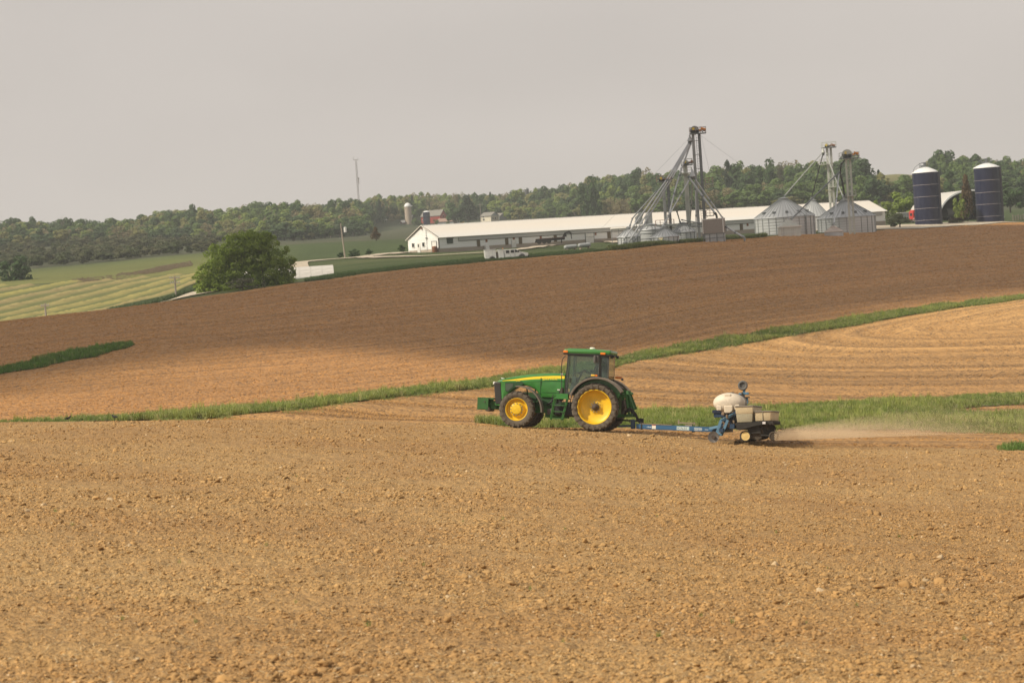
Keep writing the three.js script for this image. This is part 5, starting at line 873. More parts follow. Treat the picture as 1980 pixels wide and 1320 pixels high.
// ------------------------------------------------------------ white service truck on the brow
{
  const d = 392, m = F / d, t = thing('service_truck', 'white crew-cab service truck with utility boxes on the brow of the field', 'truck');
  const p = at(980, 504.8, d); t.position.copy(p); t.rotation.set(0, 0.10, 0.02);
  const L = 86 / m, X = px => (px - 980) / m, wh = mat(C(0.90, 0.90, 0.88), 0.35, { map: rep(wearTex, 1 / 5) }), zz = 1.0;
  // front is to the right
  const cab = [[X(975), 0.55], [X(1019), 0.5], [X(1021.5), 0.62], [X(1021), 0.98], [X(1016), 1.12], [X(1008), 1.22], [X(1000), 1.66], [X(997), 1.76], [X(977), 1.78], [X(975), 1.7]];
  mesh('cab', extrude(cab, 1.75, 0.05).translate(0, 0, -0.9), wh, t);
  for (const [a, b] of [[978.5, 985], [988, 994.5]]) mesh('window', box(X(b) - X(a), 0.42, 0.06, (X(a) + X(b)) / 2, 1.42, 0.90), glassDark, t);
  mesh('windscreen', extrude([[X(998), 1.68], [X(1006.5), 1.24], [X(1008), 1.26], [X(999.5), 1.70]], 1.5).translate(0, 0, -0.77), glassDark, t);
  mesh('quarter_window', extrude([[X(996), 1.25], [X(1004), 1.25], [X(999), 1.62], [X(996), 1.64]], 0.05).translate(0, 0, 0.88), glassDark, t);
  mesh('door_line', [box(0.02, 1.0, 0.02, X(986.5), 1.1, 0.90), box(0.02, 1.0, 0.02, X(996), 1.1, 0.90)], darkTrim, t);
  mesh('door_handle', [box(0.12, 0.04, 0.04, X(984), 1.12, 0.91), box(0.12, 0.04, 0.04, X(994), 1.12, 0.91)], darkTrim, t);
  mesh('mirror', rbox(0.18, 0.3, 0.12, 0.04, X(1003), 1.35, 1.05), blackPaint, t);
  mesh('headlight', box(0.08, 0.18, 0.3, X(1021.6), 0.88, 0.65), chrome, t); mesh('headlight', box(0.08, 0.18, 0.3, X(1021.6), 0.88, -0.65), chrome, t);
  mesh('bumper', rbox(0.16, 0.22, 1.85, 0.05, X(1022), 0.55, 0), blackPaint, t);
  mesh('utility_box', [rbox(X(959) - X(938), 1.42, 1.95, 0.04, (X(938) + X(959)) / 2, 1.25, 0)], wh, t);
  mesh('utility_box', [rbox(X(975) - X(964), 1.32, 1.95, 0.04, (X(964) + X(975)) / 2 - 0.05, 1.18, 0)], wh, t);
  mesh('box_lid', [box(X(959.6) - X(937.4), 0.07, 2.05, (X(938) + X(959)) / 2, 1.97, 0), box(X(974.8) - X(963.6), 0.07, 2.05, (X(964) + X(975)) / 2 - 0.05, 1.85, 0)], wh, t);
  mesh('box_door_line', [box(0.02, 1.1, 0.02, X(945), 1.3, 0.985), box(0.02, 1.1, 0.02, X(952), 1.3, 0.985), box(X(958) - X(939), 0.02, 0.02, X(948.5), 1.0, 0.985)], eaveBand, t);
  mesh('bed', [box(X(965) - X(958), 0.75, 1.9, X(961.5), 0.9, 0), box(0.3, 0.3, 0.8, X(961), 1.35, 0.4)], mat(C(0.10, 0.08, 0.07), 0.8), t);
  mesh('beacon', cyl(0.09, 0.07, 0.16, 10, X(974), 1.9, 0.2), orangePaint, t);
  mesh('chassis', box(L * 0.92, 0.2, 1.1, 0, 0.5, 0), blackPaint, t);
  for (const x of [X(951), X(1009)]) for (const s of [-1, 1]) { const w = mesh('wheel', new THREE.CylinderGeometry(0.4, 0.4, 0.28, 24).rotateX(Math.PI / 2).translate(x, 0.4, s * 0.85), rubber, t); mesh('rim', new THREE.CylinderGeometry(0.22, 0.24, 0.3, 16).rotateX(Math.PI / 2).translate(x, 0.4, s * 0.86), chrome, w); mesh('wheel_arch', new THREE.TorusGeometry(0.46, 0.05, 5, 14, Math.PI).translate(x, 0.42, s * 0.985), blackPaint, t); }
}
{ // gooseneck trailer by the barn
  const d = 452, m = F / d, a = stand(1036, 467, d), b = stand(1092, 460, d), t = thing('flatbed_trailer', 'long black gooseneck flatbed trailer parked along the white barn', 'trailer'), L = a.distanceTo(b), dir = b.clone().sub(a).normalize();
  t.position.copy(a); t.position.y = at(1036, 472.5, d).y; t.rotation.y = Math.atan2(-dir.z, dir.x); t.rotation.z = 0.01;
  mesh('deck', [box(L, 0.26, 2.3, L / 2, 0.83, 0), box(L, 0.22, 2.1, L / 2, 0.58, 0), box(L * 0.45, 0.3, 2.25, L * 0.2, 0.45, 0)], blackPaint, t); mesh('side_rail', Array.from({ length: 12 }, (_, i) => box(0.07, 0.16, 0.08, 0.2 + i * L / 12, 0.86, 1.2)), rust, t);
  mesh('gooseneck', [beam(V(L - 0.3, 0.8, 0), V(L + 0.15, 1.55, 0), 0.9, 0.35), beam(V(L, 1.5, 0), V(L + 0.9, 1.75, 0), 0.6, 0.3), beam(V(L + 0.8, 1.75, 0), V(L + 1.2, 1.45, 0), 0.4, 0.3), rod(V(L + 1.15, 1.5, 0), V(L + 1.2, 0.5, 0), 0.08), box(0.5, 0.5, 0.9, L + 0.1, 1.2, 0)], blackPaint, t);
  for (const x of [0.6, 1.5, 2.3]) for (const s of [-1, 1]) { const w = mesh('wheel', new THREE.CylinderGeometry(0.4, 0.4, 0.5, 20).rotateX(Math.PI / 2).translate(x, 0.4, s * 0.95), rubber, t); mesh('rim', new THREE.CylinderGeometry(0.2, 0.2, 0.52, 12).rotateX(Math.PI / 2).translate(x, 0.4, s * 0.95), rubber, w); }
  mesh('landing_leg', [box(0.14, 0.9, 0.14, L - 0.6, 0.4, 0.8), box(0.14, 0.9, 0.14, L - 0.6, 0.4, -0.8)], blackPaint, t);
}
for (const [x0, x1, y0, y1, lab] of [[1090, 1117, 478.5, 475.5, 'left of the two grey gas tanks lying on the grass'], [1117, 1143, 475, 472.5, 'right of the two grey gas tanks lying on the grass']]) {
  const d = 425, a = at(x0, y0, d), b = at(x1, y1, d + 1), L = a.distanceTo(b), r = 0.36, dir = b.clone().sub(a).normalize(), t = thing('gas_tank', lab, 'tank'); t.position.copy(a.clone().lerp(b, 0.5)); t.rotation.y = Math.atan2(-dir.z, dir.x); t.rotation.z = Math.asin(dir.y);
  mesh('shell', new THREE.CapsuleGeometry(r, L - 2 * r - 0.1, 8, 20).rotateZ(Math.PI / 2), mat(C(0.31, 0.33, 0.34), 0.45), t); mesh('valve_hood', cyl(0.1, 0.1, 0.14, 10, 0, r - 0.02), galvMid, t); mesh('saddle', [-0.3, 0.3].map(k => box(0.2, 0.5, 0.6, k * L, -r - 0.05, 0)), concrete, t);
}
{ // red lorry and its trailer half behind the left silo
  const d = 575, m = F / d, p = at(1770, 430.5, d), t = thing('red_truck', 'red truck cab partly hidden by the left navy silo', 'truck'); t.position.copy(p); t.rotation.y = 0.25;
  mesh('cab', rbox(2.0, 1.9, 2.2, 0.12, 0.1, 1.55, 0), redPaint, t); mesh('roof', rbox(1.6, 0.5, 2.0, 0.15, 0.1, 2.6, 0), redPaint, t); mesh('windscreen', box(1.5, 0.62, 0.06, 0.1, 1.85, 1.1), glassDark, t); mesh('side_window', box(0.06, 0.6, 1.1, -0.92, 1.85, 0.2), glassDark, t);
  mesh('bumper', box(2.1, 0.35, 0.2, 0.1, 0.55, 1.15), chrome, t); mesh('grille', box(0.9, 0.6, 0.08, 0.1, 1.05, 1.12), whitePaint, t); for (const s of [-1, 1]) { mesh('headlight', box(0.28, 0.2, 0.08, 0.1 + s * 0.75, 0.95, 1.13), whitePaint, t); mesh('wheel', new THREE.CylinderGeometry(0.48, 0.48, 0.3, 18).rotateZ(Math.PI / 2).translate(0.1 + s * 0.85, 0.45, 0.4), rubber, t); }
  const g = thing('grain_trailer', 'grey grain trailer standing left of the red truck behind the willow bush', 'trailer'); g.position.copy(at(1754, 428, 585)); g.rotation.y = 0.1;
  mesh('hopper', extrude([[-1.6, 0.9], [1.4, 0.9], [1.7, 2.0], [-1.9, 2.0]], 2).translate(0, 0, -1), galvMid, g); mesh('rim', [box(3.8, 0.12, 2.15, -0.1, 2.05, 0)], whitePaint, g); mesh('side_rib', [-1.2, -0.6, 0, 0.6, 1.2].map(x => box(0.08, 1.05, 0.06, x, 1.45, 1.02)), galvDark, g); for (const s of [-1, 1]) for (const x of [-1, 0]) mesh('wheel', new THREE.CylinderGeometry(0.45, 0.45, 0.3, 18).rotateX(Math.PI / 2).translate(x, 0.45, s * 0.8), rubber, g);
  const v = thing('white_van', 'white van half hidden by the rightmost bin', 'van'); v.position.copy(at(1696, 431.5, 560)); v.rotation.y = 1.1;
  mesh('body', extrude([[-1.6, 0.35], [1.55, 0.35], [1.6, 0.85], [1.1, 1.0], [0.75, 1.6], [-1.5, 1.65], [-1.6, 1.4]], 1.5, 0.06).translate(0, 0, -0.75), whitePaint, v); mesh('windscreen', box(0.08, 0.55, 1.3, 0.98, 1.28, 0, 0, 0, 0.5), glassDark, v); mesh('window', box(1.5, 0.4, 0.05, -0.3, 1.25, 0.82), glassDark, v); for (const s of [-1, 1]) for (const x of [-1, 1]) mesh('wheel', new THREE.CylinderGeometry(0.33, 0.33, 0.22, 16).rotateX(Math.PI / 2).translate(x, 0.33, s * 0.75), rubber, v);
}
{ // wooden fence at the right edge
  const d = 560, t = thing('wooden_fence', 'grey wooden fence on the grass right of the right-hand silo', 'fence'), a = stand(1960, 428, d), b = stand(2010, 425, d + 14), wd = mat(C(0.27, 0.24, 0.20), 0.95); t.position.copy(a); const v = b.clone().sub(a);
  for (let i = 0; i < 11; i++) { const p = v.clone().multiplyScalar(i / 10), q = stand(0, 0, 1); mesh('post', box(0.17, i % 2 ? 1.2 : 1.65, 0.17, p.x, 0.55, p.z), wd, t); }
  for (const y of [0.35, 0.7, 1.05]) mesh('rail', beam(V(0, y, 0.12), V(v.x, y, v.z + 0.12), 0.06, 0.14), wd, t);
}

// ------------------------------------------------------------ trees and bushes that stand out
{
  // the big broad tree on the brow
  const d = 349, m = F / d, t = thing('big_tree', 'big broad leafy green tree standing on the brow at the left', 'tree'), p = stand(478, 580, d), y0 = at(478, 577, d).y; t.position.set(p.x, y0, p.z);
  const l = [], idx = [], lobes = [];
  const S = [[478, 500, 62, 46], [430, 515, 46, 40], [530, 512, 44, 42], [480, 470, 42, 24], [515, 480, 36, 26], [445, 485, 38, 26], [405, 530, 30, 30], [555, 525, 24, 34], [400, 553, 24, 18], [440, 552, 44, 22], [500, 552, 50, 22], [545, 548, 34, 20], [420, 562, 40, 12], [480, 566, 60, 12], [540, 560, 36, 12], [480, 530, 60, 40], [495, 459, 18, 12], [520, 462, 16, 11]];
  const u = V(1, 0, 0);
  S.forEach(([x, y, w, h]) => lobes.push([(x - 478) / m, (577 - y) / m, w / m, h / m]));
  const pos = [];
  // secondary boughs inside each mass, so that the leaves clump and leave gaps
  const boughs = []; lobes.forEach(([x, y, w, h]) => { const n = Math.round(16 + w * h * 4.5); for (let i = 0; i < n; i++) { const a = rnd() * TAU, e = rr(-1, 1), q = Math.sqrt(1 - e * e), k = Math.pow(rnd(), 0.4); boughs.push([x + q * Math.cos(a) * w * k, y + e * h * k, q * Math.sin(a) * Math.min(w, 3.4) * k, rr(0.25, 0.62)]); } });
  for (let i = 0; i < 60000; i++) {
    const b = boughs[Math.floor(rnd() * boughs.length)], e = rr(-1, 1), a = rnd() * TAU, q = Math.sqrt(1 - e * e), R = b[3] * (rnd() < 0.6 ? rr(0.8, 1.15) : Math.cbrt(rnd())), c = [b[0] + q * Math.cos(a) * R, b[1] + e * R * 0.8, b[2] + q * Math.sin(a) * R]; if (i % 4 === 0) { const L = lobes[(i / 4 | 0) % lobes.length], k = Math.cbrt(rnd()) * 0.95; c[0] = L[0] + q * Math.cos(a) * L[2] * k; c[1] = L[1] + e * L[3] * k; c[2] = q * Math.sin(a) * Math.min(L[2], 3) * k; } if (c[1] < 0.1) continue;
    const s = rr(0.08, 0.18), n = V(q * Math.cos(a) + rr(-1, 1), e + 0.5 + rr(-0.8, 0.8), q * Math.sin(a) + rr(-1, 1)).normalize(), tt = V(rr(-1, 1), rr(-1, 1), rr(-1, 1)).cross(n).normalize(), ee = n.clone().cross(tt), k = pos.length / 3;
    for (const [ax, ay, az] of [[-1, 0, 0], [0, -0.6, -0.2], [1, 0, 0], [0, 0.6, -0.2]]) pos.push(c[0] + (tt.x * ax + ee.x * ay + n.x * az) * s, c[1] + (tt.y * ax + ee.y * ay + n.y * az) * s, c[2] + (tt.z * ax + ee.z * ay + n.z * az) * s);
    idx.push(k, k + 1, k + 2, k, k + 2, k + 3);
  }
  const g = new THREE.BufferGeometry(); g.setAttribute('position', new THREE.Float32BufferAttribute(pos, 3)); g.setIndex(idx); g.computeVertexNormals(); mesh('crown', g, LEAF.lush, t);
  const tr = []; for (const [x, w] of [[-2.2, 0.16], [0.3, 0.3], [2.4, 0.2], [-0.9, 0.2]]) { tr.push(rod(V(x * 0.6, -1.2, 0), V(x, 2.4, rr(-0.4, 0.4)), w, w * 0.6, 8)); for (let i = 0; i < 5; i++) tr.push(rod(V(x, rr(1, 2.4), 0), V(x + rr(-1.8, 1.8), rr(3, 6.5), rr(-1.2, 1.2)), w * 0.45, 0.03, 5)); } mesh('trunk', tr, barkMat, t);
}
treePx(470, 538, 574, 70, 343, 'loose', 'grey', 'silvery leafed bush in front of the foot of the big tree', 1, 'bush');
treePx(512, 549, 572, 22, 342, 'tall', 'willow', 'small pale green sapling at the foot of the big tree', 0);
{ const t = treePx(32, 478, 541, 62, 560, 'round', 'dark', 'round dark green bush alone in the valley at the left edge', 2, 'bush'); t.position.y -= 1.7; }
treePx(727, 437, 464, 30, 640, 'cone', 'brown', 'dark pyramidal evergreen left of the long white barn', 0);
treePx(905, 374, 433, 62, 1170, 'cone', 'spruce', 'large blackish spruce left of the cream house', 1);
treePx(880, 392, 433, 40, 1175, 'round', 'dark', 'dark broad tree joined to the left of the large spruce', 1);
treePx(903, 371, 424, 34, 1290, 'loose', 'olive', 'tall half-leafed tree rising above the large spruce', 0);
treePx(882, 374, 424, 22, 1300, 'loose', 'tan', 'thin budding tree left of the tall half-leafed tree', 1);
treePx(123, 409, 462, 26, 1080, 'bare', '', 'bare grey tree sticking out of the wood at the left', 0);
treePx(137, 421, 470, 30, 1060, 'round', 'dark', 'round dark tree beside the bare tree at the left', 0);
treePx(376, 393, 452, 26, 1180, 'round', 'dark', 'round dark crown standing above the left part of the wood', 3);
treePx(663, 384, 440, 34, 1250, 'round', 'mid', 'dense round tree on the skyline just left of the radio mast', 1);
treePx(1144, 339, 420, 44, 1010, 'round', 'dark', 'dark broad tree on the skyline left of the elevators', 2);
if (1) treePx(1411, 308, 385, 40, 960, 'tall', 'spruce', 'tall dark pine on the skyline between the elevators', 0);
treePx(1433, 318, 385, 60, 960, 'round', 'dark', 'broad dark tree right of the tall dark pine', 1);
treePx(1488, 306, 385, 44, 940, 'round', 'dark', 'tall narrow-headed dark tree on the skyline', 2);
treePx(1508, 316, 388, 34, 945, 'loose', 'grey', 'thin greyish tree joined to the right of the narrow-headed tree', 2);
treePx(1540, 324, 385, 44, 950, 'round', 'dark', 'low dark tree on the skyline left of the bare one', 3);
treePx(1571, 326, 378, 22, 980, 'bare', '', 'leafless twiggy tree on the skyline behind the pale spout', 1);
treePx(1677, 305, 398, 74, 900, 'round', 'dark', 'biggest dark tree on the right skyline, behind the round elevator head', 0);
treePx(1703, 326, 390, 20, 905, 'tall', 'dark', 'small dark tree at the right foot of the biggest skyline tree', 1);
treePx(1935, 311, 390, 40, 930, 'round', 'dark', 'dark tree on the skyline at the right of the right silo', 2);
treePx(1840, 321, 420, 58, 760, 'tall', 'dark', 'tall dark green tree directly between the two navy silos', 2);
treePx(1718, 388, 424, 40, 610, 'round', 'bright', 'light green bushy tree left of the left navy silo', 3);
treePx(1743, 372, 424, 52, 622, 'round', 'lush', 'fresh green bushy tree touching the left navy silo', 1);
treePx(1757, 370, 424, 34, 626, 'round', 'mid', 'mid green tree half hidden behind the left navy silo', 2);
treePx(1697, 386, 424, 24, 612, 'round', 'lush', 'small green tree beside the pale shed', 0);
treePx(1696, 396, 424, 16, 603, 'loose', 'blossom', 'bush full of pale blossom before the pale shed', 1, 'bush');
treePx(1741, 411, 444, 56, 512, 'round', 'willow', 'grey-green willow bush on the edge of the field left of the left silo', 0, 'bush');
treePx(1873, 333, 436, 44, 556, 'cone', 'brown', 'brownish spruce leaning over the arched shed beside the right silo', 1);
treePx(1862, 374, 434, 30, 556, 'round', 'bright', 'light green bush in front of the arched shed', 2, 'bush');
treePx(1853, 420, 440, 40, 545, 'round', 'brown', 'low brown bush spreading over the gravel before the right silo', 3, 'bush');
treePx(1955, 352, 412, 60, 690, 'round', 'dark', 'broad dark tree at the right edge behind the fence', 1);
for (const [px, ty, fy, w, lab] of [[686, 481, 496, 26, 'low dark shrub at the foot of the tall utility pole'], [713, 481, 494, 18, 'small dark shrub right of the tall utility pole'], [777, 473, 487, 20, 'green shrub against the left corner of the white barn'], [660, 487, 498, 18, 'low shrub left of the tall utility pole']]) treePx(px, ty, fy, w, 485, 'round', 'dark', lab, px, 'bush');
for (const [px, ty, fy, w, lab] of [[843, 424, 434, 12, 'small green bush before the far red barn'], [803, 421, 435, 14, 'green bush right of the concrete silo'], [866, 427, 433, 8, 'tiny bush before the grey shed'], [812, 426, 434, 10, 'tiny bush left of the short navy silo']]) treePx(px, ty, fy, w, 1228, 'round', 'mid', lab, px, 'bush');
for (const [px, ty, fy, w, lab] of [[65, 491, 498, 8, 'leftmost of the dark shrubs dotted over the pale scrub slope'], [82, 490, 495, 6, 'second dark shrub from the left on the pale scrub slope'], [75, 495, 500, 6, 'lowest dark shrub on the pale scrub slope'], [108, 489, 500, 10, 'roundest dark shrub on the pale scrub slope'], [143, 486, 495, 14, 'rightmost dark shrub on the pale scrub slope']]) treePx(px, ty, fy, w, 870, 'round', 'dark', lab, px, 'bush');

// ------------------------------------------------------------ crows at the edge of the green strip
function crow(label, px, py, d, turn) {
  const t = thing('crow', label, 'bird'), bl = mat(C(0.012, 0.012, 0.014), 0.5), p = stand(px, py, d); t.position.copy(at(px, py, d)); t.rotation.y = turn; t.scale.setScalar(0.62);
  const b = new THREE.SphereGeometry(1, 16, 12); const q = b.attributes.position; for (let i = 0; i < q.count; i++) { const x = q.getX(i), y = q.getY(i), z = q.getZ(i), w = 1 - 0.55 * sstep(-0.1, -1, x); q.setXYZ(i, x * 0.17, y * 0.085 * w + x * 0.045, z * 0.085 * w); } b.computeVertexNormals();
  mesh('body', [b.translate(0, 0.22, 0), new THREE.SphereGeometry(0.062, 12, 10).translate(0.165, 0.33, 0), rod(V(0.10, 0.26, 0), V(0.16, 0.33, 0), 0.06, 0.05, 8)], bl, t);
  mesh('beak', new THREE.ConeGeometry(0.018, 0.075, 8).rotateZ(-Math.PI / 2).translate(0.255, 0.325, 0), mat(C(0.03, 0.028, 0.025), 0.4), t);
  mesh('tail', box(0.17, 0.015, 0.07, -0.2, 0.17, 0, 0, 0, 0.25), bl, t); for (const s of [-1, 1]) { mesh('wing', rbox(0.26, 0.10, 0.02, 0.01, -0.05, 0.23, s * 0.085, 0, 0, 0.25), bl, t); mesh('leg', rod(V(0.0, 0.15, s * 0.035), V(0.01, -0.02, s * 0.035), 0.008, 0.008, 5), bl, t); }
}
crow('left of the two black birds perched at the foot of the green strip', 131, 814.5, 110.5, 0.4);
crow('right of the two black birds perched at the foot of the green strip', 221, 812, 110.2, 2.6);

{ // bushes and rank growth over the pale valley side at the left
  const l = []; for (let i = 0; i < 900; i++) { const px = rr(-40, 420), py = rr(466, 520), p = hit(px, py, 560, 1200); if (!p) continue; const r = Math.hypot(p.x, p.z), f = bearing(p.x, p.z); if (r < lineDist('rise', f) + 4) continue; if (rnd() > 0.45 + 0.8 * fbm(p.x * 0.02, 3, p.z * 0.02, 2) + (py < 480 ? 0.3 : 0)) continue; const s = rr(1.2, 3.6), c = mix3([0.07, 0.095, 0.035], [0.13, 0.13, 0.065], rnd()); l.push({ p, s: V(s * 1.7, s, s * 1.7), ry: rnd() * TAU, c: C(...c) }); }
  scatter('brush', CROWN.round[1], leafMat(0xffffff), l, 'low brush scattered over the valley side below the wood at the left', 'brush');
}

// ------------------------------------------------------------ the tractor
const dustTex = dataTex(256, (u, v) => { const s = 0.84 + 0.34 * tfbm(u, v, 8, 4, 1) + 0.1 * tnoise(u, v, 60, 3); return [s, s * 0.99, s * 0.96]; });
const GREEN = C(0.042, 0.220, 0.038), green = new THREE.MeshPhysicalMaterial({ color: GREEN, roughness: 0.38, clearcoat: 0.35, clearcoatRoughness: 0.25, map: rep(dustTex, 1 / 2) });
const greenDull = mat(C(0.030, 0.135, 0.028), 0.6, { map: rep(dustTex, 1 / 2) }), greenDark = mat(C(0.014, 0.062, 0.016), 0.7);
const yellow = new THREE.MeshPhysicalMaterial({ color: C(0.88, 0.57, 0.018), roughness: 0.42, clearcoat: 0.2, map: rep(dustTex, 1 / 1.5) });
const tyreM = mat(C(0.130, 0.108, 0.086), 0.92, { map: rep(dustTex, 3, 3), bumpMap: rep(soilBump, 2, 2), bumpScale: 0.006 }), dusty = mat(C(0.335, 0.275, 0.215), 0.9, { map: rep(dustTex, 1) }), dustyGrey = mat(C(0.175, 0.150, 0.130), 0.85, { map: rep(dustTex, 1) });
const blackP = mat(C(0.020, 0.020, 0.021), 0.6), brownP = mat(C(0.075, 0.055, 0.042), 0.85), amber = mat(C(0.75, 0.20, 0.015), 0.25), amberPale = mat(C(0.85, 0.52, 0.05), 0.25), steel = mat(C(0.33, 0.32, 0.30), 0.4, { metalness: 0.7 });
const cabGlass = new THREE.MeshPhysicalMaterial({ color: C(0.66, 0.76, 0.72), roughness: 0.03, transmission: 0.96, thickness: 0, ior: 1.45 });

// a wheel lying across z, its outer face towards -z; lugs slant like a tractor tread
function tyreGeometry(R, w, rim, lugs, lugH) {
  const h = w / 2, pts = [[rim, -h * 0.62], [rim + 0.04, -h * 0.80], [lerp(rim, R, 0.45), -h * 1.02], [lerp(rim, R, 0.75), -h * 1.0], [R - lugH - 0.03, -h * 0.84], [R - lugH, -h * 0.55], [R - lugH + 0.012, 0], [R - lugH, h * 0.55], [R - lugH - 0.03, h * 0.84], [lerp(rim, R, 0.75), h * 1.0], [lerp(rim, R, 0.45), h * 1.02], [rim + 0.04, h * 0.80], [rim, h * 0.62]];
  const g = [lathe(pts, 56).rotateX(Math.PI / 2)], m = new THREE.Matrix4();
  for (let i = 0; i < lugs; i++) for (const s of [-1, 1]) {
    const a = (i + (s > 0 ? 0.5 : 0)) / lugs * TAU, b = new THREE.BoxGeometry(lugH * 2.3, R * 0.075, h * 1.12), p = b.attributes.position;
    for (let k = 0; k < p.count; k++) { const x = p.getX(k), z = p.getZ(k), e = s * z > 0 ? 1 : 0; p.setXYZ(k, x - (e ? lugH * 0.9 : 0) - (e && x < 0 ? lugH * 1.2 : 0), p.getY(k) * (x > 0 ? 0.75 : 1.2) - s * z * 0.62, z); }
    b.computeVertexNormals(); b.translate(R - lugH * 1.15, 0, s * h * 0.52); b.applyMatrix4(m.makeRotationZ(a)); g.push(b);
  }
  return merge(g);
}
function wheel(t, name, x, z, R, w, rim, o) {
  const s = Math.sign(z), y = R, place = g => { if (s > 0) g.rotateY(Math.PI); return g.translate(x, y, z); };
  const W = mesh(name, place(tyreGeometry(R, w, rim, o.lugs, o.lugH)), tyreM, t);
  const L = pts => lathe(pts.map(([r, q]) => [r, q]), 48).rotateX(-Math.PI / 2);   // second number: outwards
  mesh('rim', place(L(o.rim)), yellow, W); mesh('hub', place(L(o.hub)), o.hubM || yellow, W);
  mesh('bolts', place(merge(Array.from({ length: o.bolts }, (_, i) => { const a = i / o.bolts * TAU; return new THREE.CylinderGeometry(0.024, 0.024, 0.06, 6).rotateX(Math.PI / 2).translate(Math.cos(a) * o.boltR, Math.sin(a) * o.boltR, -o.boltY); }))), steel, W);
  return W;
}
function rigged(name, label, cat, rear, front, far) {   // a thing whose x runs from rear to front and whose far side rests at the third point
  const t = thing(name, label, cat), x = front.clone().sub(rear).normalize(), q = far.clone().sub(rear), y = q.clone().cross(x).normalize(), z = x.clone().cross(y);
  t.quaternion.setFromRotationMatrix(new THREE.Matrix4().makeBasis(x, y, z)); t.position.copy(rear); return t;
}
const rearC = at(1149, 833.8, 105.0), frontC = at(1001, 827.2, 105.66);
const tractor = rigged('tractor', 'green farm tractor with yellow wheels pulling the planter along the crest', 'tractor', rearC, frontC, at(1170, 834.2, 107.0));
tractor.updateMatrixWorld(true); tractor.position.copy(tractor.localToWorld(V(0, 0, 1.02))); tractor.updateMatrixWorld(true);
{
  const t = tractor, WB = 3.24;
  const rearRim = { lugs: 21, lugH: 0.055, rim: [[0.70, 0.15], [0.715, 0.185], [0.695, 0.20], [0.67, 0.185], [0.655, 0.10], [0.645, -0.02], [0.60, -0.07], [0.42, -0.115], [0.27, -0.13], [0.25, -0.10], [0.16, -0.10], [0, -0.10]], hub: [[0.155, -0.10], [0.155, -0.03], [0.13, 0.0], [0.07, 0.02], [0.065, 0.09], [0.0, 0.095]], hubM: brownP, bolts: 10, boltR: 0.20, boltY: -0.09 };
  for (const z of [-1.02, 1.02]) wheel(t, 'rear_wheel', 0, z, 0.985, 0.50, 0.69, rearRim);
  const frontRim = { lugs: 19, lugH: 0.042, rim: [[0.455, 0.11], [0.475, 0.14], [0.455, 0.15], [0.43, 0.13], [0.415, 0.02], [0.40, -0.03], [0.34, -0.04], [0.30, 0.02], [0.24, 0.05], [0, 0.05]], hub: [[0.285, 0.03], [0.28, 0.09], [0.255, 0.11], [0.215, 0.115], [0.205, 0.17], [0.185, 0.19], [0, 0.195]], bolts: 12, boltR: 0.245, boltY: 0.115 };
  for (const z of [-0.98, 0.98]) wheel(t, 'front_wheel', WB, z, 0.755, 0.40, 0.45, frontRim);
  // chassis
  mesh('chassis', [box(3.6, 0.46, 0.5, 2.1, 0.88, 0), box(1.9, 0.62, 0.66, 0.1, 1.02, 0), box(0.9, 0.24, 0.62, 1.75, 0.60, 0)], greenDull, t);
  mesh('engine', [box(1.5, 0.5, 0.62, 2.5, 1.22, 0), box(0.5, 0.35, 0.7, 2.9, 1.05, 0), rod(V(2.3, 1.1, -0.36), V(3.1, 1.3, -0.36), 0.05), rod(V(2.5, 1.3, -0.38), V(2.75, 0.95, -0.38), 0.06)], greenDark, t);
  mesh('front_axle', [rod(V(WB, 0.755, -0.85), V(WB, 0.755, 0.85), 0.13, 0.13, 12), box(0.5, 0.3, 0.5, WB, 0.78, 0), rod(V(WB - 0.25, 0.72, -0.8), V(WB - 0.25, 0.72, 0.8), 0.04)], greenDull, t);
  mesh('rear_axle', [rod(V(0, 0.985, -1.06), V(0, 0.985, 1.06), 0.07, 0.07, 14), rod(V(0, 0.985, -0.7), V(0, 0.985, 0.7), 0.2, 0.2, 14)], greenDull, t);
  // hood: one curved shell, narrowing and dropping to the nose
  const outlineHood = [[1.40, 1.30], [2.38, 1.28], [2.46, 1.42], [2.64, 1.60], [2.86, 1.71], [3.12, 1.76], [3.40, 1.70], [3.62, 1.55], [3.78, 1.36], [3.88, 1.14], [3.95, 0.98], [4.00, 0.93], [4.06, 1.05], [4.10, 1.45], [4.14, 1.78], [4.30, 1.86], [4.18, 1.935], [3.85, 2.035], [3.4, 2.135], [2.9, 2.22], [2.4, 2.275], [1.9, 2.305], [1.40, 2.32]];
  const hg = extrude(outlineHood, 0.62, 0.10).translate(0, 0, -0.31), hp = hg.attributes.position;
  for (let i = 0; i < hp.count; i++) { const x = hp.getX(i), y = hp.getY(i); const k = 1 - 0.10 * sstep(2.6, 4.3, x) - 0.16 * sstep(1.9, 2.4, y); hp.setZ(i, hp.getZ(i) * k); }
  mesh('hood', toCreasedNormals(hg, 0.7), green, t);
  mesh('grille', rbox(0.30, 0.88, 0.70, 0.05, 4.205, 1.37, 0, 0, 0, -0.12), mat(C(0.028, 0.026, 0.025), 0.75), t);
  mesh('grille_cap', rbox(0.30, 0.12, 0.73, 0.05, 4.245, 1.795, 0, 0, 0, -0.10), mat(C(0.05, 0.048, 0.048), 0.45), t);
  mesh('nose_bar', [box(0.34, 0.09, 0.66, 4.16, 0.93, 0, 0, 0, 0.1)], green, t);
  for (const s of [-1, 1]) mesh('headlight', rbox(0.1, 0.12, 0.2, 0.03, 4.40, 1.80, s * 0.22), mat(C(0.7, 0.7, 0.68), 0.15), t);
  mesh('hood_badge', rbox(0.22, 0.04, 0.22, 0.02, 4.06, 1.99, 0, 0, 0, 0.3), mat(C(0.72, 0.72, 0.70), 0.3), t);
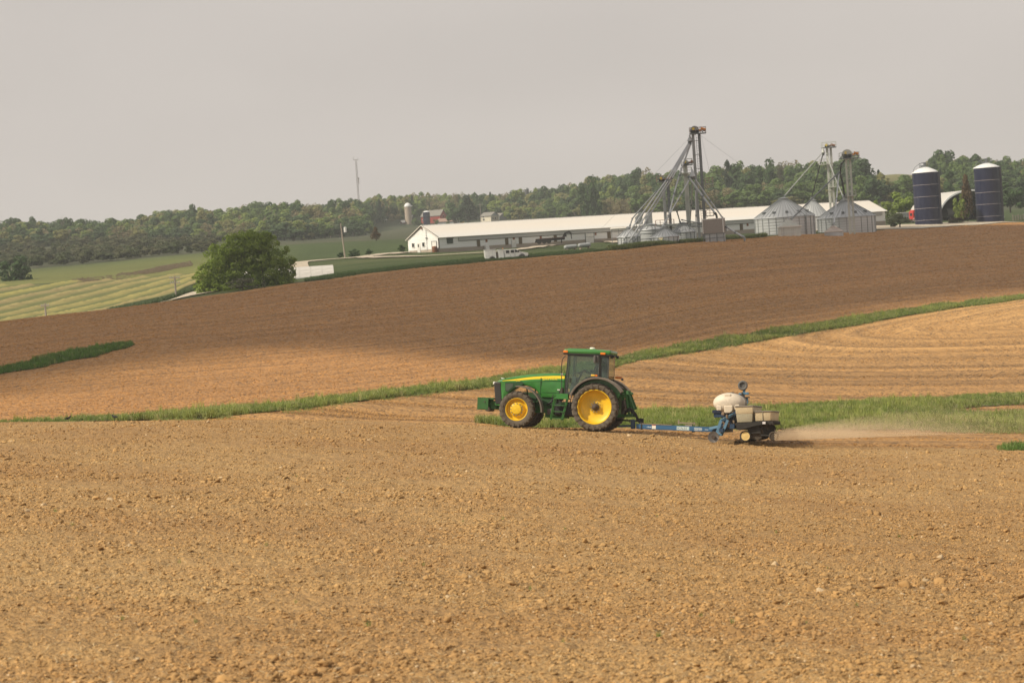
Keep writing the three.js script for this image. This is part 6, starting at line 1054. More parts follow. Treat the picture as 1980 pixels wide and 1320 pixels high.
  mesh('side_vent', extrude([[3.92, 1.84], [3.22, 1.92], [3.14, 1.84], [3.20, 1.77], [3.52, 1.66], [3.76, 1.44], [3.90, 1.5]], 0.02).translate(0, 0, -0.405), greenDark, t);
  mesh('vent_mesh', extrude([[3.90, 1.78], [3.58, 1.82], [3.58, 1.68], [3.78, 1.50], [3.88, 1.54]], 0.012).translate(0, 0, -0.419), mat(C(0.06, 0.085, 0.06), 0.8), t);
  mesh('panel_line', [box(0.95, 0.018, 0.02, 1.90, 1.50, -0.412), box(0.018, 0.7, 0.02, 2.42, 1.75, -0.412)], greenDark, t);
  mesh('handle', box(0.1, 0.045, 0.02, 1.66, 1.63, -0.415), mat(C(0.72, 0.72, 0.66), 0.5), t);
  // the stripe: yellow band with the lettering hanging into the green, as on the machine
  const decal = (() => {
    const c = document.createElement('canvas'); c.width = 2048; c.height = 160; const g = c.getContext('2d');
    g.fillStyle = '#2f7d2f'; g.fillRect(0, 0, 2048, 160); g.fillStyle = '#f6d018';
    g.beginPath(); g.moveTo(0, 96); g.lineTo(500, 44); g.lineTo(1000, 16); g.lineTo(2048, 0); g.lineTo(2048, 92); g.lineTo(1000, 92); g.lineTo(500, 104); g.lineTo(0, 118); g.closePath(); g.fill();
    const word = (s, x, y, size, w) => { g.font = `bold ${size}px sans-serif`; g.lineWidth = 7; g.strokeStyle = '#1f5a20'; g.strokeText(s, x, y, w); g.fillStyle = '#f6d018'; g.fillText(s, x, y, w); };
    word('JOHN DEERE', 1340, 126, 82, 560); word('8520', 440, 128, 70, 190);
    const x = new THREE.CanvasTexture(c); x.colorSpace = THREE.SRGBColorSpace; return x;
  })();
  const decalM = new THREE.MeshStandardMaterial({ map: decal, roughness: 0.45 });
  for (const s of [-1, 1]) {
    const N = 24, p = [], uv = [], idx = [], topY = x => lerp(2.21, 1.985, Math.pow((x - 1.44) / (4.04 - 1.44), 1.75)), hh = 0.205;
    for (let i = 0; i <= N; i++) { const x = lerp(4.04, 1.44, i / N), y1 = topY(x), y0 = y1 - lerp(0.12, hh, sstep(0, 0.3, i / N)); for (const [y, v] of [[y0, 0], [y1, 1]]) { const k = (1 - 0.10 * sstep(2.6, 4.3, x) - 0.16 * sstep(1.9, 2.4, y)) * 0.41 + 0.006; p.push(x, y, s * k); uv.push(s < 0 ? i / N : 1 - i / N, v); } if (i < N) { const a = i * 2; s < 0 ? idx.push(a, a + 1, a + 2, a + 1, a + 3, a + 2) : idx.push(a, a + 2, a + 1, a + 1, a + 2, a + 3); } }
    const g = new THREE.BufferGeometry(); g.setAttribute('position', new THREE.Float32BufferAttribute(p, 3)); g.setAttribute('uv', new THREE.Float32BufferAttribute(uv, 2)); g.setIndex(idx); g.computeVertexNormals(); mesh('stripe', g, decalM, t);
  }
  // front weight bracket
  const br = mesh('front_bracket', [box(0.42, 0.46, 0.10, 4.78, 0.94, -0.46), box(0.42, 0.46, 0.10, 4.78, 0.94, 0.46), box(0.12, 0.5, 1.0, 4.97, 0.94, 0), box(0.75, 0.16, 0.34, 4.35, 0.80, 0), box(0.3, 0.34, 0.5, 4.42, 0.90, 0), box(0.5, 0.06, 0.8, 4.62, 1.16, 0)], greenDull, t);
  mesh('weight_pin', [rod(V(4.72, 1.02, -0.53), V(4.72, 1.02, -0.50), 0.03), rod(V(4.60, 0.72, -0.5), V(4.60, 0.72, 0.5), 0.10)], brownP, br);
  // front fenders
  const arcBand = (cx, cy, r, th, a0, a1, z0, z1, n = 22, r1 = r) => { const o = []; for (let i = 0; i <= n; i++) { const a = lerp(a0, a1, i / n), q = lerp(r, r1, i / n); o.push([cx + Math.cos(a) * q, cy + Math.sin(a) * q]); } for (let i = n; i >= 0; i--) { const a = lerp(a0, a1, i / n), q = lerp(r, r1, i / n) - th; o.push([cx + Math.cos(a) * q, cy + Math.sin(a) * q]); } return extrude(o, z1 - z0, 0.01).translate(0, 0, z0); };
  for (const s of [-1, 1]) { const f = mesh('front_fender', arcBand(WB, 0.755, 0.965, 0.055, 1.50, 3.22, s < 0 ? -1.20 : 0.76, s < 0 ? -0.76 : 1.20, 22, 1.08), dustyGrey, t); mesh('fender_bracket', [rod(V(WB - 0.35, 1.62, s * 0.9), V(WB - 0.4, 1.0, s * 0.6), 0.03), rod(V(WB - 0.9, 1.2, s * 0.9), V(WB - 0.5, 0.9, s * 0.6), 0.03)], greenDark, f); }
  // rear fenders
  for (const s of [-1, 1]) {
    const f = mesh('rear_fender', arcBand(-0.03, 0.985, 1.16, 0.05, 0.42, 2.58, s < 0 ? -1.26 : 0.74, s < 0 ? -0.74 : 1.26, 30, 1.27), dusty, t);
    mesh('fender_edge', arcBand(-0.03, 0.985, 1.155, 0.075, 0.40, 2.60, s < 0 ? -1.285 : 1.25, s < 0 ? -1.25 : 1.285, 30, 1.265), dustyGrey, f);
    mesh('fender_liner', arcBand(-0.03, 0.985, 1.105, 0.03, 0.42, 2.56, s < 0 ? -1.24 : 0.76, s < 0 ? -0.76 : 1.24, 30, 1.215), blackP, f);
    mesh('fender_wall', extrude([[0.98, 1.45], [0.86, 1.72], [0.62, 1.98], [0.30, 2.14], [-0.05, 2.20], [-0.40, 2.14], [-0.75, 1.95], [-1.0, 1.65], [-0.8, 1.2], [0.8, 1.2]], 0.03).translate(0, 0, s < 0 ? -0.79 : 0.76), green, f);
    mesh('marker_light', rbox(0.16, 0.07, 0.07, 0.02, 0.15, 2.27, s * 1.0), amberPale, f); mesh('marker_light', rbox(0.10, 0.075, 0.07, 0.02, 0.01, 2.265, s * 1.0), amber, f);
    mesh('light_stalk', box(0.3, 0.05, 0.06, 0.1, 2.215, s * 1.0), blackP, f);
  }
  mesh('rear_lamp', [rbox(0.30, 0.09, 0.09, 0.03, -0.62, 2.24, 0.75)], amber, t); mesh('rear_lamp', rbox(0.1, 0.11, 0.1, 0.04, -0.98, 2.16, -0.5), blackP, t);
  // cab
  const cz = 0.77, post = (a, b, w = 0.06, h = 0.07) => beam(a, b, w, h);
  mesh('cab_floor', [box(1.7, 0.12, 1.5, 0.45, 1.50, 0), box(0.4, 0.4, 1.46, -0.25, 1.75, 0)], mat(C(0.10, 0.10, 0.095), 0.8), t);
  for (const s of [-1, 1]) mesh('cab_post', [post(V(1.32, 1.46, s * cz), V(1.25, 3.12, s * (cz - 0.03)), 0.045, 0.05), post(V(-0.06, 2.18, s * cz), V(-0.09, 3.12, s * (cz - 0.03)), 0.06, 0.1), post(V(-0.42, 2.14, s * (cz - 0.04)), V(-0.42, 3.12, s * (cz - 0.07)), 0.05, 0.06), beam(V(1.25, 3.09, s * cz), V(-0.42, 3.07, s * cz), 0.06, 0.06), beam(V(1.3, 1.47, s * cz), V(0.95, 1.47, s * cz), 0.05, 0.06)], mat(C(0.045, 0.045, 0.043), 0.5), t);
  for (const s of [-1, 1]) {
    const d = mesh('cab_door', extrude([[1.30, 1.50], [1.23, 3.08], [-0.04, 3.06], [-0.02, 2.28], [0.30, 2.22], [0.62, 2.06], [0.84, 1.82], [0.98, 1.52]], 0.012).translate(0, 0, s * cz - 0.006), cabGlass, t);
    mesh('door_frame', [post(V(1.235, 1.52, s * (cz + 0.012)), V(1.18, 3.05, s * (cz + 0.012)), 0.03, 0.025), beam(V(0.98, 1.52, s * (cz + 0.012)), V(0.62, 2.06, s * (cz + 0.012)), 0.03, 0.03), beam(V(0.62, 2.06, s * (cz + 0.012)), V(-0.02, 2.28, s * (cz + 0.012)), 0.03, 0.03)], blackP, d); mesh('door_handle', rbox(0.07, 0.2, 0.04, 0.02, 1.13, 2.04, s * (cz + 0.04)), blackP, d);
    mesh('quarter_window', extrude([[-0.10, 2.24], [-0.11, 3.06], [-0.40, 3.06], [-0.40, 2.18]], 0.012).translate(0, 0, s * (cz - 0.04) - 0.006), cabGlass, t);
  }
  mesh('windscreen', beam(V(1.32, 1.7, 0), V(1.26, 3.08, 0), 1.44, 0.012), cabGlass, t); mesh('rear_window', box(0.012, 0.9, 1.36, -0.44, 2.62, 0), cabGlass, t);
  const rf = mesh('cab_roof', toCreasedNormals(rbox(1.98, 0.20, 1.72, 0.09, 0.46, 3.215, 0), 0.6), green, t);
  mesh('roof_top', rbox(1.5, 0.08, 1.45, 0.04, 0.55, 3.305, 0), green, rf); mesh('roof_lip', rbox(2.0, 0.05, 1.70, 0.02, 0.46, 3.115, 0), blackP, rf);
  mesh('roof_dust', rbox(0.55, 0.02, 1.5, 0.01, -0.2, 3.318, 0), dusty, rf);
  for (const s of [-1, 1]) { mesh('roof_lamp', rbox(0.19, 0.10, 0.08, 0.02, 1.35, 3.20, s * 0.84), amber, rf); mesh('roof_lamp', rbox(0.21, 0.09, 0.08, 0.02, -0.20, 3.17, s * 0.85), amber, rf); mesh('work_lamp', [cyl(0.07, 0.06, 0.1, 12).rotateZ(Math.PI / 2).translate(-0.52, 3.08, s * 0.55), box(0.06, 0.1, 0.06, -0.5, 3.13, s * 0.55)], blackP, rf); }
  mesh('receiver', lathe([[0, 0], [0.11, 0], [0.12, 0.04], [0.08, 0.085], [0, 0.09]], 16).translate(0.36, 3.34, -0.2), mat(C(0.75, 0.73, 0.62), 0.5), rf);
  for (const s of [-1, 1]) { const m = mesh('mirror', rbox(0.09, 0.30, 0.2, 0.03, 0.10, 2.93, s * 1.0), mat(C(0.10, 0.095, 0.09), 0.6), t); mesh('mirror_arm', [rod(V(0.05, 3.08, s * 0.8), V(0.1, 3.05, s * 1.0), 0.02), rod(V(0.1, 3.05, s * 1.0), V(0.1, 2.8, s * 1.0), 0.018)], blackP, m); mesh('mirror_pane', rbox(0.1, 0.28, 0.09, 0.02, 0.0, 2.93, s * 0.95), mat(C(0.10, 0.095, 0.09), 0.6), m); }
  mesh('handrail', [tube([V(1.36, 3.02, -0.80), V(1.46, 2.9, -0.82), V(1.50, 2.4, -0.83), V(1.46, 1.9, -0.83), V(1.44, 1.35, -0.82)], 0.017, 24, 6), tube([V(1.78, 1.42, -0.86), V(1.80, 1.40, -0.88), V(1.82, 0.95, -0.9), V(1.82, 0.55, -0.9)], 0.018, 12, 6), tube([V(1.0, 1.42, -0.92), V(1.02, 1.3, -1.0), V(1.08, 0.9, -1.03)], 0.018, 12, 6)], blackP, t);
  mesh('work_lamp', [new THREE.SphereGeometry(0.055, 12, 8).translate(1.52, 2.26, -0.55), rod(V(1.45, 2.2, -0.5), V(1.52, 2.26, -0.55), 0.02)], mat(C(0.62, 0.55, 0.48), 0.4), t);
  mesh('exhaust_guard', [cyl(0.07, 0.07, 0.45, 12, 1.47, 1.18, -0.6), cyl(0.065, 0.065, 0.1, 12, 1.47, 1.62, -0.6)], brownP, t);
  // steps and tanks
  const st = mesh('step_ladder', [beam(V(1.68, 1.30, -1.0), V(1.80, 0.40, -1.08), 0.03, 0.09), beam(V(1.16, 1.30, -1.0), V(1.34, 0.40, -1.08), 0.03, 0.09), box(0.6, 0.05, 0.42, 1.40, 1.28, -0.94), box(0.5, 0.2, 0.3, 1.42, 1.38, -0.76)], green, t);
  for (const [y, dx] of [[1.0, 0.03], [0.74, 0.07], [0.46, 0.11]]) mesh('tread', box(0.5, 0.035, 0.24, 1.42 + dx, y, -1.02), greenDull, st);
  mesh('fuel_tank', rbox(0.9, 0.5, 0.42, 0.08, 1.30, 0.82, -0.62), blackP, t); mesh('fuel_tank', rbox(1.2, 0.62, 0.42, 0.08, 1.30, 0.85, 0.62), blackP, t); mesh('battery_box', rbox(0.22, 0.24, 0.3, 0.04, 1.90, 0.72, -0.78), mat(C(0.075, 0.06, 0.058), 0.7), t);
  mesh('hose_bundle', [tube([V(2.1, 1.0, -0.4), V(1.9, 1.15, -0.5), V(1.75, 1.3, -0.55), V(1.5, 1.4, -0.5)], 0.04, 16, 6), box(0.12, 0.5, 0.1, 1.55, 1.35, -0.5)], blackP, t);
  // inside the cab
  mesh('seat', [rbox(0.5, 0.13, 0.55, 0.05, 0.12, 2.02, 0), rbox(0.13, 0.72, 0.52, 0.06, -0.14, 2.38, 0, 0, 0, -0.15), box(0.3, 0.3, 0.4, 0.1, 1.8, 0)], mat(C(0.12, 0.12, 0.10), 0.9), t);
  mesh('console', [rbox(0.5, 0.1, 0.2, 0.03, 0.2, 2.28, 0.36), rbox(0.14, 0.2, 0.2, 0.03, 0.45, 2.42, 0.36), rbox(0.2, 0.7, 0.5, 0.05, 1.10, 1.85, 0, 0, 0, 0.15)], mat(C(0.16, 0.165, 0.155), 0.7), t);
  mesh('steering_wheel', [new THREE.TorusGeometry(0.2, 0.018, 8, 24).rotateX(Math.PI / 2).rotateZ(-0.45).translate(0.78, 2.42, 0), rod(V(0.98, 1.95, 0), V(0.78, 2.42, 0), 0.035)], blackP, t);
  // hitch
  mesh('lift_arm', [beam(V(-0.35, 1.42, -0.38), V(-1.18, 1.50, -0.42), 0.09, 0.14), beam(V(-0.35, 1.42, 0.38), V(-1.18, 1.50, 0.42), 0.09, 0.14), rod(V(-1.15, 1.48, -0.42), V(-1.32, 0.70, -0.42), 0.05), rod(V(-1.15, 1.48, 0.42), V(-1.32, 0.70, 0.42), 0.05), beam(V(-0.3, 0.62, -0.4), V(-1.45, 0.72, -0.46), 0.06, 0.12), beam(V(-0.3, 0.62, 0.4), V(-1.45, 0.72, 0.46), 0.06, 0.12)], greenDull, t);
  mesh('hitch_frame', [beam(V(-1.12, 1.68, -0.2), V(-1.42, 0.95, -0.32), 0.1, 0.2), beam(V(-1.12, 1.68, 0.2), V(-1.42, 0.95, 0.32), 0.1, 0.2), rbox(0.18, 0.2, 0.5, 0.03, -1.16, 1.62, 0), rod(V(-0.6, 1.35, 0), V(-1.1, 1.6, 0), 0.05), rod(V(-1.3, 1.6, -0.2), V(-1.3, 1.6, 0.2), 0.06), box(0.5, 0.6, 0.7, -0.6, 1.25, 0)], greenDull, t);
  mesh('top_link', [rod(V(-0.75, 1.40, -0.1), V(-1.08, 1.60, -0.1), 0.035)], mat(C(0.36, 0.35, 0.22), 0.6), t); mesh('valve_block', [box(0.25, 0.35, 0.5, -0.75, 1.65, 0), box(0.45, 0.08, 0.7, -0.75, 1.9, 0, 0, 0, 0.6)], brownP, t);
  mesh('drawbar', [box(1.5, 0.07, 0.14, -1.05, 0.50, 0), box(0.2, 0.18, 0.1, -1.75, 0.52, 0), rod(V(-1.72, 0.2, 0), V(-1.72, 0.62, 0), 0.035)], blackP, t);
}
// a figure out of joints: one continuous skin by marching cubes over tapered bones
function skin(bones, cell, k = 0.04) {
  const lo = V(1e9, 1e9, 1e9), hi = V(-1e9, -1e9, -1e9); for (const [a, b, r0, r1] of bones) for (const [p, r] of [[a, r0], [b, r1]]) { lo.min(p.clone().subScalar(r + 3 * cell)); hi.max(p.clone().addScalar(r + 3 * cell)); }
  const size = Math.max(hi.x - lo.x, hi.y - lo.y, hi.z - lo.z), n = Math.min(150, Math.ceil(size / cell)), c = lo.clone().add(hi).multiplyScalar(0.5), mc = new MarchingCubes(n, new THREE.MeshBasicMaterial(), false, false, 200000);
  const p = V(0, 0, 0), h = n / 2, S = size / 2;
  for (let z = 0; z < n; z++) for (let y = 0; y < n; y++) for (let x = 0; x < n; x++) {
    p.set((x - h) / h * S + c.x, (y - h) / h * S + c.y, (z - h) / h * S + c.z); let d = 1e9;
    for (const [a, b, r0, r1] of bones) { const ab = b.clone().sub(a), t = clamp(p.clone().sub(a).dot(ab) / Math.max(1e-9, ab.lengthSq()), 0, 1), q = p.distanceTo(a.clone().addScaledVector(ab, t)) - lerp(r0, r1, t), e = clamp(0.5 + 0.5 * (d - q) / k, 0, 1); d = lerp(d, q, e) - k * e * (1 - e); }
    mc.field[x + y * n + z * n * n] = -d;
  }
  mc.isolation = 0; mc.update(); const m = mc.count, g = new THREE.BufferGeometry(), pos = new Float32Array(m * 3), nor = new Float32Array(m * 3);
  for (let i = 0; i < m * 3; i += 3) { pos[i] = mc.positionArray[i] * S + c.x; pos[i + 1] = mc.positionArray[i + 1] * S + c.y; pos[i + 2] = mc.positionArray[i + 2] * S + c.z; nor[i] = mc.normalArray[i]; nor[i + 1] = mc.normalArray[i + 1]; nor[i + 2] = mc.normalArray[i + 2]; }
  g.setAttribute('position', new THREE.BufferAttribute(pos, 3)); g.setAttribute('normal', new THREE.BufferAttribute(nor, 3)); return g;
}
{ // the driver, in the tractor's own axes, seated and holding the wheel
  const t = thing('person', 'driver in dark cap and dull green shirt sitting in the tractor cab', 'person'); t.position.copy(tractor.position); t.quaternion.copy(tractor.quaternion);
  const skinM = mat(C(0.34, 0.19, 0.125), 0.6), shirt = mat(C(0.045, 0.075, 0.055), 0.9), jeans = mat(C(0.035, 0.045, 0.075), 0.9), cap = mat(C(0.02, 0.022, 0.025), 0.8);
  const P = (x, y, z) => V(x, y, z), body = [];
  body.push([P(0.10, 2.10, 0), P(0.10, 2.30, 0), 0.17, 0.16], [P(0.10, 2.30, 0), P(0.13, 2.53, 0), 0.165, 0.17], [P(0.12, 2.56, -0.15), P(0.12, 2.56, 0.15), 0.075, 0.075], [P(0.13, 2.58, 0), P(0.17, 2.70, 0), 0.062, 0.058]);
  const hands = [];
  for (const s of [-1, 1]) { const sh = P(0.12, 2.55, s * 0.19), el = P(0.32, 2.33, s * 0.27), wr = P(0.60, 2.42, s * 0.19); body.push([sh, el, 0.058, 0.046], [el, wr, 0.044, 0.03]); body.push([P(0.12, 2.12, s * 0.10), P(0.56, 2.14, s * 0.14), 0.095, 0.066], [P(0.56, 2.14, s * 0.14), P(0.70, 1.72, s * 0.14), 0.06, 0.042], [P(0.70, 1.70, s * 0.14), P(0.88, 1.64, s * 0.15), 0.045, 0.035]); hands.push([wr, s]); }
  mesh('body', skin(body, 0.02, 0.035), shirt, t);
  const hd = [[P(0.17, 2.66, 0), P(0.18, 2.72, 0), 0.058, 0.06], [P(0.185, 2.84, 0), P(0.195, 2.86, 0), 0.095, 0.092], [P(0.215, 2.77, 0), P(0.20, 2.83, 0), 0.07, 0.075], [P(0.255, 2.735, 0), P(0.24, 2.74, 0), 0.034, 0.04], [P(0.288, 2.83, 0), P(0.305, 2.80, 0), 0.012, 0.017], [P(0.185, 2.81, -0.09), P(0.18, 2.84, -0.093), 0.014, 0.02], [P(0.185, 2.81, 0.09), P(0.18, 2.84, 0.093), 0.014, 0.02]];
  const h = mesh('head', skin(hd, 0.008, 0.018), skinM, t); for (const s of [-1, 1]) mesh('eye', new THREE.SphereGeometry(0.011, 8, 6).translate(0.276, 2.85, s * 0.034), mat(C(0.05, 0.04, 0.03), 0.3), h); mesh('mouth', box(0.006, 0.008, 0.045, 0.286, 2.765, 0), mat(C(0.25, 0.1, 0.08), 0.6), h); mesh('hair', skin([[P(0.13, 2.84, 0), P(0.14, 2.80, 0), 0.078, 0.068]], 0.012, 0.01), mat(C(0.03, 0.02, 0.015), 0.9), h);
  mesh('cap', [new THREE.SphereGeometry(0.108, 18, 10, 0, TAU, 0, Math.PI / 2).scale(1.02, 0.85, 0.95).translate(0.185, 2.875, 0), new THREE.CylinderGeometry(0.085, 0.085, 0.012, 16, 1, false, 0, Math.PI).translate(0.262, 2.885, 0)], cap, t);
  for (const [w, s] of hands) { const b = [[w, w.clone().add(V(0.07, 0.015, -s * 0.005)), 0.027, 0.032]]; for (let i = 0; i < 4; i++) { const z = (i - 1.5) * 0.017, a = w.clone().add(V(0.085, 0.02, z - s * 0.005)), L = [0.034, 0.04, 0.037, 0.028][i]; b.push([a, a.clone().add(V(L, 0.012, 0)), 0.0095, 0.009], [a.clone().add(V(L, 0.012, 0)), a.clone().add(V(L + 0.008, -0.022, 0)), 0.009, 0.008]); } const q = w.clone().add(V(0.03, 0.0, -s * 0.025)); b.push([q, q.clone().add(V(0.045, -0.01, -s * 0.02)), 0.012, 0.010], [q.clone().add(V(0.045, -0.01, -s * 0.02)), q.clone().add(V(0.07, -0.028, -s * 0.012)), 0.010, 0.008]); mesh('hand', skin(b, 0.006, 0.008), skinM, t); }
  mesh('trousers', skin([-1, 1].map(s => [[P(0.12, 2.115, s * 0.10), P(0.565, 2.14, s * 0.14), 0.105, 0.074], [P(0.565, 2.14, s * 0.14), P(0.70, 1.76, s * 0.14), 0.07, 0.055]]).flat(), 0.02, 0.03), jeans, t);
}

// ------------------------------------------------------------ the planter behind the tractor
const blueM = mat(C(0.030, 0.125, 0.255), 0.45, { map: rep(dustTex, 1 / 1.3) }), blueDark = mat(C(0.020, 0.055, 0.120), 0.55, { map: rep(dustTex, 1) }), blueLight = mat(C(0.115, 0.255, 0.400), 0.55, { map: rep(dustTex, 1) });
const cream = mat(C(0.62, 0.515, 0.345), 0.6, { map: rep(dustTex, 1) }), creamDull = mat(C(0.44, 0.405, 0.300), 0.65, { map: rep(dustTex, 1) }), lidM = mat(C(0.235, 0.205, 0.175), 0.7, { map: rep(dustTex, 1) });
const soot = mat(C(0.030, 0.027, 0.025), 0.8, { map: rep(dustTex, 1) }), sootDusty = mat(C(0.085, 0.068, 0.052), 0.95, { map: rep(dustTex, 1) }), discM = mat(C(0.155, 0.14, 0.13), 0.45, { metalness: 0.3 });
const pNear = at(1443, 853.5, 102.4), pFront = at(1381, 855.6, 102.62);
const planter = rigged('row_planter', 'blue row planter with cream seed boxes towed behind the tractor', 'planter', pNear, pFront, at(1443 + 35, 852.0, 106.4));
planter.updateMatrixWorld(true); planter.position.copy(planter.localToWorld(V(0, 0, 1.95))); planter.updateMatrixWorld(true);
{
  const t = planter, X = (px, z = -1.95) => (1443 + (z + 1.95) * 8.3 - px) / 48.6, Y = py => (853.7 - py) / 48.6;
  // tongue with its lettering
  const A = V(X(1236, 0), Y(816.5), 0), B = V(X(1392, 0), Y(828.5), 0), dir = B.clone().sub(A), Lt = dir.length(), ang = Math.atan2(dir.y, dir.x);
  const sign = (() => {
    const c = document.createElement('canvas'); c.width = 2048; c.height = 128; const g = c.getContext('2d'); g.fillStyle = '#37648c'; g.fillRect(0, 0, 2048, 128);
    g.fillStyle = 'rgba(30,60,95,.35)'; g.fillRect(0, 100, 2048, 28);
    g.fillStyle = '#e8e6dc'; g.fillRect(395, 18, 105, 96); g.fillStyle = '#c8502a'; g.fillRect(395, 8, 105, 14);
    g.fillStyle = '#dfe3e4'; g.fillRect(258, 62, 14, 12); g.fillRect(285, 52, 24, 26); g.fillRect(316, 60, 18, 20); g.fillRect(340, 60, 10, 20); g.fillRect(356, 56, 22, 26);
    g.fillStyle = '#b9d2d2'; g.fillRect(1050, 14, 330, 98); g.font = 'bold 92px sans-serif'; g.lineWidth = 12; g.strokeStyle = '#e9efec'; g.strokeText('KINZE', 1062, 98, 306); g.fillStyle = '#54707c'; g.fillText('KINZE', 1062, 98, 306);
    g.strokeStyle = '#dfe4e2'; g.lineWidth = 13; g.strokeText('2210', 1510, 100, 250); g.fillStyle = '#7b8fa0'; g.fillText('2210', 1510, 100, 250); g.fillStyle = '#c9d2d8'; g.fillRect(1790, 66, 90, 16);
    const x = new THREE.CanvasTexture(c); x.colorSpace = THREE.SRGBColorSpace; return x;
  })();
  const tg = new THREE.BoxGeometry(Lt, 0.20, 0.20); const tong = mesh('tongue', tg.rotateZ(ang).translate((A.x + B.x) / 2, (A.y + B.y) / 2, 0), blueM, t);
  for (const s of [-1, 1]) { const pl = new THREE.PlaneGeometry(Lt * 0.985, 0.185); if (s < 0) pl.rotateY(Math.PI); pl.rotateZ(ang + Math.PI).translate((A.x + B.x) / 2, (A.y + B.y) / 2, s * 0.104); if (s < 0) pl.rotateZ(0); mesh('lettering', pl, new THREE.MeshStandardMaterial({ map: sign, roughness: 0.5 }), tong); }
  mesh('top_plate', [box(Lt * 0.4, 0.03, 0.24).rotateZ(ang).translate(lerp(A.x, B.x, 0.25), lerp(A.y, B.y, 0.25) + 0.115, 0)], dusty, tong);
  mesh('clamp', [box(0.05, 0.26, 0.24).rotateZ(ang).translate(lerp(A.x, B.x, 0.065), lerp(A.y, B.y, 0.065), 0)], soot, tong);
  mesh('rack', [box(0.62, 0.05, 0.12, X(1336, 0), Y(813.5), 0, 0, 0, ang), box(0.05, 0.17, 0.12, X(1320, 0), Y(811), 0), box(0.05, 0.1, 0.12, X(1351, 0), Y(815), 0), box(0.26, 0.09, 0.14, X(1340, 0), Y(818.5), 0)], dusty, t);
  mesh('jack_foot', [cyl(0.07, 0.05, 0.1, 10, X(1348, 0), Y(832), 0)], soot, t);
  mesh('hitch', [rbox(0.17, 0.38, 0.22, 0.02, X(1229, 0), Y(812), 0), box(0.5, 0.08, 0.1, X(1212, 0), Y(815), 0)], blueDark, t);
  mesh('hose', [[0, 0], [0.05, 0.06], [-0.05, -0.04], [0.02, 0.1], [-0.03, 0.05]].map(([e, f], i) => tube([V(X(1219, 0) + 0.12, Y(786) - i * 0.04, e), V(X(1224, 0), Y(786) + 0.1 - i * 0.03 + f, e * 2), V(X(1236, 0), Y(797) + f, e), V(X(1240, 0) - e, Y(806), f), V(X(1248, 0) - i * 0.03, Y(812.5), e)], 0.022, 24, 6)), soot, t);
  mesh('chain', tube([V(X(1217, 0), Y(800), -0.1), V(X(1224, 0), Y(808), -0.12), V(X(1230, 0), Y(806), -0.1)], 0.012, 12, 5), soot, t);
  // centre frame and toolbar
  mesh('toolbar', [box(0.18, 0.18, 4.6, 0.50, 0.62, 0), box(0.16, 0.16, 4.4, 0.95, 0.48, 0)], blueDark, t);
  const fr = mesh('frame', [box(0.16, 0.95, 0.16, 0.55, 1.0, -0.6), box(0.16, 0.95, 0.16, 0.55, 1.0, 0.6), box(1.0, 0.14, 0.14, 0.85, 0.60, -0.55), box(1.0, 0.14, 0.14, 0.85, 0.60, 0.55), box(0.9, 0.30, 1.7, 0.90, 1.16, 0), beam(V(1.35, 0.42, -1.5), V(0.35, 1.2, -1.5), 0.1, 0.14), beam(V(1.3, 0.62, 0.2), V(0.5, 1.25, 0.2), 0.1, 0.12)], blueDark, t);
  mesh('cradle', [box(1.1, 0.12, 1.8, 0.85, 1.24, 0), beam(V(0.55, 1.2, -0.9), V(0.75, 0.6, -0.9), 0.08, 0.1)], mat(C(0.012, 0.022, 0.055), 0.6), fr);
  // pumps, hoses and dusty fittings about the frame
  const fit = []; for (let i = 0; i < 34; i++) { const z = rr(-1.9, 0.4), x = rr(0.35, 1.05), y = rr(0.55, 1.15); fit.push(i % 3 ? rbox(rr(0.05, 0.16), rr(0.07, 0.22), rr(0.06, 0.16), 0.02, x, y, z, 0, rr(-0.4, 0.4), rr(-0.5, 0.5)) : cyl(rr(0.03, 0.07), rr(0.03, 0.06), rr(0.1, 0.2), 10, x, y, z)); }
  mesh('fittings', fit, mat(C(0.215, 0.155, 0.105), 0.9), t);
  mesh('hose_loop', Array.from({ length: 9 }, (_, i) => { const z = -1.7 + i * 0.2, x = rr(0.4, 0.9); return tube([V(x, 0.6, z), V(x + rr(0, 0.25), rr(0.9, 1.2), z + 0.05), V(x - 0.1, rr(1.0, 1.3), z - 0.05), V(x - 0.25, 0.7, z)], 0.02, 18, 5); }), soot, t);
  // marker disc in front, on its blue arm
  const arm = mesh('disc_arm', [beam(V(X(1386), Y(840), -1.95), V(X(1396), Y(812), -1.95), 0.08, 0.11), beam(V(X(1396), Y(840), -1.9), V(X(1409), Y(811), -1.9), 0.07, 0.1), beam(V(X(1372), Y(826), -1.6), V(X(1396), Y(822), -1.8), 0.09, 0.1), rbox(0.3, 0.14, 0.12, 0.02, X(1390), Y(838), -1.95), beam(V(X(1396), Y(812), -1.95), V(X(1420), Y(800), -1.5), 0.08, 0.1)], blueLight, t);
  const disc = mesh('marker_disc', lathe([[0, 0.0], [0.10, 0.006], [0.18, 0.026], [0.222, 0.045], [0.218, 0.036], [0.10, -0.006], [0, -0.012]], 32).rotateX(-Math.PI / 2).translate(X(1381), 0.225, -2.05), discM, t); mesh('disc_hub', [new THREE.CylinderGeometry(0.07, 0.075, 0.12, 14).rotateX(Math.PI / 2).translate(X(1381), 0.225, -2.1)], brownP, disc);
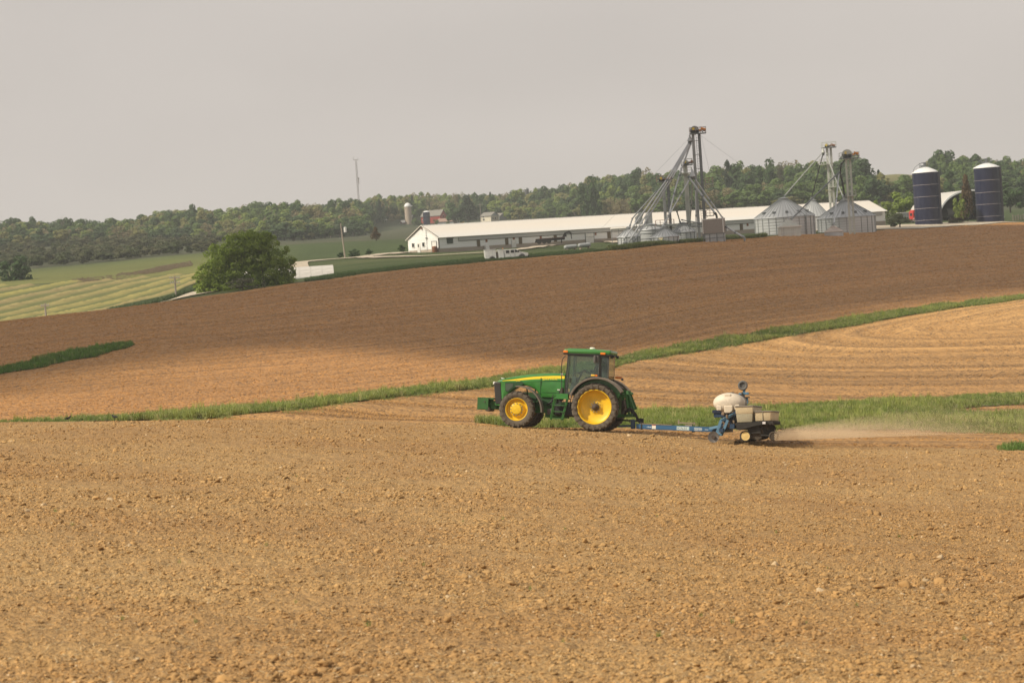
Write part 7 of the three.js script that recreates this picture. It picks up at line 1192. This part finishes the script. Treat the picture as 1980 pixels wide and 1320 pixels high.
  // liquid tank: oval, lying across, with ribs and straps
  const tx = X(1416, -0.85), ty = Y(777), tank = mesh('liquid_tank', (() => { const g = new THREE.CapsuleGeometry(0.42, 1.75, 14, 40).rotateX(Math.PI / 2), p = g.attributes.position; for (let i = 0; i < p.count; i++) { const z = p.getZ(i), rib = 1 + 0.018 * Math.cos(z * TAU / 0.3) * (Math.abs(z) < 0.88 ? 1 : 0); const q = Math.sign(z) * Math.max(0, Math.abs(z) - 0.875) * -0.35; p.setXYZ(i, p.getX(i) * 1.43 * rib, p.getY(i) * 0.92 * rib, z + q); } g.computeVertexNormals(); return g.translate(tx, ty, 0); })(), mat(C(0.74, 0.655, 0.55), 0.5, { map: rep(dustTex, 1) }), t);
  mesh('tank_strap', [0.1, 0.6].map(z => new THREE.TorusGeometry(0.427, 0.012, 6, 44).scale(1.43, 0.92, 1.6).translate(tx, ty, z)), soot, tank);
  mesh('tank_foot', [rbox(0.34, 0.30, 0.12, 0.04, tx - 0.02, ty - 0.27, -1.10), rbox(0.2, 0.2, 0.1, 0.03, tx + 0.36, ty - 0.2, -1.06), rbox(0.2, 0.2, 0.1, 0.03, tx - 0.36, ty - 0.2, -1.06), rbox(0.26, 0.15, 0.1, 0.03, tx, ty + 0.27, -1.04)], mat(C(0.66, 0.57, 0.45), 0.55), tank);
  mesh('tank_lid', [cyl(0.16, 0.15, 0.05, 18, tx, ty + 0.375, 0.1), cyl(0.015, 0.015, 0.05, 6, tx - 0.1, ty + 0.39, -0.3)], lidM, tank);
  // folded row marker standing up at the far end
  const mk = mesh('row_marker', [beam(V(X(1459, 1.9), Y(800), 1.9), V(X(1460, 1.9), Y(770), 1.9), 0.12, 0.16), beam(V(X(1454, 1.9), Y(782), 1.9), V(X(1461, 1.9), Y(742), 1.9), 0.07, 0.10), rbox(0.22, 0.16, 0.14, 0.02, X(1452, 1.9), Y(762), 1.85, 0, 0, 0.7), rbox(0.3, 0.10, 0.12, 0.02, X(1461, 1.9), Y(758), 1.9), rbox(0.1, 0.3, 0.12, 0.02, X(1464, 1.9), Y(772), 1.9)], blueLight, t);
  mesh('marker_gear', [box(0.16, 0.26, 0.1, X(1455, 1.9), Y(766), 1.8), rod(V(X(1460, 1.9), Y(780), 1.8), V(X(1455, 1.9), Y(756), 1.8), 0.03), box(0.26, 0.05, 0.05, X(1464, 1.9), Y(766), 1.8)], soot, mk);
  mesh('marker_wheel', [new THREE.TorusGeometry(0.155, 0.052, 10, 28).translate(X(1457, 1.9), Y(742), 1.82), new THREE.CylinderGeometry(0.12, 0.12, 0.05, 20).rotateX(Math.PI / 2).translate(X(1457, 1.9), Y(742), 1.86)], mat(C(0.12, 0.115, 0.11), 0.7), mk);
  // six rows, each with its boxes and ground gear
  const boxGeo = (w, h, d, taper) => { const g = rbox(w, h, d, 0.035), p = g.attributes.position; for (let i = 0; i < p.count; i++) { const k = lerp(taper, 1, p.getY(i) / h + 0.5); p.setX(i, p.getX(i) * k); p.setZ(i, p.getZ(i) * k); } return toCreasedNormals(g, 0.6); };
  const gTop = boxGeo(0.70, 0.28, 0.56, 0.98), gLow = boxGeo(0.66, 0.36, 0.53, 0.90), gLid = rbox(0.74, 0.07, 0.60, 0.03), gRear = boxGeo(0.66, 0.36, 0.50, 0.90), gRearLid = rbox(0.72, 0.06, 0.56, 0.03), gRib = box(0.02, 0.34, 0.03);
  for (let i = 0; i < 6; i++) {
    const z = -1.95 + i * 0.76, x0 = 0, near = i === 0;
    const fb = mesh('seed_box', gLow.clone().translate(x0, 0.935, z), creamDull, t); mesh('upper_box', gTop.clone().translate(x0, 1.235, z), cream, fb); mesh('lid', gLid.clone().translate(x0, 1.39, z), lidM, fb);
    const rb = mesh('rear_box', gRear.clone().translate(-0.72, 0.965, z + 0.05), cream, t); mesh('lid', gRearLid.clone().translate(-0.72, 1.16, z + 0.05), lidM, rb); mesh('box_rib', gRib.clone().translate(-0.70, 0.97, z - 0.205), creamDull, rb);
    const ru = mesh('row_unit', [extrude([[0.36, 0.50], [0.36, 0.74], [-0.55, 0.76], [-1.1, 0.74], [-1.12, 0.66], [-0.6, 0.60], [0.1, 0.46]], 0.10, 0.01).translate(0, 0, z - 0.2), box(0.5, 0.34, 0.34, -0.35, 0.48, z), box(0.8, 0.09, 0.3, -0.7, 0.74, z), box(0.2, 0.3, 0.1, -0.75, 0.36, z)], soot, t);
    mesh('chain_guard', Array.from({ length: 5 }, (_, k) => rod(V(-0.55 - k * 0.13, 0.78, z - 0.18), V(-0.60 - k * 0.13, 0.62, z - 0.2), 0.022, 0.018, 5)), brownP, ru);
    const gw = mesh('gauge_wheel', [new THREE.TorusGeometry(0.175, 0.042, 8, 28).translate(0, 0.215, z - 0.17), new THREE.TorusGeometry(0.175, 0.042, 8, 28).translate(0.04, 0.215, z + 0.12)], mat(C(0.045, 0.04, 0.036), 0.9), ru);
    mesh('wheel_face', [lathe([[0, 0.03], [0.05, 0.035], [0.14, 0.015], [0.17, 0.03]], 24).rotateX(-Math.PI / 2).translate(0, 0.215, z - 0.185)], mat(C(0.68, 0.50, 0.20), 0.6), gw);
    mesh('opener_disc', [new THREE.CylinderGeometry(0.29, 0.29, 0.014, 28).rotateX(Math.PI / 2).translate(-0.42, 0.34, z - 0.06), new THREE.CylinderGeometry(0.26, 0.26, 0.014, 28).rotateX(Math.PI / 2).rotateY(0.12).translate(-0.66, 0.46, z)], sootDusty, ru);
    mesh('closing_wheel', [new THREE.TorusGeometry(0.15, 0.035, 8, 24).rotateY(0.15).translate(-1.10, 0.18, z - 0.12), new THREE.CylinderGeometry(0.14, 0.14, 0.03, 20).rotateX(Math.PI / 2).rotateY(0.15).translate(-1.10, 0.18, z - 0.12), new THREE.TorusGeometry(0.15, 0.035, 8, 24).rotateY(-0.15).translate(-1.10, 0.18, z + 0.1)], sootDusty, ru);
    mesh('closing_arm', [beam(V(-0.75, 0.42, z), V(-1.12, 0.22, z), 0.06, 0.09), rod(V(-0.6, 0.22, z - 0.1), V(-0.95, 0.2, z - 0.1), 0.04)], soot, ru);
  }
  mesh('reflector', box(0.12, 0.09, 0.02, X(1480), Y(819), -2.27), mat(C(0.72, 0.70, 0.72), 0.4), t); mesh('side_beam', [extrude([[0.33, 0.48], [0.33, 0.73], [-0.85, 0.77], [-0.85, 0.68], [-0.3, 0.58], [0.2, 0.46]], 0.06, 0.01).translate(0, 0, -2.26)], soot, t);
}
{ // the dust it raises: a drifting cloud of soil motes, thick at the closing wheels and thinning as it trails off
  const g = new THREE.OctahedronGeometry(1, 0), l = [], o = planter.localToWorld(V(-0.9, 0, 0));
  for (let i = 0; i < 420000; i++) {
    const a = -Math.log(1 - rnd() * 0.975) * 3.2, z = rr(-2.4, 2.4) + (rnd() - 0.5) * a * 0.3, top = 0.36 + a * 0.11, y = Math.abs(top * (rnd() + rnd() - 0.75)), den = 0.6 + 0.9 * fbm(a * 0.5, y * 1.5, z * 0.4, 2); if (rnd() > den) continue;
    const p = planter.localToWorld(V(-1.15 - a, y, z)), h = H(p.x, p.z); p.y = Math.max(p.y, h + 0.01); const s = rr(0.002, 0.0055); l.push({ p, s: V(s, s, s), ry: rnd() * 3 });
  }
  scatter('dust', g, mat(C(0.72, 0.575, 0.40), 1), l, 'brown dust blowing up behind the planter', 'dust');
}

renderer.render(scene, camera);
